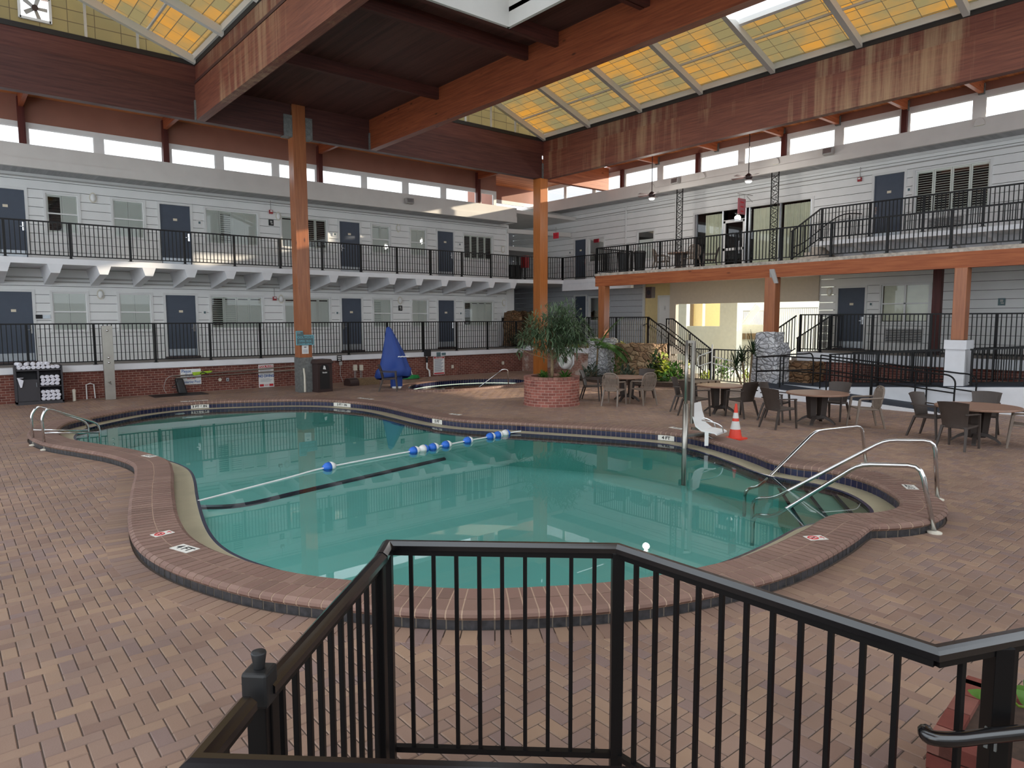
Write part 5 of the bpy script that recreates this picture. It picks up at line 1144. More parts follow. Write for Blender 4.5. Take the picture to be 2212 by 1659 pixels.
def strap_plant(label, x, y, z, R_, Hh, n, mat, w=0.04, cat='plant', name='strap_leaf_plant', group=None, seed=0, droop=0.55, stem=0.0, L_=None):
    rg = random.Random(seed); t = thing(name, label, cat, (x, y, z), 0, group); b = MB()
    for k in range(n):
        a = rg.uniform(0, 2 * PI); e = rg.uniform(0.35, 1.35); d = Vector((math.cos(a) * math.cos(e), math.sin(a) * math.cos(e), math.sin(e))); leaf_quad(b, (rg.gauss(0, 0.03), rg.gauss(0, 0.03), stem), d, (L_ or Hh) * rg.uniform(0.7, 1.15), w * rg.uniform(0.7, 1.2), droop, 5)
    b.build('foliage', M[mat], t, fixn=False)
    if stem: s_ = MB(); s_.tube([(0, 0, 0), (0.02, 0, stem / 2), (0, 0, stem)], 0.035, 8); s_.build('stem', M['bark'], t)
    return t
def P2(cx, d=0.0): return right * cx + back * d
for cx, lab, mt, sd in ((-0.22, 'low dark strap-leaved plant at the left in the brick planter', 'leaf_green', 1), (0.36, 'striped strap-leaved plant at the right in the brick planter, with one tall leaf', 'leaf_green', 2)):
    q = Vector((PX, PY, 0)) + P2(cx, -0.05); strap_plant(lab, q.x, q.y, 0.7, 0.3, 0.34, 90, mt, 0.05, seed=sd, group='plants in the brick planter')
def shrub(label, x, y, z, rx, rz, n, mat, L_=0.14, w=0.08, seed=0, name='leafy_shrub', group=None, droop=0.3, flat_=0.8):
    rg = random.Random(seed); t = thing(name, label, 'plant', (x, y, z), 0, group); b = MB(); s_ = MB()
    for k in range(n):
        v = Vector((rg.gauss(0, 1), rg.gauss(0, 1), abs(rg.gauss(0, 1)))).normalized() * rg.uniform(0.3, 1); p = Vector((v.x * rx, v.y * rx * flat_, v.z * rz)); leaf_quad(b, p, (v + rnd_dir(rg, 0.2) * 0.7), L_ * rg.uniform(0.6, 1.2), w * rg.uniform(0.7, 1.2), droop)
    for k in range(6): v = rnd_dir(rg, 0.9); s_.tube([(0, 0, 0), (v.x * rx * 0.6, v.y * rx * 0.6, rz * 0.6)], 0.008, 5)
    s_.build('stem', M['bark'], t); b.build('foliage', M[mat], t, fixn=False); return t
def frond(b, p0, d, L_, droop, nl=30, lw=0.048, ll=0.42):
    p = Vector(p0); d = d.normalized(); path = [p.copy()]; n = nl
    for k in range(n): d = (d + Vector((0, 0, -droop / n))).normalized(); p = p + d * L_ / n; path.append(p.copy())
    b.tube(path, [0.012 * (1 - 0.8 * k / n) for k in range(n + 1)], 4)
    for k in range(3, n):
        t = (path[k + 1] - path[k]).normalized(); s = t.cross(Vector((0, 0, 1))).normalized(); l = ll * math.sin(PI * min(1, 0.15 + 0.8 * k / n)) ** 0.7
        for sg in (-1, 1): leaf_quad(b, path[k], s * sg + t * 0.7 + Vector((0, 0, -0.1)), l, lw, 0.4, 3)
pq = onx(1287, 795, 19.7); pt = thing('garden_palm', 'small palm with arching fronds beside the white stone pillar', 'palm', (19.7, pq.y, 0.15)); b = MB(); b.tube(smooth_path([(0, 0, 0), (0.03, -0.03, 0.5), (0.06, -0.04, 1.1)], 4), [0.04 - 0.001 * k for k in range(9)], 8); b.build('trunk', M['bark'], pt, smooth=True)
b = MB()
for cx, cz, bk, L_, dr in ((-0.85, 0.75, 0.1, 1.25, 1.5), (-0.45, 1.2, -0.3, 1.2, 0.8), (0.05, 1.4, 0.2, 1.25, 0.5), (0.5, 1.2, -0.2, 1.2, 0.9), (0.95, 0.75, 0.1, 1.3, 2.3), (0.75, 0.5, -0.5, 1.1, 1.8), (-0.3, 0.9, -0.7, 1.0, 1.3), (0.2, 0.8, -0.8, 0.9, 1.4)): frond(b, (0.06, -0.04, 1.08), P2(cx, bk) + Vector((0, 0, cz)), L_ * 1.35, dr)
b.build('frond', M['leaf_palm'], pt, fixn=False)
pd = MB(); rg = random.Random(5)
for k in range(5): leaf_quad(pd, (0.06, -0.04, 1.15), P2(rg.uniform(-0.3, 0.9), rg.uniform(-0.2, 0.2)) + Vector((0, 0, 1.5)), 1.0, 0.05, 0.2, 4)
pd.build('dry_frond', M['leaf_brown'], pt, fixn=False)
for k, (px, py, z, rx, rz, n, mt, L_, w_, lab) in enumerate((
    (1277, 822, 0.1, 0.42, 0.5, 110, 'leaf_grey', 0.34, 0.07, 'silver-striped broad-leaved plant at the foot of the palm'),
    (1335, 800, 0.16, 0.32, 1.1, 130, 'leaf_green', 0.22, 0.05, 'tall feathery green plant against the white stone pillar'),
    (1355, 825, 0.1, 0.4, 0.45, 90, 'leaf_grey', 0.3, 0.07, 'silver-striped plant behind the table by the planter'),
    (1398, 815, 0.1, 0.45, 0.7, 170, 'leaf_green', 0.2, 0.11, 'green broad-leaved shrub right of the table by the planter'),
    (1428, 800, 0.16, 0.5, 0.95, 200, 'leaf_yellow', 0.2, 0.13, 'sunlit yellow variegated shrub below the stone stairs'),
    (1455, 826, 0.1, 0.5, 0.6, 190, 'leaf_green', 0.2, 0.12, 'bushy green shrub at the front of the bed below the stone stairs'),
    (1418, 770, 0.3, 0.4, 0.9, 160, 'leaf_dark', 0.22, 0.09, 'dark leafy shrub against the tan rockery'),
    (1525, 826, 0.05, 0.35, 0.4, 90, 'leaf_yellow', 0.16, 0.09, 'low yellow-green plant in front of the pool gate'),
    (1560, 800, 0.02, 0.5, 0.8, 120, 'leaf_green', 0.2, 0.1, 'green shrub outside behind the pool gate'),
    (1612, 826, 0.05, 0.3, 0.45, 80, 'leaf_yellow', 0.2, 0.06, 'small yellow-green plant at the foot of the spiky dracaena'),
    (1480, 815, 0.1, 0.4, 0.5, 150, 'leaf_yellow', 0.18, 0.11, 'sunlit pale-leaved shrub at the right end of the bed below the stairs'),
    (1440, 832, 0.1, 0.4, 0.35, 110, 'leaf_green', 0.18, 0.1, 'low green groundcover clump at the front edge of the bed'),
    (1405, 790, 0.16, 0.4, 0.9, 150, 'leaf_green', 0.2, 0.1, 'upright green shrub at the left of the yellow variegated one'))):
    q = onz(px, py, 0.0); q = q * 1.0; x, y = q.x, q.y
    if k == 6: x, y = 20.4, onx(px, py, 20.4).y
    if k == 8: x, y = 23.6, onx(px, py, 23.6).y
    if k == 1: x, y = 20.0, onx(px, py, 20.0).y
    if k == 4: x, y = 20.6, onx(px, py, 20.6).y
    shrub(lab, x, y, z, rx, rz, n, mt, L_, w_, 20 + k, group='garden bed shrubs')
q = onz(1612, 838, 0)
dc = thing('dracaena', 'tall spiky dracaena with sword leaves in front of the right stone pillar', 'plant', (19.6, onx(1615, 830, 19.6).y, 0.0))
for k, (cx, h, sd) in enumerate(((-0.2, 1.1, 1), (0.12, 1.35, 2), (-0.4, 0.85, 3))):
    b = MB(); s_ = MB(); o_ = P2(cx); s_.tube([(o_.x * 0.2, o_.y * 0.2, 0), (o_.x, o_.y, h)], 0.03, 7); s_.build('stem', M['bark'], dc); rg = random.Random(sd)
    for i in range(60):
        a = rg.uniform(0, 2 * PI); e = rg.uniform(-0.3, 1.4); leaf_quad(b, (o_.x, o_.y, h + rg.uniform(-0.15, 0.1)), Vector((math.cos(a) * math.cos(e), math.sin(a) * math.cos(e), math.sin(e))), rg.uniform(0.4, 0.65), 0.035, 0.25, 3)
    b.build('leaf_head', M['leaf_dark'], dc, fixn=False)
for k, (px, py) in enumerate(((1222, 748), (1238, 749), (1252, 747), (1270, 748), (1330, 742), (1345, 741))):
    X = 21.4 if px < 1300 else 20.9; q = onx(px, py, X); shrub(('small sunlit yellow plant number %d from the left along the raised bed' % (k + 1)), X, q.y, 1.1 if px < 1300 else 1.36, 0.12, 0.2, 30, 'leaf_yellow', 0.12, 0.06, 60 + k, 'bedding_plant', 'sunlit bedding plants')
q = onx(1205, 745, 21.7); shrub('dark feathery shrub in the raised bed behind the bushy tree', 21.7, q.y, 1.1, 0.6, 0.7, 220, 'leaf_dark', 0.3, 0.04, 80)
rocky('boulder', 20.9, 21.6, 25.2, 25.9, 1.05, 2.75, M['rock_brown'], 0.1, 8, 0.15, 7, None); tag(bpy.data.objects['boulder'], 'tall brown boulder at the end of the left building behind the railing', 'rock')
rocky('boulder', 22.2, 23.1, 25.5, 26.2, 1.1, 2.75, M['rock_brown'], 0.12, 8, 0.2, 8, None); tag(bpy.data.objects['boulder.001'], 'brown boulder with a dark gap beside it, right of the other boulder', 'rock')
shrub('dark plant tangle behind the railing at the end of the left walkway', 21.0, 25.0, 1.05, 0.5, 1.0, 150, 'leaf_dark', 0.25, 0.05, 83)
q = onz(2150, 1500, 0.45)
pq = thing('leafy_stem_plant', 'green leafy stem at the right edge behind the nearest railing', 'plant', (q.x + 0.15, q.y - 0.1, 0.44))
b = MB()
for (px, py), (qx, qy) in (((2145, 1512), (2098, 1488)), ((2150, 1500), (2125, 1478)), ((2150, 1520), (2120, 1500)), ((2212, 1500), (2196, 1482)), ((2230, 1530), (2200, 1490)), ((2235, 1495), (2215, 1470)), ((2186, 1505), (2188, 1525))):
    a, c = onz(px, py, 0.62), onz(qx, qy, 0.66); leaf_quad(b, a - Vector(pq.location), c - a, (c - a).length * 1.1, 0.055, 0.15, 4, Vector((0.3, -0.4, 0.7)))
b.build('foliage', M['leaf_green'], pq, fixn=False)
b = MB(); b.tube([Vector((0.1, -0.1, -0.1)), onz(2200, 1525, 0.6) - Vector(pq.location), onz(2186, 1512, 0.63) - Vector(pq.location)], 0.006, 6); b.build('stem', M['leaf_yellow'], pq)

# ================================================================== POOL EQUIPMENT
def bent_rail(label, pts, r=0.027, name='pool_handrail', flange=None, extra=None):
    O = Vector(pts[-1]); O.z = 0; t = thing(name, label, 'handrail', tuple(O)); b = MB(tuple(O)); P = [Vector(p) for p in pts]; path = [P[0]]
    for i in range(1, len(P) - 1):
        a, c = (P[i - 1] - P[i]), (P[i + 1] - P[i]); d = min(0.13, a.length * 0.45, c.length * 0.45); A, B = P[i] + a.normalized() * d, P[i] + c.normalized() * d
        path += [A.lerp(P[i], k / 3).lerp(P[i].lerp(B, k / 3), k / 3) for k in range(4)]
    path.append(P[-1]); b.tube(path, r, 12); b.build('tube', M['steel'], t, smooth=True)
    if flange is not None: f = MB(tuple(O)); f.lathe([(0.075, flange), (0.075, flange + 0.015), (0.03, flange + 0.03)], (O.x, O.y, 0), 20); f.build('flange', M['offwhite'], t)
    if extra:
        e = MB(tuple(O)); e.tube(extra, r * 0.9, 8); e.build('cross_tube', M['steel'], t, smooth=True)
    return t
def under(w_, k=0.35, dz=0.36):  # the submerged return of a rail
    a, c = w_; d = (Vector(a) - Vector(c)).normalized(); e = Vector(a) + Vector((d.x, d.y, 0)) * 0.12 + Vector((0, 0, -0.16)); return [e + Vector((d.x, d.y, 0)) * 0.3 + Vector((0, 0, -dz)), e + Vector((d.x, d.y, 0)) * 0.3, ]
for lab, W_, pts in (('nearest of the three steel handrails at the pool steps, on a cream flange', None, [(8.3, 4.42, -0.04), (8.37, 3.58, 0.66), (8.42, 2.93, 0.74), (8.43, 2.76, 0.0)]),
                     ('middle of the three steel handrails at the pool steps', None, [(9.18, 4.88, -0.04), (9.73, 3.84, 0.76), (9.99, 3.33, 0.79), (10.03, 3.27, 0.0)]),
                     ('farthest of the three steel handrails at the pool steps', None, [(9.84, 5.54, -0.04), (10.62, 5.24, 0.62), (11.5, 4.91, 0.65), (11.62, 4.87, 0.0)])):
    a, c = Vector(pts[0]), Vector(pts[1]); s = (a - c).normalized(); e = a + s * 0.25; f = Vector((s.x, s.y, 0)).normalized()
    bent_rail(lab, [e + f * 0.28 + Vector((0, 0, -0.45)), e + f * 0.28 + Vector((0, 0, -0.02)), e] + pts, flange=0.0)
bent_rail('near steel grab rail of the pool ladder at far left', [(2.33, 15.59, -0.5), (2.33, 15.59, 0.36), (1.45, 15.25, 0.78), (1.36, 15.21, 0.62), (1.38, 15.22, 0.0)], 0.022, 'ladder_rail', 0.0, [(1.37, 15.22, 0.32), (2.32, 15.59, 0.18)])
bent_rail('far steel grab rail of the pool ladder at far left', [(2.21, 16.12, -0.5), (2.21, 16.12, 0.34), (1.38, 15.95, 0.76), (1.26, 15.93, 0.6), (1.27, 15.93, 0.0)], 0.022, 'ladder_rail', 0.0, [(1.27, 15.93, 0.3), (2.2, 16.11, 0.17)])
bent_rail('slim steel handrail of the spa beside the brick planter', [(14.4, 19.3, -0.06), (15.35, 19.0, 0.62), (15.52, 18.93, 0.6), (15.55, 18.92, 0.0)], 0.02, 'spa_handrail')
# lane rope and its floats
rope_pts = [(2.55, 9.72, -0.04), (4.0, 10.25, -0.035), (4.81, 10.51, -0.02), (6.64, 10.80, -0.02), (7.41, 10.91, -0.02), (8.0, 11.01, -0.02), (8.64, 11.1, -0.02), (9.14, 11.2, -0.02), (9.48, 11.12, 0.0)]
b = MB((2.55, 9.72, -0.04)); b.tube(smooth_path(rope_pts, 4), 0.014, 6); tag(b.build('safety_rope', M['white']), 'white safety rope across the pool threaded through the floats', 'rope')
fl = [(4.81, 10.51, 'blue and white float alone on the rope, nearest the left side'), (6.62, 10.80, 'first float of the group of four in mid rope, blue end left'), (6.84, 10.83, 'second float of the group of four in mid rope, mostly white'), (7.08, 10.86, 'third float of the group of four in mid rope'), (7.41, 10.91, 'fourth float of the group of four in mid rope, set apart'),
      (8.0, 11.01, 'single float between the two groups on the rope'), (8.64, 11.1, 'leftmost of the three floats at the far end of the rope'), (8.88, 11.15, 'middle of the three floats at the far end of the rope'), (9.12, 11.2, 'rightmost of the three floats at the far end of the rope, white end left')]
f0 = None
for k, (x, y, lab) in enumerate(fl):
    if f0 is None:
        f0 = thing('rope_float', lab, 'float', (x, y, -0.02), 0.22, 'floats on the safety rope')
        pr = [(0.02, -0.115), (0.045, -0.11), (0.075, -0.06), (0.085, 0.0)]; rot = lambda mb: setattr(mb, 'v', [(z, y_, x_) for x_, y_, z in mb.v])
        b = MB(); b.lathe(pr, n=20); rot(b); b.build('blue_half', M['blue'], f0, smooth=True); b = MB(); b.lathe([(r, -z) for r, z in pr], n=20); rot(b); b.build('white_half', M['white'], f0, smooth=True)
    else: dup(f0, (x, y, -0.02), 0.2 + (PI if k in (2, 8) else 0), lab)
# pool lift
LP = onz(1488, 945, 0.15); LX, LY = LP.x - 0.12, LP.y + 0.0
lf_ = thing('pool_lift', 'stainless pool lift mast with a white plastic seat at the pool edge', 'pool lift', (LX, LY, -0.5))
def lift(nm, fn, mat, **k):
    b = MB((LX, LY, -0.5)); fn(b); return b.build(nm, M[mat], lf_, **k)
vz = lambda py: (Vector((0, 0, H)) + ray(1488, py) * (math.hypot(LX, LY) / math.hypot(ray(1488, py).x, ray(1488, py).y))).z
zt_, zm_ = vz(735), vz(872)
lift('base_sleeve', lambda b: b.tube([(LX, LY, -0.95), (LX, LY, zm_)], 0.055, 16), 'steel_brushed', smooth=True)
lift('mast', lambda b: b.tube([(LX, LY, zm_ - 0.1), (LX, LY, zt_)], 0.032, 12), 'steel_brushed', smooth=True)
R_ = right
sx_ = R_ * 0.12
lift('hanger_bar', lambda b: (b.box(LX + sx_.x - 0.028, LX + sx_.x + 0.028, LY + sx_.y - 0.028, LY + sx_.y + 0.028, vz(915), zt_ - 0.02), b.bar((LX, LY, zt_ - 0.03), (LX + sx_.x * 1.2, LY + sx_.y * 1.2, zt_ - 0.03), 0.06, 0.05)), 'steel_brushed')
S0 = Vector((LX, LY, 0)) + R_ * 0.42 + back * 0.05
def seat(b):
    w_ = 0.25; f = Vector((0.35, -0.75, 0)).normalized(); s = Vector((f.y, -f.x, 0)); pts = [(-0.22, 0.78), (-0.20, 0.6), (-0.12, 0.38), (0.0, 0.30), (0.25, 0.28), (0.30, 0.255)]
    f = (R_ * 0.78 - back * 0.62); s = (R_ * 0.62 + back * 0.78); vs = []
    for o in (0, 0.025):
        for a, z in pts:
            ww = w_ * (0.85 if z > 0.7 else 1); vs += [S0 + f * a - s * ww + Vector((0, 0, z + o)), S0 + f * a + s * ww + Vector((0, 0, z + o))]
    n = len(pts); b.add(vs, [(2 * k, 2 * k + 1, 2 * k + 3, 2 * k + 2) for k in range(n - 1)] + [(2 * n + 2 * k, 2 * n + 2 * k + 2, 2 * n + 2 * k + 3, 2 * n + 2 * k + 1) for k in range(n - 1)] + [(2 * k, 2 * k + 2, 2 * n + 2 * k + 2, 2 * n + 2 * k) for k in range(n - 1)] + [(2 * k + 1, 2 * n + 2 * k + 1, 2 * n + 2 * k + 3, 2 * k + 3) for k in range(n - 1)])
lift('seat', seat, 'white')
for s_ in (-1, 1): lift('armrest', lambda b: b.tube(smooth_path([S0 - R_ * 0.17 + back * 0.25 * s_ + Vector((0, 0, 0.52)), S0 + R_ * 0.05 + back * 0.26 * s_ + Vector((0, 0, 0.48)), S0 + R_ * 0.2 + back * 0.26 * s_ + Vector((0, 0, 0.4)), S0 + R_ * 0.24 + back * 0.25 * s_ + Vector((0, 0, 0.29))], 4), 0.014, 8), 'steel')
lift('belt', lambda b: b.hexa([S0 - R_ * 0.12 - back * 0.3 + Vector((a, c, z)) for z in (0.05, 0.3) for a, c in ((0, 0), (0.05, -0.05), (0.055, -0.04), (0.01, 0.01))]), 'white')
lift('seat_arm', lambda b: b.bar((LX + sx_.x, LY + sx_.y, 0.34), S0 + Vector((0, 0, 0.29)), 0.05, 0.05), 'steel_brushed')
lift('deck_plate', lambda b: b.bar((LX, LY, 0.19), Vector((LX, LY, 0.19)) + R_ * 0.55 + back * 0.35, 0.12, 0.03), 'galv')
lift('crank_arm', lambda b: b.tube([S0 - R_ * 0.02 + Vector((0, 0, 0.2)), S0 + R_ * 0.36 - back * 0.35 + Vector((0, 0, 0.0 + 0.02))], 0.014, 8), 'steel')
lift('crank_grip', lambda b: b.tube([S0 + R_ * 0.36 - back * 0.35 + Vector((0, 0, 0.02)), S0 + R_ * 0.36 - back * 0.35 + Vector((0, 0, 0.02)) + R_ * 0.22 + Vector((0, 0, 0.02))], 0.03, 10), 'blue')
# cone
cq = onz(1588, 948, 0)
cn = thing('traffic_cone', 'orange traffic cone with two white bands beside the pool lift', 'cone', (cq.x, cq.y, 0))
b = MB(); b.box(-0.17, 0.17, -0.17, 0.17, 0, 0.03); b.lathe([(0.13, 0.03), (0.098, 0.2)], n=24, cap=False); b.lathe([(0.066, 0.36), (0.058, 0.42)], n=24, cap=False); b.lathe([(0.04, 0.53), (0.022, 0.70), (0.018, 0.71)], n=24); b.build('cone_body', M['cone'], cn)
for z0, z1, r0_, r1_ in ((0.2, 0.36, 0.1, 0.068), (0.42, 0.53, 0.06, 0.042)): b = MB(); b.lathe([(r0_, z0), (r1_, z1)], n=24, cap=False); b.build('reflective_band', M['cone_band'], cn)
# ================================================================== TOWEL CART AND WALL-SIDE THINGS (left)
CX0, CX1, CY0, CY1, CH = 1.56, 2.70, 23.70, 24.18, 1.05
tc = thing('towel_cart', 'charcoal woven towel cabinet against the brick wall at far left', 'cabinet', ((CX0 + CX1) / 2, CY0, 0))
def cart(nm, boxes, mat='rattan', parent=None, **k):
    b = MB(((CX0 + CX1) / 2, CY0, 0)); [b.box(*q) for q in boxes]; return b.build(nm, M[mat], parent or tc, **k)
xm = CX0 + 0.56
cart('body', [(CX0, CX0 + 0.04, CY0, CY1, 0.03, CH + 0.05), (CX1 - 0.04, CX1, CY0, CY1, 0.03, CH + 0.05), (xm - 0.03, xm + 0.01, CY0 + 0.01, CY1, 0.05, CH - 0.06), (CX0, CX1, CY1 - 0.03, CY1, 0.03, CH + 0.05), (CX0, CX1, CY0, CY1, 0.0, 0.09)])
cart('top', [(CX0 + 0.03, CX1 - 0.03, CY0, CY1, CH - 0.09, CH - 0.05)])
for z in (0.49,): cart('shelf', [(xm, CX1 - 0.03, CY0, CY1, z, z + 0.03)])
cd = cart('door', [(CX0 + 0.05, xm - 0.03, CY0 + 0.005, CY0 + 0.03, 0.1, 0.72)])
h = MB(((CX0 + CX1) / 2, CY0, 0)); h.box(xm - 0.07, xm - 0.06, CY0 - 0.02, CY0, 0.5, 0.62); h.build('handle', M['kick'], cd)
tw = None; rg = random.Random(11)
def towel(x, z, lab, y=CY0 + 0.02, rz=0.0, grp='rolled towels on the towel cart'):
    global tw
    if tw is None:
        b = MB(); b.lathe([(0.012, -0.002), (0.03, 0.008), (0.033, 0.0), (0.047, 0.006), (0.058, 0.02), (0.06, 0.03), (0.06, 0.37), (0.05, 0.38)], n=14)
        b.v = [(x_ * 1.02, z_, y_ * 0.9) for x_, y_, z_ in b.v]; tw = b.build('rolled_towel', M['towel'], loc=(x, y, z), smooth=True); tw.rotation_euler = (0, 0, rz); tag(tw, lab, 'towel', grp)
    else: dup(tw, (x, y, z), rz, lab, grp)
ordn = ['leftmost', 'second', 'third', 'fourth', 'fifth', 'sixth', 'seventh', 'eighth', 'ninth', 'tenth']
zt = CH - 0.05 + 0.052
for k in range(9): towel(CX0 + 0.11 + k * 0.115, zt, '%s rolled towel from the left in the bottom layer on the cart top' % ordn[k], rz=rg.uniform(-0.15, 0.15))
for k, x in enumerate((0.14, 0.28, 0.44, 0.57, 0.68, 0.79)): towel(CX0 + x, zt + 0.1, '%s rolled towel from the left in the upper layer on the cart top' % ordn[k], rz=rg.uniform(-0.25, 0.25))
for r, (z0, nm_) in enumerate(((0.52, 'middle shelf'), (0.09, 'lowest shelf'))):
    for l in range(3):
        for k in range(4): towel(xm + 0.085 + k * 0.118 + (0.02 if l == 1 else 0), z0 + 0.052 + l * 0.098, '%s rolled towel from the left in the %s layer of the cart\'s %s' % (ordn[k], ('bottom', 'second', 'top')[l], nm_), rz=rg.uniform(-0.1, 0.1))
b = MB((CX0 + 0.13, CY0, 0.6)); b.hexa([(CX0 + 0.05, CY0 - 0.02, 0.76), (CX0 + 0.19, CY0 - 0.02, 0.76), (CX0 + 0.19, CY0 + 0.1, 0.74), (CX0 + 0.05, CY0 + 0.1, 0.74), (CX0 + 0.05, CY0 - 0.03, 0.78), (CX0 + 0.2, CY0 - 0.03, 0.78), (CX0 + 0.2, CY0 + 0.1, 0.77), (CX0 + 0.05, CY0 + 0.1, 0.77)]); b.hexa([(CX0 + 0.11, CY0 - 0.035, 0.5), (CX0 + 0.15, CY0 - 0.035, 0.5), (CX0 + 0.15, CY0 - 0.01, 0.5), (CX0 + 0.11, CY0 - 0.01, 0.5), (CX0 + 0.05, CY0 - 0.035, 0.78), (CX0 + 0.2, CY0 - 0.035, 0.7), (CX0 + 0.2, CY0 - 0.01, 0.7), (CX0 + 0.05, CY0 - 0.01, 0.78)])
tag(b.build('used_towel', M['towel'], bevel=0.008), 'used white towel hanging over the cabinet door of the towel cart', 'towel')
# shower tower
sx, sy = 3.88, 23.7
sh = thing('shower_tower', 'tall brushed steel shower tower standing before the brick wall', 'shower', (sx, sy, 0))
b = MB(); b.box(-0.14, 0.14, -0.06, 0.06, 0, 2.22); b.build('column', M['steel_brushed'], sh, bevel=0.006)
for z in (2.08, 1.27, 1.12): b = MB(); b.lathe([(0.035, 0), (0.03, 0.05), (0.015, 0.06)], n=16); b.v = [(x, -0.06 - zz, y + z) for x, y, zz in b.v]; b.build('push_button' if z < 2 else 'shower_head', M['steel'], sh, smooth=True)
b = MB(); b.tube([(0.0, -0.06, 0.52), (0.0, -0.13, 0.54)], 0.02, 8); b.tube([(0.03, -0.11, 0.47), (-0.04, -0.11, 0.55)], 0.012, 6); b.build('foot_tap', M['steel'], sh)
for x, lab in ((3.34, 'white pipe loop on the brick wall left of the shower tower'),):
    b = MB((x, 24.2, 0)); b.tube([(x, 24.24, 0.0), (x, 24.24, 0.44), (x + 0.1, 24.2, 0.48), (x + 0.2, 24.24, 0.44), (x + 0.22, 24.24, 0.02)], 0.018, 8); tag(b.build('pipe', M['white']), lab, 'pipe')
q = onz(161, 866, 0); b = MB((q.x, q.y, 0)); b.lathe([(0.045, 0), (0.045, 0.26), (0.052, 0.26), (0.052, 0.32), (0.03, 0.35)], (q.x, q.y, 0), 14); tag(b.build('pipe_stub', M['offwhite']), 'short cream pipe stub with a cap on the deck right of the towel cart', 'pipe')
mt = MB((5.8, 23.8, 0)); mt.box(5.0, 6.6, 23.3, 24.15, 0.0, 0.012); tag(mt.build('rubber_mat', M['black_plastic']), 'thin black rubber mat on the deck below the hand-painted shower sign', 'mat')
bq = ony(393, 845, 24.05); bg_ = thing('backpack', 'black bag leaning on the brick wall over the shower sign', 'bag', (bq.x, 24.1, 0))
b = MB(); b.hexa([(-0.12, -0.16, 0.02), (0.16, -0.16, 0.0), (0.16, 0.1, 0.0), (-0.12, 0.1, 0.02), (-0.18, -0.02, 0.5), (0.06, -0.04, 0.5), (0.06, 0.12, 0.5), (-0.18, 0.12, 0.5)]); b.build('body', M['black_plastic'], bg_, bevel=0.05)
b = MB(); b.tube(smooth_path([(-0.1, -0.05, 0.48), (-0.2, -0.06, 0.3), (-0.28, 0.0, 0.22), (-0.12, -0.05, 0.2)], 4), 0.012, 6); b.build('strap', M['black_plastic'], bg_)
# --- signs
RX = (PI / 2, 0, 0)
def board(name, label, cat, p, w, h, mat='white', th=0.012, group=None, rz=0.0):
    t = thing(name, label, cat, tuple(p), rz, group); b = MB(); b.box(-w / 2, w / 2, -th, 0, -h / 2, h / 2); b.build('board', M[mat], t, bevel=0.003); return t
def block(t, nm, x0, x1, z0, z1, mat, y=-0.0135): b = MB(); b.box(x0, x1, y - 0.001, y + 0.0005, z0, z1); return b.build(nm, M[mat], t)
YW = 24.295
a, c = ony(389, 798, YW), ony(435, 829, YW)
t = board('painted_sign', 'white hand-painted sign asking bathers to shower, behind the black bag', 'sign', ((a.x + c.x) / 2, YW, (a.z + c.z) / 2), c.x - a.x, a.z - c.z)
W_, H_ = c.x - a.x, a.z - c.z
for k, (s, x, z, sz) in enumerate((('Please', -0.22, 0.36, 0.14), ('Shower', -0.02, 0.12, 0.12), ('BEFORE', 0.02, -0.10, 0.09), ('Entering Pool', 0.02, -0.34, 0.12))): text('lettering', s, sz, M['ink_blue' if k != 2 else 'ink_red'], t, (x * W_, -0.0125, z * H_), RX, bold=0.002, sx=0.85)
a, c = ony(557.5, 788, YW), ony(592, 835, YW); W_, H_ = c.x - a.x, a.z - c.z
t = board('pool_rules_sign', 'white pool rules sign with a blue no diving line on the brick wall', 'sign', ((a.x + c.x) / 2, YW - 0.002, (a.z + c.z) / 2), W_, H_)
block(t, 'border', -W_ * 0.46, W_ * 0.46, H_ * 0.36, H_ * 0.46, 'ink_red'); block(t, 'border', -W_ * 0.45, -W_ * 0.18, -H_ * 0.46, -H_ * 0.36, 'ink_red'); block(t, 'border', W_ * 0.18, W_ * 0.45, -H_ * 0.46, -H_ * 0.36, 'ink_red')
text('lettering', 'POOL RULES', 0.085, M['white'], t, (0, -0.0155, H_ * 0.41), RX, bold=0.002); text('lettering', 'NO DIVING', 0.125, M['ink_blue'], t, (0, -0.0135, -H_ * 0.01), RX, bold=0.004, sx=0.85)
for k in range(2): block(t, 'small_print', -W_ * 0.14, W_ * 0.14, -H_ * (0.39 + 0.04 * k) - 0.008, -H_ * (0.39 + 0.04 * k) + 0.006, 'ink_red')
for k in range(11):
    z = H_ * (0.31 - 0.055 * k); 
    if abs(z + H_ * 0.01) > 0.07: block(t, 'small_print', -W_ * 0.4, W_ * (0.38 - 0.08 * (k % 3)), z - 0.006, z + 0.004, 'ink_grey')
a, c = ony(936, 770, YW), ony(960, 808, YW); W_, H_ = c.x - a.x, a.z - c.z
t = board('spa_rules_sign', 'white spa rules sign with a red header on the brick wall behind the spa', 'sign', ((a.x + c.x) / 2, YW - 0.002, (a.z + c.z) / 2), W_, H_)
block(t, 'border', -W_ * 0.46, W_ * 0.46, H_ * 0.38, H_ * 0.47, 'ink_red'); block(t, 'border', -W_ * 0.46, W_ * 0.46, -H_ * 0.47, -H_ * 0.40, 'ink_red'); text('lettering', 'SPA RULES', 0.075, M['white'], t, (0, -0.0155, H_ * 0.425), RX, bold=0.002)
for k in range(15): z = H_ * (0.33 - 0.047 * k); block(t, 'small_print', -W_ * 0.42, W_ * (0.4 - 0.07 * (k % 4)), z - 0.01, z + 0.006, 'ink_grey')
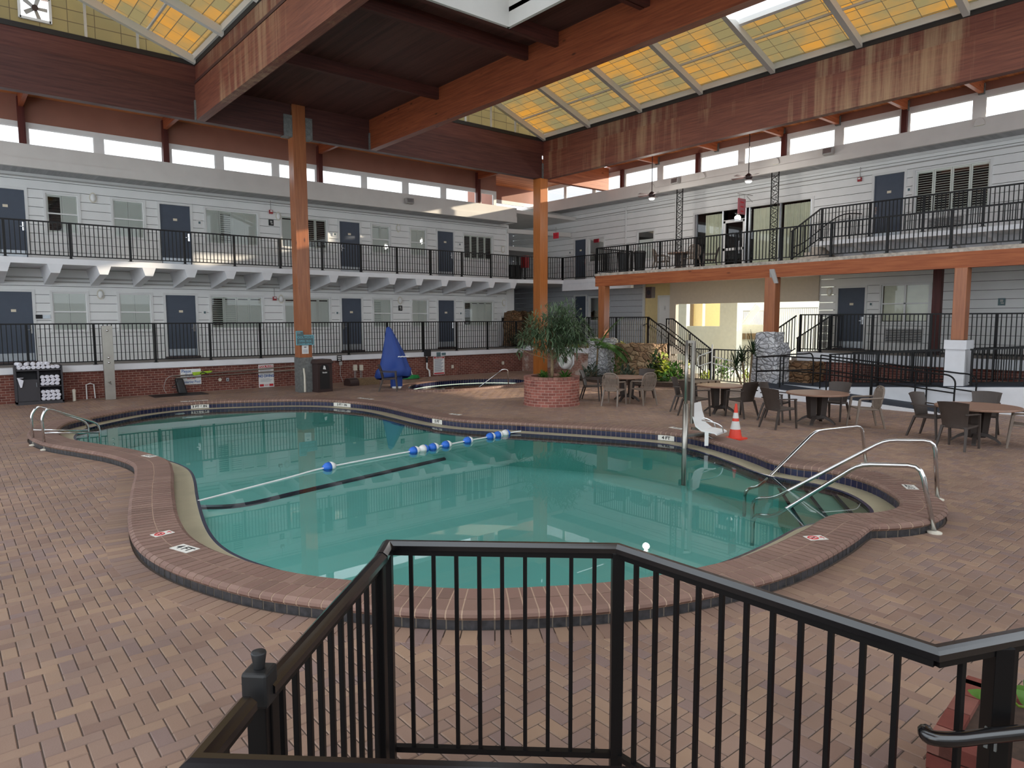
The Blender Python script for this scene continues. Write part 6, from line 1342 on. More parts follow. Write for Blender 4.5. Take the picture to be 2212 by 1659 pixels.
for (x0, x1, y0, y1, mt_, lab) in ((943, 952, 761, 770, 'teal_dark', 'small dark square plaque above the spa rules sign'), (954, 963, 762, 767, 'teal_dark', 'tiny grey number plaque right of the dark square plaque')):
    a, c = ony(x0, y0, 24.21), ony(x1, y1, 24.21); board('plaque', lab, 'sign', ((a.x + c.x) / 2, 24.215, (a.z + c.z) / 2), c.x - a.x, a.z - c.z, mt_)
# pool hours sign on the column
a, c = ony(638, 715, 21.74), ony(678, 745, 21.74); W_, H_ = c.x - a.x, a.z - c.z
t = thing('pool_hours_sign', 'teal notched pool hours sign on the tall orange column', 'sign', ((a.x + c.x) / 2, 21.735, (a.z + c.z) / 2))
def notch(k): w, h = W_ / 2 - k, H_ / 2 - k; return [(-w, 0, -h), (w, 0, -h), (w, 0, h - 0.13), (-w * 0.18, 0, h - 0.13), (-w * 0.24, 0, h), (-w, 0, h)]
b = MB(); b.prism(notch(0), (0, -0.03, 0)); b.build('edge', M['teal'], t, bevel=0.006); b = MB(); b.prism([(x, -0.031, z) for x, y, z in notch(0.03)], (0, -0.004, 0)); b.build('face', M['teal_dark'], t)
for s, z, sz in (('POOL HOURS', 0.02, 0.11), ('OPEN  9A.M.', -0.10, 0.085), ('CLOSE 10P.M.', -0.2, 0.085)): text('lettering', s, sz, M['teal'], t, (0, -0.0365, z), RX, bold=0.002, sx=0.92)
text('lettering', '~~', 0.1, M['white'], t, (-W_ * 0.34, -0.0365, H_ * 0.37), RX)
a, c = ony(652, 745, 21.75), ony(667, 764, 21.75); W_, H_ = c.x - a.x, a.z - c.z
t = board('paper_notice', 'white paper notice under the pool hours sign', 'notice', ((a.x + c.x) / 2, 21.755, (a.z + c.z) / 2), W_, H_, 'white', 0.004); block(t, 'heading', -0.04, 0.04, H_ * 0.2, H_ * 0.28, 'ink', -0.0055)
for k in range(5): block(t, 'small_print', -W_ * 0.35, W_ * 0.35, -0.02 - 0.022 * k, -0.013 - 0.022 * k, 'ink_grey', -0.0055)
# trash bin
bx_ = onz(678, 847, 0); tb = thing('trash_bin', 'brown square trash bin with a hooded opening beside the tall column', 'trash bin', (9.72, 21.72, 0), 0.12)
hw = 0.26
b = MB(); b.box(-hw, hw, -hw, hw, 0.02, 0.98); b.box(-hw - 0.02, hw + 0.02, -hw - 0.02, hw + 0.02, 0.0, 0.06); 
for sx_1 in (-1, 1): b.box(sx_1 * hw - 0.02, sx_1 * hw + 0.02, -hw - 0.02, -hw + 0.02, 0.03, 1.0)
b.build('body', M['trash'], tb, bevel=0.006)
b = MB(); w2 = hw + 0.05; b.hexa([(-w2, -w2, 0.98), (w2, -w2, 0.98), (w2, w2, 0.98), (-w2, w2, 0.98), (-hw, -hw, 1.08), (hw, -hw, 1.08), (hw, hw, 1.08), (-hw, hw, 1.08)]); b.box(-w2, w2, -w2, w2, 0.94, 0.985); b.build('hood', M['trash'], tb, bevel=0.01)
b = MB(); arc = [(0.17 * math.cos(a), -hw - 0.003, 0.76 + 0.16 * math.sin(a)) for a in [PI * k / 10 for k in range(11)]] + [(-0.17, -hw - 0.003, 0.72), (0.17, -hw - 0.003, 0.72)]; b.prism(arc, (0, 0.002, 0)); b.build('opening', M['black_plastic'], tb)
b = MB(); b.box(-0.18, 0.18, -hw - 0.006, -hw, 0.1, 0.70); b.build('front_panel', M['black_plastic'], tb); text('lettering', 'TRASH', 0.06, M['white'], tb, (0, -hw - 0.008, 0.64), RX, bold=0.002)
b = MB(); b.hexa([(-0.06, -hw - 0.02, 0.76), (0.05, -hw - 0.02, 0.74), (0.05, -hw, 0.74), (-0.06, -hw, 0.76), (-0.03, -hw - 0.015, 0.88), (0.02, -hw - 0.015, 0.86), (0.02, -hw, 0.86), (-0.03, -hw, 0.88)]); b.build('flap', M['white'], tb, bevel=0.01)
b = MB((8.98, 21.74, 0)); b.tube([(9.17, 21.72, 0.02), (9.17, 21.72, 0.55), (9.15, 21.73, 0.8)], [0.035, 0.035, 0.03], 10); tag(b.build('conduit_cover', M['offwhite']), 'pale plastic conduit at the base of the tall orange column', 'pipe')
# blue vinyl cover draped over the second lift
bl_c = thing('lift_cover', 'tall blue vinyl cover draped over equipment before the brick wall', 'cover', (12.25, 21.25, 0))
apx = (Vector((0, 0, H)) + ray(815, 706) * (math.hypot(12.25, 21.25) / math.hypot(ray(815, 706).x, ray(815, 706).y)))
zt = apx.z; b = MB(); n = 40; rings = []
prof = [(0.03, zt, -0.18), (0.09, zt - 0.06, -0.17), (0.22, zt - 0.45, -0.10), (0.38, zt - 0.95, -0.02), (0.50, zt - 1.4, 0.02), (0.58, 0.62, 0.0), (0.60, 0.40, -0.03), (0.55, 0.33, -0.02)]
for j, (r, z, ox) in enumerate(prof):
    ring = []
    for k in range(n):
        a = 2 * PI * k / n; f = 1 + (0.05 + 0.05 * (zt - z) / zt) * math.sin(5 * a + 0.4 * j) + 0.03 * math.sin(11 * a + j); sq = 1 / max(abs(math.cos(a)), abs(math.sin(a))) ** 0.35
        p = right * (ox + r * f * math.cos(a) * sq) + back * (r * 0.75 * f * math.sin(a) * sq); ring.append((p.x, p.y, z + (0.10 * math.sin(a * 1.0 + 2.6) if 4 < j else 0)))
    rings.append(ring)
b.add([p for r in rings for p in r], [(j * n + k, j * n + (k + 1) % n, (j + 1) * n + (k + 1) % n, (j + 1) * n + k) for j in range(len(rings) - 1) for k in range(n)] + [tuple(range(n))]); b.build('cover', M['blue_cover'], bl_c, smooth=True)
b = MB(); p0 = right * 0.12 - back * 0.2; b.box(p0.x - 0.18, p0.x + 0.18, p0.y - 0.1, p0.y + 0.15, 0.02, 0.45); b.build('cover_skirt', M['blue_cover'], bl_c, bevel=0.04)
b = MB(); p1 = right * 0.18 - back * 0.35
for s in (-0.12, 0.08): q = p1 + right * s; b.box(q.x - 0.05, q.x + 0.05, q.y - 0.08, q.y + 0.08, 0.0, 0.07)
b.build('foot', M['white'], bl_c, bevel=0.02)
tx = right * 0.4 - back * 0.42; text('white_print', '~~~', 0.22, M['white'], bl_c, (tx.x, tx.y, 1.12), (PI / 2 - 0.1, 0, YAW - PI / 2 + 0.45), bold=0.006)
b = MB((12, 22.4, 0)); q = onz(790, 832, 0); wb = thing('wooden_box', 'low weathered wooden box with an arched end beside the blue cover', 'box', (q.x - 0.15, q.y + 0.25, 0), 0.05)
b = MB(); b.box(-0.1, 0.75, -0.2, 0.2, 0, 0.24); b.build('box', M['bark'], wb, bevel=0.01); b = MB(); arc = [(-0.12, -0.25, 0.0)] + [(-0.12, -0.25 + 0.25 * (1 - math.cos(a)), 0.1 + 0.17 * math.sin(a)) for a in [PI * k / 8 for k in range(9)]] + [(-0.12, 0.25, 0)]; b.prism(arc, (-0.35, 0, 0)); b.build('arched_end', M['trash'], wb)
for k, px in enumerate((766, 779)):
    p = ony(px, 794, 24.29); jb = thing('junction_box', ('left' if k == 0 else 'right') + ' one of two beige junction boxes on the brick wall left of the blue cover', 'electrical box', (p.x, 24.29, p.z), 0, 'junction boxes')
    b = MB(); b.box(-0.07, 0.07, -0.09, 0, -0.11, 0.11); b.build('box', M['offwhite'], jb, bevel=0.006); b = MB(); b.tube([(-0.03, -0.03, -0.1), (-0.02, -0.03, -p.z)], 0.012, 6); b.tube([(0.03, -0.03, -0.1), (0.03, -0.03, -p.z)], 0.012, 6); b.build('conduit', M['conduit'], jb)
p = ony(733, 774, 24.21); t = board('switch_sign', 'small black sign with white lettering on the white curb right of the trash bin', 'sign', (p.x, 24.215, p.z), 0.2, 0.22, 'ink')
for k in range(3): block(t, 'white_print', -0.075 + 0.012 * k, 0.075 - 0.012 * k, 0.045 - 0.065 * k, 0.075 - 0.065 * k, 'white')
p = ony(735, 785, 24.29); b = MB((p.x, 24.28, p.z)); b.box(p.x - 0.05, p.x + 0.05, 24.22, 24.3, p.z - 0.07, p.z + 0.07); b.tube([(p.x, 24.27, p.z - 0.07), (p.x - 0.02, 24.27, 0.3), (p.x + 0.05, 24.2, 0.02)], 0.01, 6); tag(b.build('switch_box', M['conduit'], bevel=0.004), 'grey switch box and cable under the small black sign', 'electrical box')
# pool poles and net hung along the brick wall
for k, (a, c) in enumerate((((375, 812.5), (640, 791)), ((380, 817), (640, 799)))):
    p, q = ony(*a, 24.16), ony(*c, 24.16); b = MB(tuple(p)); b.tube([p, q], 0.022, 8); tag(b.build('pool_pole', M['steel_brushed']), ('upper' if k == 0 else 'lower') + ' of two long metal pool poles hung along the brick wall', 'pole', 'pool poles')
p = ony(418, 808, 24.14); nt = thing('leaf_net', 'lime green leaf skimmer net hung over the hand-painted sign', 'net', tuple(p)); b = MB(); b.hexa([(-0.0, -0.02, -0.06), (0.55, -0.02, 0.02), (0.55, 0.01, 0.02), (0, 0.01, -0.06), (-0.05, -0.03, 0.06), (0.6, -0.03, 0.09), (0.6, 0.0, 0.09), (-0.05, 0, 0.06)]); M['lime'] = flat('lime_net', (160, 196, 50), 0.6, var=0.2, scale=30); b.build('net', M['lime'], nt, bevel=0.02)
b = MB(); b.tube([(0.2, -0.03, 0.0), (0.28, -0.04, 0.06), (0.4, -0.03, 0.0)], 0.015, 6); b.build('clip', M['ink'], nt)
b = MB(tuple(ony(355, 845, 24.2))); b.tube(smooth_path([ony(358, 848, 24.1), ony(354, 838, 24.2), ony(358, 822, 24.2), ony(368, 813, 24.18), ony(390, 811, 24.16)], 5), 0.008, 6); tag(b.build('pole_hose', M['conduit']), 'thin bent pole end curving down to the deck left of the black bag', 'hose')
for px, py, r, mt_, lab in ((475, 820, 0.055, 'offwhite', 'round cream cover plate on the brick wall left of the pool rules sign'),):
    p = ony(px, py, 24.29); b = MB(tuple(p)); b.lathe([(r, 0), (r, 0.02)], n=20); b.v = [(x, z, y) for x, y, z in [(v[0] + p.x, v[1] + p.y, v[2] + p.z) for v in b.v]]; b.v = [(p.x + r * math.cos(2 * PI * k / 20), p.y - (0.02 if j else 0), p.z + r * math.sin(2 * PI * k / 20)) for j in (0, 1) for k in range(20)]; b.v = [tuple(Vector(v) - p) for v in b.v]; tag(b.build('cover_plate', M[mt_]), lab, 'plate')
p = ony(491, 820, 24.28); ob = thing('outlet_box', 'grey metal outlet box on the brick wall beside the cream cover plate', 'electrical box', tuple(p)); b = MB(); b.box(-0.045, 0.045, -0.05, 0.01, -0.06, 0.06); b.build('box', M['kick'], ob, bevel=0.004); b = MB(); b.box(-0.015, 0.015, -0.055, -0.05, -0.03, 0.03); b.build('socket', M['ink'], ob)
p = ony(977, 792, 24.28); b = MB(tuple(p)); b.box(p.x - 0.05, p.x + 0.05, p.y - 0.04, p.y + 0.01, p.z - 0.07, p.z + 0.07); tag(b.build('outlet_box', M['offwhite'], bevel=0.004), 'beige outlet box on the brick wall right of the spa rules sign', 'electrical box')
p = ony(1086, 784, 24.28); b = MB(tuple(p)); b.box(p.x - 0.05, p.x + 0.05, p.y - 0.04, p.y + 0.01, p.z - 0.07, p.z + 0.07); tag(b.build('outlet_box', M['offwhite'], bevel=0.004), 'beige outlet box on the brick wall near the corner behind the spa handrail', 'electrical box')
q = onz(880, 818, 0); gh = thing('garden_hose', 'coiled green garden hose under its tap right of the blue cover', 'hose', (q.x, q.y - 0.3, 0)); b = MB(); b.tube([((0.38 - 0.01 * k / 10) * math.cos(k * 0.35), 0.2 * math.sin(k * 0.35), 0.03 + 0.0014 * k) for k in range(90)], 0.02, 6); b.build('coil', M['green_hose'], gh)
p = ony(874, 796, 24.25); b = MB((p.x, 24.25, 0)); b.tube([(p.x, 24.25, 0), (p.x, 24.25, p.z), (p.x + 0.12, 24.2, p.z + 0.02)], 0.02, 8); b.tube([(p.x + 0.12, 24.2, p.z + 0.03), (p.x + 0.24, 24.18, p.z), (p.x + 0.3, 24.15, p.z - 0.3), (p.x + 0.3, 24.15, 0.1)], 0.014, 6); tag(b.build('garden_tap', M['white']), 'white tap pipe with a hanging hose end on the brick wall', 'tap')
p = ony(922, 766, 24.2); db = thing('drain_pipe', 'white drain pipe with a black box at its top left of the spa rules sign', 'pipe', (p.x, 24.2, 0)); b = MB(); b.tube([(0, 0, 0.98), (0, 0, 0.62), (0, 0, 0.36), (0.1, -0.02, 0.26), (0.12, -0.02, 0.02)], 0.035, 10); b.build('pipe', M['white'], db); b = MB(); b.box(-0.13, 0.14, -0.12, 0.05, 0.86, 1.14); b.build('box', M['ink'], db, bevel=0.03); b = MB(); b.tube([(0, 0, 0.82), (0, 0, 0.6)], 0.04, 10); b.build('coupling', M['ink'], db)
# life ring on the corner plinth
p = onx(1222, 777, 20.7); lr_ = thing('life_ring', 'white life ring hung on an octagonal board on the corner brick wall', 'life ring', (20.78, p.y, p.z))
b = MB(); Rr = 0.30; pts = [(0, Rr * math.cos(a), Rr * math.sin(a)) for a in [2 * PI * k / 32 for k in range(32)]]; b.tube([(-0.12, y, z) for _, y, z in pts], 0.115, 12, True); b.build('ring', M['white'], lr_, smooth=True)
b = MB(); b.prism([(0, 0.42 * math.cos(a) - 0.06, 0.45 * math.sin(a)) for a in [PI / 8 + PI / 4 * k for k in range(8)]], (-0.02, 0, 0)); b.build('board', M['white'], lr_)
b = MB(); b.lathe([(0.02, 0), (0.15, 0.01)], n=20); b.v = [(-0.05 - z, x, y) for x, y, z in b.v]; b.build('centre', M['trash'], lr_)
# depth markers
def marker(label, px, py, qx, qy, w, h, body, ico=False, z=0.1515):
    a = onz(px, py, z); d = onz(qx, qy, z) - a; ang = math.atan2(d.y, d.x); t = thing('depth_marker' if not ico else 'no_diving_marker', label, 'marker', tuple(a), ang, 'coping markers'); b = MB(); b.box(-w / 2, w / 2, -h / 2, h / 2, 0, 0.003); b.build('tile', M['marker'], t)
    if ico:
        b = MB(); rr = h * 0.36; b.tube([(-0.03 + rr * math.cos(a_), rr * 0.92 * math.sin(a_), 0.0036) for a_ in [2 * PI * k / 24 for k in range(24)]], 0.006, 4, True); b.bar((-0.03 - rr * 0.7, rr * 0.65, 0.0036), (-0.03 + rr * 0.7, -rr * 0.65, 0.0036), 0.012, 0.002); b.build('no_diving_symbol', M['ink_red'], t); text('lettering', 'NO\nDIVING', 0.022, M['ink_red'], t, (w * 0.33, 0, 0.0035), (0, 0, PI / 2)); b = MB(); b.bar((-0.06, -0.02, 0.0034), (0.0, 0.02, 0.0034), 0.014, 0.001); b.build('swimmer', M['ink'], t)
    else: text('lettering', body, h * 0.78, M['ink'], t, (0, 0, 0.0035), (0, 0, 0), bold=0.003)
    return t
marker('white depth tile reading 4 FT on the near left coping', 399, 1185, 430, 1194, 0.28, 0.15, '4 FT')
marker('white no diving tile beside the 4 FT tile on the near left coping', 351, 1153, 380, 1146, 0.2, 0.13, '', True)
marker('white no diving tile on the near right coping', 1762, 1162, 1795, 1160, 0.2, 0.14, '', True)
marker('white depth tile reading 3 FT on the coping of the right bay', 1966, 1052, 1952, 1040, 0.26, 0.15, '3 FT')
marker('white depth tile on the coping below the ladder at far left', 322, 985, 350, 990, 0.26, 0.13, '4 FT')
marker('thin white depth tile on the far coping above the waterline lettering at left', 420, 866, 455, 864, 0.7, 0.12, '3 FT 6 IN'); marker('thin white depth tile on the far coping in the middle', 790, 861, 810, 863, 0.6, 0.12, '3 FT 6 IN')
marker('thin white depth tile on the coping left of the 5 FT waterline tile', 984, 895, 1000, 897, 0.34, 0.12, '5 FT'); marker('thin white depth tile on the coping left of the pool lift mast', 1462, 925, 1480, 928, 0.34, 0.13, '4 FT')
def wl_tile(label, px, py, body, w):
    q = onz(px, py, 0.04); i = min(range(len(PP)), key=lambda k: (PP[k] - Vector((q.x, q.y, 0))).length); t_ = (PP[(i + 1) % len(PP)] - PP[i - 1]).normalized(); ang = math.atan2(-t_.y, -t_.x); c = PP[i] + PN[i] * 0.012
    t = thing('waterline_marker', label, 'marker', (c.x, c.y, 0.045), ang, 'waterline markers'); b = MB(); b.box(-w / 2, w / 2, -0.006, 0.0, -0.065, 0.038); b.build('tile', M['marker'], t, bevel=0.001); text('lettering', body, 0.085, M['ink'], t, (0, -0.0075, -0.014), RX, bold=0.003, sx=1.1)
wl_tile('waterline tiles reading 3 FT 6 IN below the far coping at left', 425, 872, '3 FT 6 IN', 0.85); wl_tile('waterline tiles reading 3 FT 6 IN below the far coping, before the wooden box', 775, 868, '3 FT 6 IN', 0.62)
wl_tile('waterline tile reading 5 FT below the far coping', 968, 906, '5 FT', 0.36); wl_tile('waterline tile reading 4 FT beside the pool lift', 1455, 939, '4 FT', 0.34)
# ================================================================== WALL FITTINGS
lampP = None
def wall_lamp(W, u, z, label, group='oval bulkhead lamps'):
    global lampP
    t = thing('wall_lamp', label, 'lamp', W.p(u, 0.02, z), RZ(W), group)
    b = MB(); b.lathe([(0.10, 0.0), (0.11, 0.02), (0.11, 0.035)], n=24); b.v = [(x * 0.95, -zz, y * 1.5) for x, y, zz in b.v]; b.build('base', M['offwhite'], t)
    b = MB(); b.lathe([(0.085, 0.03), (0.08, 0.06), (0.05, 0.085), (0.01, 0.092)], n=24); b.v = [(x * 0.95, -zz, y * 1.5) for x, y, zz in b.v]; b.build('lens', M['white'], t, smooth=True)
for px, py, lab in ((217, 636, 'lower left lamp between the two small ground-floor windows at far left'), (607, 646, 'lower lamp just left of the tall orange column'), (864, 649, 'lower lamp above the small black room sign'), (1088, 654, 'lower lamp at the right end of the left building'),
                    (200.7, 427.5, 'upper lamp between the two small balcony windows at far left'), (601, 467, 'upper lamp just left of the tall orange column'), (860, 493, 'upper lamp between the two small balcony windows right of the column'), (1086, 539, 'upper lamp at the right end of the left building')):
    q = ony(px, py, 26.17); wall_lamp(WA, q.x, q.z, lab)
q = onx(1181, 630, 24.98); 
for px, py, lab in ((1793, 630, 'lamp left of the right ground-floor door under the terrace'),): q = onx(px, py, 24.98); wall_lamp(WB, q.y, q.z, lab)
def fitting(W, px, py, w, h, d, mat, name, label, cat, group=None, off_=0.0):
    q = ony(px, py, W.at - 0.02) if W.axis == 'X' else onx(px, py, W.at - 0.02); u = q.x if W.axis == 'X' else q.y
    t = thing(name, label, cat, W.p(u, 0.022, q.z), RZ(W), group); b = MB(); b.box(-w / 2, w / 2, -d, 0, -h / 2, h / 2); b.build('box', M[mat], t, bevel=0.004); return t
for W, px, py, lab in ((WA, 592.6, 645, 'red fire alarm left of the column on the ground floor'), (WA, 584.5, 458, 'red fire alarm left of the column on the balcony level'), (WB, 1858, 388, 'red fire alarm beside the upper right door')):
    t = fitting(W, px, py, 0.13, 0.14, 0.07, 'red', 'fire_alarm', lab, 'alarm', 'fire alarms'); b = MB(); b.box(-0.04, 0.04, -0.085, -0.07, 0.0, 0.05); b.build('strobe', M['white'], t)
    b = MB(); b.tube([(0, -0.02, 0.07), (0, -0.02, 0.42)], 0.012, 6); b.build('conduit', M['conduit'], t)
for W, px, py, lab in ((WA, 440.6, 675, 'white room plaque right of the ground-floor door left of the column'), (WA, 429, 481, 'white room plaque right of the balcony door left of the column'), (WA, 727, 676, 'white room plaque left of the ground-floor door right of the column'), (WA, 722, 506, 'white room plaque left of the balcony door right of the column'),
                       (WA, 994, 677, 'white room plaque right of the last ground-floor door of the left building'), (WA, 992, 528, 'white room plaque right of the last balcony door of the left building'), (WB, 1962, 410, 'white room plaque right of the upper right door'), (WB, 1880, 657, 'white room plaque right of the lower right door'), (WB, 1231, 546, 'white room plaque left of the small upper corner door')):
    t = fitting(W, px, py, 0.16, 0.15, 0.015, 'white', 'room_plaque', lab, 'sign', 'room plaques'); block(t, 'figure', -0.01, 0.06, -0.04, 0.04, 'teal_dark', -0.0165)
for W, px, py, lab, mt_ in ((WA, 864.6, 665.6, 'small black stair sign below the lower lamp right of the column', 'ink'), (WA, 585.5, 481, 'small black sign under the balcony fire alarm', 'ink'), (WB, 2164, 652, 'small blue sign on the right ground-floor wall', 'teal_dark')):
    t = fitting(W, px, py, 0.19, 0.22, 0.015, mt_, 'wall_sign', lab, 'sign', 'dark wall signs'); block(t, 'figure', -0.04, 0.04, 0.0, 0.07, 'conduit', -0.0165); block(t, 'figure', -0.02, 0.06, -0.06, -0.02, 'conduit', -0.0165)
t = fitting(WA, 84, 684, 0.17, 0.12, 0.06, 'ink', 'key_box', 'black lock box with a grey plate right of the first ground-floor door', 'box'); b = MB(); b.box(0.1, 0.3, -0.03, 0, -0.06, 0.05); b.build('plate', M['kick'], t)
t = fitting(WA, 1086, 690, 0.32, 0.32, 0.05, 'white', 'notice_board', 'white notice board on the left building\'s end wall before the boulders', 'board'); block(t, 'panel', -0.1, 0.12, -0.1, 0.08, 'ink', -0.052)
# conduits along the facades
def run(label, pts, r=0.018, mat='conduit', name='conduit'):
    b = MB(tuple(pts[0])); b.tube(pts, r, 6); return tag(b.build(name, M[mat]), label, 'pipe')
run('long grey conduit under the eave along the left building', [(-4, 26.1, 6.78), (21.4, 26.1, 6.78)]); run('upper of two long pipes below the balcony of the left building', [(-4, 26.08, 3.72), (21.3, 26.08, 3.72)], 0.022); run('lower of two long pipes below the balcony of the left building', [(-4, 26.1, 3.6), (21.3, 26.1, 3.6)], 0.018)
run('long grey conduit along the upper right facade under the eave', [(24.94, 27, 7.35), (24.94, 2, 7.5)]); run('thin higher conduit along the upper right facade', [(24.94, 27, 7.62), (24.94, 2, 7.7)], 0.014, 'trim')
for y, z0 in ((20.8, 4.25), (18.9, 5.3), (18.7, 5.0)): run('vertical white conduit on the upper right facade at %s' % {20.8: 'the small window\'s left', 18.9: 'the lattice post', 18.7: 'the lobby glazing\'s left'}[y], [(24.94, y if y != 20.8 else 21.7, z0), (24.94, y if y != 20.8 else 21.7, 7.6)], 0.03, 'trim')
b = MB((22, 26, 6.7)); b.bar((21.4, 26.1, 6.62), (24.95, 25.4, 6.62), 0.12, 0.2); tag(b.build('pipe_chase', M['fascia']), 'boxed pipe chase bridging the gap between the two buildings', 'pipe')
b = MB((23.2, 25.7, 7)); b.box(23.1, 23.25, 25.6, 25.75, 6.7, 8.0); tag(b.build('downpipe', M['trim']), 'short white downpipe above the boxed pipe chase', 'pipe')
e = onx(1201, 509, 23.6); ex = thing('exit_sign', 'red exit sign hanging below the boxed pipe chase', 'sign', tuple(e)); b = MB(); b.box(-0.03, 0.03, -0.17, 0.17, -0.14, 0.14); b.build('box', M['exit'], ex, bevel=0.005); b = MB(); b.tube([(0, 0, 0.14), (0, 0, 0.4)], 0.012, 6); b.build('stem', M['conduit'], ex); text('lettering', 'EXIT', 0.14, M['ink_red'], ex, (-0.031, 0, 0), (PI / 2, 0, -PI / 2), bold=0.003)
for py, lab in ((561, 'red fire extinguisher cabinet behind the balcony railing at the corner'),):
    q = onx(1134, py, 22.9); t = thing('extinguisher_cabinet', lab, 'cabinet', (22.9, q.y, 4.2)); b = MB(); b.box(-0.12, 0.12, -0.17, 0.17, 0.75, 1.35); b.build('cabinet', M['red'], t, bevel=0.01); b = MB(); b.box(-0.03, 0.03, -0.03, 0.03, 0, 0.75); b.build('post', M['black'], t)
for k, (px, X) in enumerate(((1105, 22.6), (1117, 22.9))):
    q = onx(px, 580, X); b = MB((X, q.y, 4.2)); b.lathe([(0.22, 4.2), (0.27, 5.05), (0.2, 5.12)], (X, q.y, 0), 16); tag(b.build('waste_bin', M['black_plastic']), ('left' if k == 0 else 'right') + ' dark bin behind the balcony railing beside the red cabinet', 'bin', 'balcony corner bins')
def floodlight(px, py, W, d, label):
    q = ony(px, py, W.at - d) if W.axis == 'X' else onx(px, py, W.at - d); u = q.x if W.axis == 'X' else q.y
    t = thing('floodlight', label, 'light', W.p(u, d, q.z), RZ(W), 'eave floodlights'); b = MB(); b.hexa([(-0.17, -0.22, -0.12), (0.17, -0.22, -0.12), (0.17, -0.06, -0.14), (-0.17, -0.06, -0.14), (-0.17, -0.20, 0.09), (0.17, -0.20, 0.09), (0.17, -0.05, 0.1), (-0.17, -0.05, 0.1)]); b.build('housing', M['conduit'], t, bevel=0.01)
    b = MB(); b.hexa([(-0.14, -0.226, -0.09), (0.14, -0.226, -0.09), (0.14, -0.22, -0.09), (-0.14, -0.22, -0.09), (-0.14, -0.206, 0.07), (0.14, -0.206, 0.07), (0.14, -0.2, 0.07), (-0.14, -0.2, 0.07)]); b.build('lens', M['kick'], t); b = MB(); b.box(-0.03, 0.03, -0.06, 0, -0.03, 0.12); b.build('bracket', M['conduit'], t)
floodlight(881, 434, WA, 1.28, 'floodlight on the eave of the left building'); floodlight(1463, 391, WB, 1.28, 'floodlight on the right eave above the left lattice post'); floodlight(1793, 327, WB, 1.28, 'floodlight on the right eave near the right edge of the terrace')
for px, py, lab in ((1410, 405, 'half-dome sconce on the right eave behind the left ceiling fan'), (1518, 381, 'half-dome sconce on the right eave between the two ceiling fans'), (1677, 350, 'half-dome sconce on the right eave above the right lattice post'), (2117, 265, 'half-dome sconce on the right eave near the right edge')):
    q = onx(px, py, 23.74); t = thing('eave_sconce', lab, 'lamp', (23.74, q.y, q.z - 0.08), 0, 'half-dome eave sconces'); b = MB(); arc = [(0, 0.14 * math.cos(a), 0.22 * math.sin(a)) for a in [PI * k / 12 for k in range(13)]]; b.prism(arc, (-0.07, 0, 0)); b.build('shade', M['fascia'], t, bevel=0.01); b = MB(); b.box(-0.06, -0.01, -0.1, 0.1, -0.012, 0.0); b.build('diffuser', M['offwhite'], t)
# ceiling fans
def fan(px, py, label, x=22.0):
    q = onx(px, py, x); t = thing('ceiling_fan', label, 'fan', (x, q.y, q.z), 0.4, 'ceiling fans')
    b = MB(); b.tube([(0, 0, 0.1), (0, 0, 9.25 - q.z)], 0.016, 8); b.build('rod', M['trash'], t); b = MB(); b.lathe([(0.04, 0.16), (0.11, 0.1), (0.13, 0.02), (0.09, -0.05)], n=20); b.build('motor', M['trash'], t, smooth=True); b = MB(); b.lathe([(0.12, -0.06), (0.13, -0.1), (0.08, -0.15), (0.01, -0.16)], n=20); b.build('light', M['white'], t, smooth=True)
    bm_ = MB(); bm_.hexa([(0.12, -0.04, 0.03), (0.62, -0.07, 0.02), (0.62, 0.07, 0.045), (0.12, 0.04, 0.04), (0.12, -0.04, 0.038), (0.62, -0.07, 0.028), (0.62, 0.07, 0.053), (0.12, 0.04, 0.048)]); me = bm_.mesh('blade', M['trash'])
    for k in range(5): link('blade', me, t, (0, 0, 0), 2 * PI * k / 5)
    ld = bpy.data.lights.new('fan_lamp', 'POINT'); ld.energy = 30; ld.shadow_soft_size = 0.14; ld.color = (1.0, 0.95, 0.88); lo = bpy.data.objects.new('fan_lamp', ld); COL.objects.link(lo); lo.parent = t; lo.location = (0, 0, -0.32)
    return t
fan(1408, 423, 'left ceiling fan hanging over the terrace'); fan(1617, 385, 'right ceiling fan hanging over the terrace')
# hanging lounge sign
q = onx(1602, 446, 24.2); t = thing('hanging_sign', 'faded red sign hanging from a bracket above the lobby door', 'sign', (24.2, q.y, q.z)); b = MB(); b.box(-0.25, 0.25, -0.02, 0.02, -0.3, 0.3); me = b.build('board', M['pinkish'], t, bevel=0.01)
for k in range(3): block(t, 'faded_print', -0.13 + 0.02 * k, 0.12 - 0.01 * k, 0.13 - 0.17 * k, 0.18 - 0.17 * k, 'ink_red', -0.022)
b = MB(); b.tube([(0.75, 0, 0.5), (0.2, 0, 0.48), (-0.3, 0, 0.45)], 0.015, 6); b.tube([(0.75, 0, 0.25), (0.35, 0, 0.42)], 0.012, 6)
for s in (-0.18, 0.18): b.tube([(s, 0, 0.3), (s, 0, 0.46)], 0.008, 5)
b.build('bracket', M['conduit'], t)
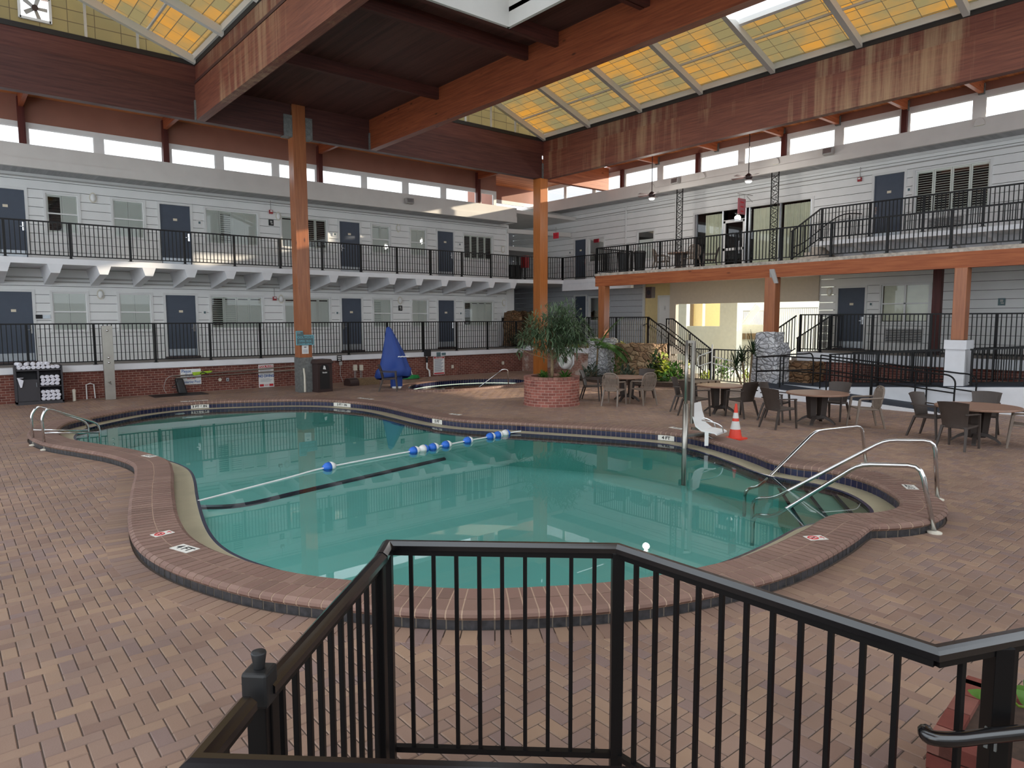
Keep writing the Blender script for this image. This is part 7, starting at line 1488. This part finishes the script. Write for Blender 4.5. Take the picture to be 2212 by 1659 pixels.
# cast lattice posts on the terrace
def lattice(px, label):
    q = onx(px, 500, 23.7); t = thing('lattice_post', label, 'post', (23.7, q.y, 4.2), 0, 'lattice posts'); z1 = 3.47; w = 0.14
    for s in (-1, 1): b = MB(); b.box(-0.015, 0.015, s * w - 0.015, s * w + 0.015, 0, z1); b.build('upright', M['black'], t)
    b = MB(); k = 0; z = 0.02
    while z < z1 - 0.16:
        s = 1 if k % 2 else -1; b.bar((0, -s * w, z), (0, s * w, z + 0.16), 0.012, 0.022); b.tube([(0, s * 0.055 + 0.045 * math.cos(a), z + 0.05 + 0.045 * math.sin(a)) for a in [PI * 2 * i / 8 for i in range(8)]], 0.009, 4, True); b.tube([(0, -s * 0.06 + 0.035 * math.cos(a), z + 0.12 + 0.035 * math.sin(a)) for a in [PI * 2 * i / 8 for i in range(8)]], 0.009, 4, True); z += 0.16; k += 1
    b.build('scrollwork', M['black'], t)
lattice(1467, 'left black scrollwork post on the upper terrace'); lattice(1671, 'right black scrollwork post on the upper terrace')
# air conditioner grilles
for px0, px1, py0, py1, lab in ((2007, 2082, 469, 494, 'louvred air conditioner grille below the upper right shuttered window'), (1913, 1991, 711, 740, 'louvred air conditioner grille below the lower right window behind railings')):
    a, c = onx(px0, (py0 + py1) / 2, 24.96), onx(px1, (py0 + py1) / 2, 24.96); m_ = onx((px0 + px1) / 2, (py0 + py1) / 2, 24.96); zz = abs(onx((px0 + px1) / 2, py0, 24.96).z - onx((px0 + px1) / 2, py1, 24.96).z); w = a.y - c.y
    t = thing('air_conditioner_grille', lab, 'grille', (24.975, (a.y + c.y) / 2, m_.z), -PI / 2, 'air conditioner grilles'); b = MB(); b.box(-w / 2, w / 2, -0.02, 0, -zz / 2, zz / 2); b.build('back_panel', M['ink'], t); b = MB(); b.box(-w / 2 - 0.03, w / 2 + 0.03, -0.05, 0, zz / 2, zz / 2 + 0.03); b.box(-w / 2 - 0.03, w / 2 + 0.03, -0.05, 0, -zz / 2 - 0.03, -zz / 2); b.box(-w / 2 - 0.03, -w / 2, -0.05, 0, -zz / 2, zz / 2); b.box(w / 2, w / 2 + 0.03, -0.05, 0, -zz / 2, zz / 2); b.build('frame', M['trim'], t)
    b = MB(); n = 8
    for k in range(n): z = -zz / 2 + zz * (k + 0.5) / n; b.hexa([(-w / 2, -0.045, z - 0.012), (w / 2, -0.045, z - 0.012), (w / 2, -0.02, z + 0.008), (-w / 2, -0.02, z + 0.008), (-w / 2, -0.045, z - 0.004), (w / 2, -0.045, z - 0.004), (w / 2, -0.02, z + 0.016), (-w / 2, -0.02, z + 0.016)])
    b.build('louvres', M['trim'], t)
# vent fan in the left gable, speaker under the terrace, pool fittings
t = thing('gable_fan', 'square exhaust fan opening in the upper left skylight gable', 'fan', (2.4, 21.93, 10.33)); b = MB()
for s in (-1, 1): b.box(s * 0.33 - 0.03, s * 0.33 + 0.03, -0.02, 0.08, -0.31, 0.31); b.box(-0.33, 0.33, -0.02, 0.08, s * 0.285 - 0.03, s * 0.285 + 0.03)
b.build('frame', M['trim'], t); b = MB(); b.lathe([(0.07, -0.05), (0.07, 0.03)], n=16); b.v = [(x, z, y) for x, y, z in b.v]; b.build('motor', M['trash'], t); bm_ = MB(); bm_.hexa([(0.05, 0.0, -0.04), (0.27, -0.01, -0.05), (0.27, 0.02, 0.05), (0.05, 0.02, 0.04), (0.05, 0.005, -0.04), (0.27, -0.005, -0.05), (0.27, 0.025, 0.05), (0.05, 0.025, 0.04)]); me = bm_.mesh('blade', M['conduit'])
for k in range(5): o = link('blade', me, t); o.rotation_euler = (0, 2 * PI * k / 5, 0)
q = onx(1405, 632, 21.9); t = thing('speaker', 'small dark speaker hanging under the terrace left of the cream wall', 'speaker', tuple(q)); b = MB(); b.box(-0.12, 0.12, -0.15, 0.15, -0.22, 0.22); b.build('box', M['trash'], t, bevel=0.01); b = MB(); b.lathe([(0.1, 0), (0.08, 0.01)], n=16); b.v = [(-0.12 - z, x, y) for x, y, z in b.v]; b.build('cone', M['ink'], t)
for px, py, lab in ((388, 890, 'round white underwater light near the far wall at left'),): q = onz(px, py, -0.04); b = MB((q.x, q.y, -0.09)); b.lathe([(0.13, -0.09), (0.11, -0.07)], (q.x, q.y, 0), 20); tag(b.build('pool_light', M['white']), lab, 'light')
q = onz(1322, 949, -0.1); b = MB((q.x, q.y, -0.12)); b.lathe([(0.17, -0.12), (0.16, -0.1), (0.11, -0.1)], (q.x, q.y, 0), 24); tag(b.build('pool_light', M['ledge']), 'round underwater fitting near the far wall in the middle', 'light')
q = onx(1678, 598, 20.46); b = MB(tuple(q)); b.hexa([(20.44, q.y - 0.05, q.z - 0.2), (20.5, q.y - 0.05, q.z - 0.2), (20.5, q.y + 0.25, q.z - 0.2), (20.44, q.y + 0.05, q.z - 0.2), (20.44, q.y + 0.1, q.z + 0.25), (20.5, q.y + 0.1, q.z + 0.25), (20.5, q.y + 0.25, q.z + 0.25), (20.44, q.y + 0.25, q.z + 0.25)]); tag(b.build('camera_bracket', M['conduit']), 'pale metal bracket on the terrace beam above the middle post', 'bracket')
# ================================================================== LIGHT
w = bpy.data.worlds.new('sky'); S.world = w; w.use_nodes = True
bg = w.node_tree.nodes['Background']; bg.inputs['Color'].default_value = (0.86, 0.93, 1.0, 1); bg.inputs['Strength'].default_value = 1.0
sun = bpy.data.lights.new('sun', 'SUN'); sun.energy = 4.0; sun.angle = math.radians(0.6); sun.color = (1.0, 0.86, 0.66)
so = bpy.data.objects.new('sun', sun); COL.objects.link(so)
sd = Vector((1, -0.3, 0.24)).normalized(); so.rotation_euler = sd.to_track_quat('Z', 'Y').to_euler()
S.view_settings.exposure = 1.36
S.cycles.max_bounces = 10; S.cycles.diffuse_bounces = 5; S.cycles.glossy_bounces = 4; S.cycles.transmission_bounces = 6; S.cycles.transparent_max_bounces = 16
S.cycles.caustics_reflective = False; S.cycles.caustics_refractive = False; S.cycles.sample_clamp_indirect = 6.0
S.cycles.use_denoising = True
